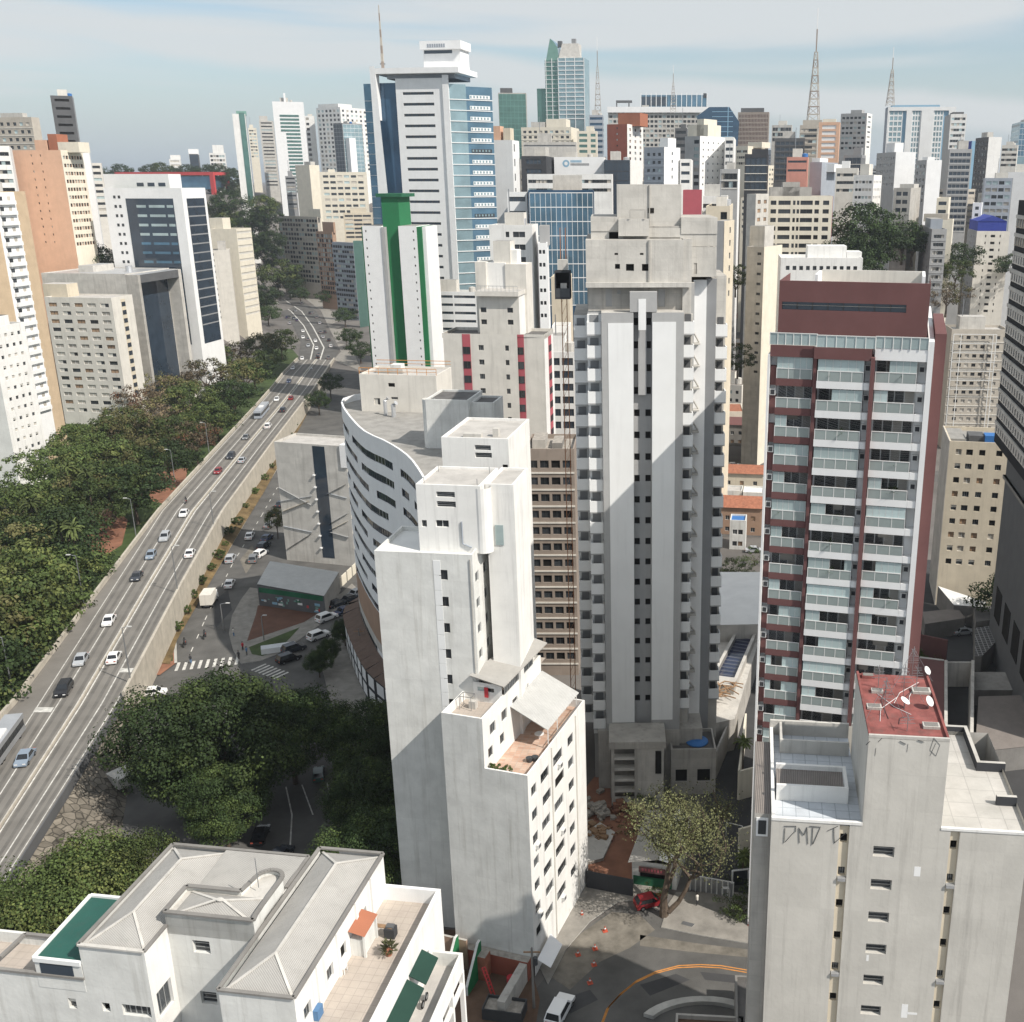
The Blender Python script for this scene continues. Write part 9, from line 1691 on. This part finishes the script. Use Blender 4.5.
def aerial(px, py, h, lb, n=5):
 p = P2(px, py, zt); t = T('aerial', lb, 'antenna', p); m_ = t.mb('mast'); m_.bar(p, p + Vector((0, 0, h)), .045, 'steel'); e = t.mb('element')
 for k in range(n): z = h * (.45 + .52 * k / n); s = .55 - .06 * k; e.bar(p + Vector((-s, 0, z)), p + Vector((s, .1 * (k % 2), z)), .025, 'steel')
 e.bar(p + Vector((0, -.6, h * .8)), p + Vector((0, .7, h * .8)), .03, 'steel'); t.done()
for (x, y, h, lb, n) in ((884, 716, 3.2, 'tall multi-element aerial at the left of red roof', 6), (903, 697, 2.8, 'thin aerial in the middle of red roof', 5), (912, 676, 2.6, 'aerial with crowded rods at the far side of red roof', 8), (916, 690, 2.2, 'short aerial right of the crowded one on red roof', 5), (878, 688, 2.0, 'short aerial at the left far corner of red roof', 4), (907, 731, 1.4, 'stubby aerial near the front edge of red roof', 3)): aerial(x, y, h, lb, n)
for (x, y, w_, lb) in ((874, 708, .55, 'square concrete hatch at the left of red roof'), (931, 727, .6, 'pale square hatch at the front right of red roof'), (921, 692, .7, 'grey roof box at the right far side of red roof'), (868, 677, .5, 'reddish low box at the far left of red roof'), (877, 692, .45, 'dark small block beside the left aerial on red roof')):
 p = P2(x, y, zt); b = MB(); f2 = Fr(p.x, p.y, -6); b.box(f2, -w_, w_, -w_ * .6, w_ * .6, zt, zt + .22, 'concrete' if w_ != .5 else 'red_deck', 'concrete_pale' if w_ != .5 else 'red_deck'); b.box(f2, -w_ * .8, w_ * .8, -w_ * .45, w_ * .45, zt + .221, zt + .25, 'concrete_dark'); solo('roof_hatch', b, lb, 'hatch', p)
b = MB(); q = random.Random(9)
for k in range(7):
 a_, c_ = P2(q.uniform(872, 925), q.uniform(680, 728), zt), P2(q.uniform(872, 930), q.uniform(680, 728), zt); m_ = a_.lerp(c_, .5) + Vector((q.uniform(-.6, .6), q.uniform(-.6, .6), .02)); b.tube([a_ + Vector((0, 0, .03)), m_ + Vector((0, 0, .03)), c_ + Vector((0, 0, .03))], .022, 'charcoal' if k % 2 else 'plastic_white', 5)
for (x, y, h) in ((884, 716, 3.0), (903, 697, 2.6), (912, 676, 2.4)):
 for e in ((-1.6, -.8), (1.4, -.9), (.2, 1.5)): p = P2(x, y, zt); b.bar(p + Vector((0, 0, h)), p + Vector((e[0], e[1], 0)), .02, 'steel')
solo('roof_cables', b, 'tangle of cables and guy wires across the worn red roof', 'cables', P2(900, 705, zt))
for (x, y, h, lb) in ((534, 1008, 8, 'dark utility pole beside the demolition yard, bottom street'), (362, 668, 8, 'utility pole in the shade by the curved building')):
 p = atz(x, y); t = T('utility_pole', lb, 'pole', p); t.mb('pole').tube([p, p + Vector((0, 0, h))], [.16, .11], 'concrete_dark', 8); t.mb('crossarm').bar(p + Vector((-.9, 0, h - .6)), p + Vector((.9, 0, h - .6)), .12, 'wood'); t.mb('transformer').lathe(p + Vector((.35, 0, h - 2.2)), [(0, 0), (.25, 0), (.25, .9), (0, .95)], 'metal_dark', 10); t.done()
# terrace things on the lower left block
f, u5, v4, uq, vq, ZT, Zb, uo, vo = LBF
p = f.W(uq - .7, v4 + 6.6, ZT); p = Vector((*f.W(*f.hZ(389, 955, ZT), 0).xy, ZT)); t = T('potted_plant', 'yellow-green potted plant by the terrace parapet, lower left block', 'plant', p); t.mb('pot').lathe(p, [(.18, 0), (.28, .4), (.24, .4), (0, .38)], 'terracotta', 14); lf = MB(); q = random.Random(2)
for k in range(160): d = Vector((q.gauss(0, 1), q.gauss(0, 1), abs(q.gauss(0, 1)))).normalized(); c = p + Vector((0, 0, .45)) + d * q.uniform(.2, .6); n = d.cross(Vector((0, 0, 1))).normalized() * .05; lf.face([c - n, c + d * .22, c + n, c - d * .1], 'leaf_sparse')
t.add('foliage', lf); t.done()
def tp(px, py, z): u, v = f.hZ(px, py, z); return u, v
u, v = tp(343, 972, ZT); t = T('garden_chair', 'white plastic garden chair against the terrace wall', 'chair', f.W(u, v, ZT)); s = t.mb('seat'); s.box(f, u - .24, u + .24, v - .24, v + .24, ZT + .4, ZT + .45, 'plastic_white', bottom=True); t.mb('backrest').box(f, u - .26, u - .21, v - .24, v + .24, ZT + .45, ZT + .9, 'plastic_white')
for a in (-.2, .2):
 for e in (-.2, .2): o = MB(); o.bar(f.W(u + a, v + e, ZT), f.W(u + a, v + e, ZT + .4), .05, 'plastic_white'); t.add('leg', o)
t.done()
u, v = tp(350, 945, ZT); t = T('terrace_oven', 'white brick oven with a terracotta slab roof on the terrace', 'oven', f.W(u, v, ZT)); t.mb('oven_body').box(f, u5 + .02, u5 + .9, v - .9, v + .9, ZT, ZT + 1.3, 'white_worn'); b = MB(); b.face([f.W(u5 + .02, v - 1.1, ZT + 2.0), f.W(u5 + 1.1, v - 1.1, ZT + 1.7), f.W(u5 + 1.1, v + 1.1, ZT + 1.7), f.W(u5 + .02, v + 1.1, ZT + 2.0)], 'orange_wall'); b.box(f, u5 + .9, u5 + 1.05, v - 1.0, v - .85, ZT, ZT + 1.65, 'white_worn'); b.box(f, u5 + .9, u5 + 1.05, v + .85, v + 1.0, ZT, ZT + 1.65, 'white_worn'); t.add('slab_roof', b); t.done()
u, v = tp(365, 933, ZT); b = MB(); b.bar(f.W(u, v, ZT + .75), f.W(u + 2.0, v - .1, ZT + .75), .3, 'wood', .06)
for a in (.1, 1.9): b.bar(f.W(u + a, v - .05, ZT), f.W(u + a, v - .05, ZT + .75), .07, 'wood')
solo('bench', b, 'narrow wooden bench board on the terrace beside the oven', 'bench', f.W(u + 1, v, ZT))
u, v = tp(391, 936, ZT); b = MB(); b.box(f, u - .35, u + .35, v - .3, v + .3, ZT, ZT + .7, 'charcoal'); b.box(f, u - .25, u + .25, v - .2, v + .2, ZT + .7, ZT + .85, 'dark_grey'); solo('barbecue_box', b, 'black box grill at the end of the wooden bench', 'grill', f.W(u, v, ZT))
u, v = tp(360, 940, ZT); b = MB(); b.lathe(f.W(u, v, ZT), [(0, 0), (.22, 0), (.3, .45), (.26, .9), (.1, 1.1), (0, 1.1)], 'cloth_red', 12); b.lathe(f.W(u - .5, v - .3, ZT), [(0, 0), (.28, 0), (.3, .5), (.2, .8), (0, .85)], 'cloth_blue', 12); solo('laundry_pile', b, 'pink and blue laundry heap beside the terrace oven', 'laundry', f.W(u, v, ZT))
u, v = tp(312, 1016, ZT); b = MB();
for k, m in enumerate(('cloth_red', 'plastic_white', 'cloth_blue')): b.box(f, u - .6 + .4 * k, u - .22 + .4 * k, v - .35, v + .35, ZT, ZT + .5 + .1 * k, m)
solo('laundry_pile', b, 'coloured laundry piled at the near end of terrace', 'laundry', f.W(u, v, ZT))
ub, vb = f.hZ(425, 1004, Zb); t = T('balcony_bicycle', 'small grey wheeled frame on the lower outside balcony', 'bicycle', f.W(ub, vb, Zb))
for e in (-.35, .35): t.inst('wheel', CARM['sedan']['wheel'], f.W(ub, vb + e, Zb + .28), f.phi + 1.57, (.85, .3, .85))
t.mb('frame').bar(f.W(ub, vb - .35, Zb + .3), f.W(ub, vb + .3, Zb + .65), .05, 'steel'); t.done()
# plants and seats on the stepped tower's terraces
g, uA, uW, wl, zT2, zS2 = W_T
for i, (u, lb) in enumerate(((uA + .8, 'green bush in the corner planter of the lower terrace, left one'), (uA + 2.2, 'green bush in the corner planter of the lower terrace, right one'))):
 p = g.W(u, .8, zT2); tree('k', p, .085, .13, lb, name='terrace_bush', cat='bush')
for i, (u, v, lb) in enumerate(((-1.1, 4.6, 'dark round pot on the lower terrace near parapet'), (-1.6, 4.2, 'smaller dark pot on the lower terrace'), )):
 p = g.W(u, v, zT2); b = MB(); b.lathe(p, [(0, 0), (.3, 0), (.4, .5), (.32, .5), (0, .45)], 'metal_dark', 14); solo('plant_pot', b, lb, 'pot', p)
t = T('garden_table', 'small white table under the veranda roof of lower terrace', 'table', g.W(-2.4, 9, zT2)); p = g.W(-2.4, 9, zT2); t.mb('tabletop').lathe(p, [(0, .7), (.55, .7), (.55, .75), (0, .75)], 'plastic_white', 18); t.mb('leg').bar(p, p + Vector((0, 0, .7)), .1, 'plastic_white'); t.done()
p = g.W((uW + uA) / 2 + .4, 5.1, zS2 + 1.1); b = MB(); b.box(g, (uW + uA) / 2 + .3, (uW + uA) / 2 + .75, 5.0, 5.1, zS2 + .7, zS2 + 1.9, 'cloth_red'); solo('hanging_towel', b, 'red towel hanging in front of the roof shed', 'towel', p)
t = T('roof_cage', 'small wire cage and box on the upper terrace', 'cage', g.W(uW + 1.4, 3.4, zS2)); p = g.W(uW + 1.4, 3.4, zS2); c_ = t.mb('frame')
for a in (-.7, .7):
 for e in (-.5, .5): q_ = g.W(uW + 1.4 + a, 3.4 + e, zS2); c_.bar(q_, q_ + Vector((0, 0, 1.6)), .06, 'steel')
 c_.bar(g.W(uW + 1.4 + a, 2.9, zS2 + 1.6), g.W(uW + 1.4 + a, 3.9, zS2 + 1.6), .06, 'steel'); c_.bar(g.W(uW + .7, 3.4 + a * .7, zS2 + 1.6), g.W(uW + 2.1, 3.4 + a * .7, zS2 + 1.6), .06, 'steel')
t.mb('box').box(g, uW + 1.6, uW + 2.4, 3.3, 3.9, zS2, zS2 + .9, 'concrete_pale'); t.done()
# ================================================================ air: one box of thin haze round everything
m = bpy.data.materials.new('haze'); m.use_nodes = True; t_ = m.node_tree
for n in list(t_.nodes): t_.nodes.remove(n)
pv = nn(t_, 'ShaderNodeVolumePrincipled'); pv.inputs['Color'].default_value = (.86, .92, 1, 1); pv.inputs['Density'].default_value = HAZE; pv.inputs['Anisotropy'].default_value = .35
o_ = nn(t_, 'ShaderNodeOutputMaterial'); t_.links.new(pv.outputs[0], o_.inputs['Volume']); MATS['haze'] = m
b = MB(); b.box(WF, -9300, 9300, -600, 12500, -12, 175, 'haze', bottom=True); solo('haze', b, kind='stuff')
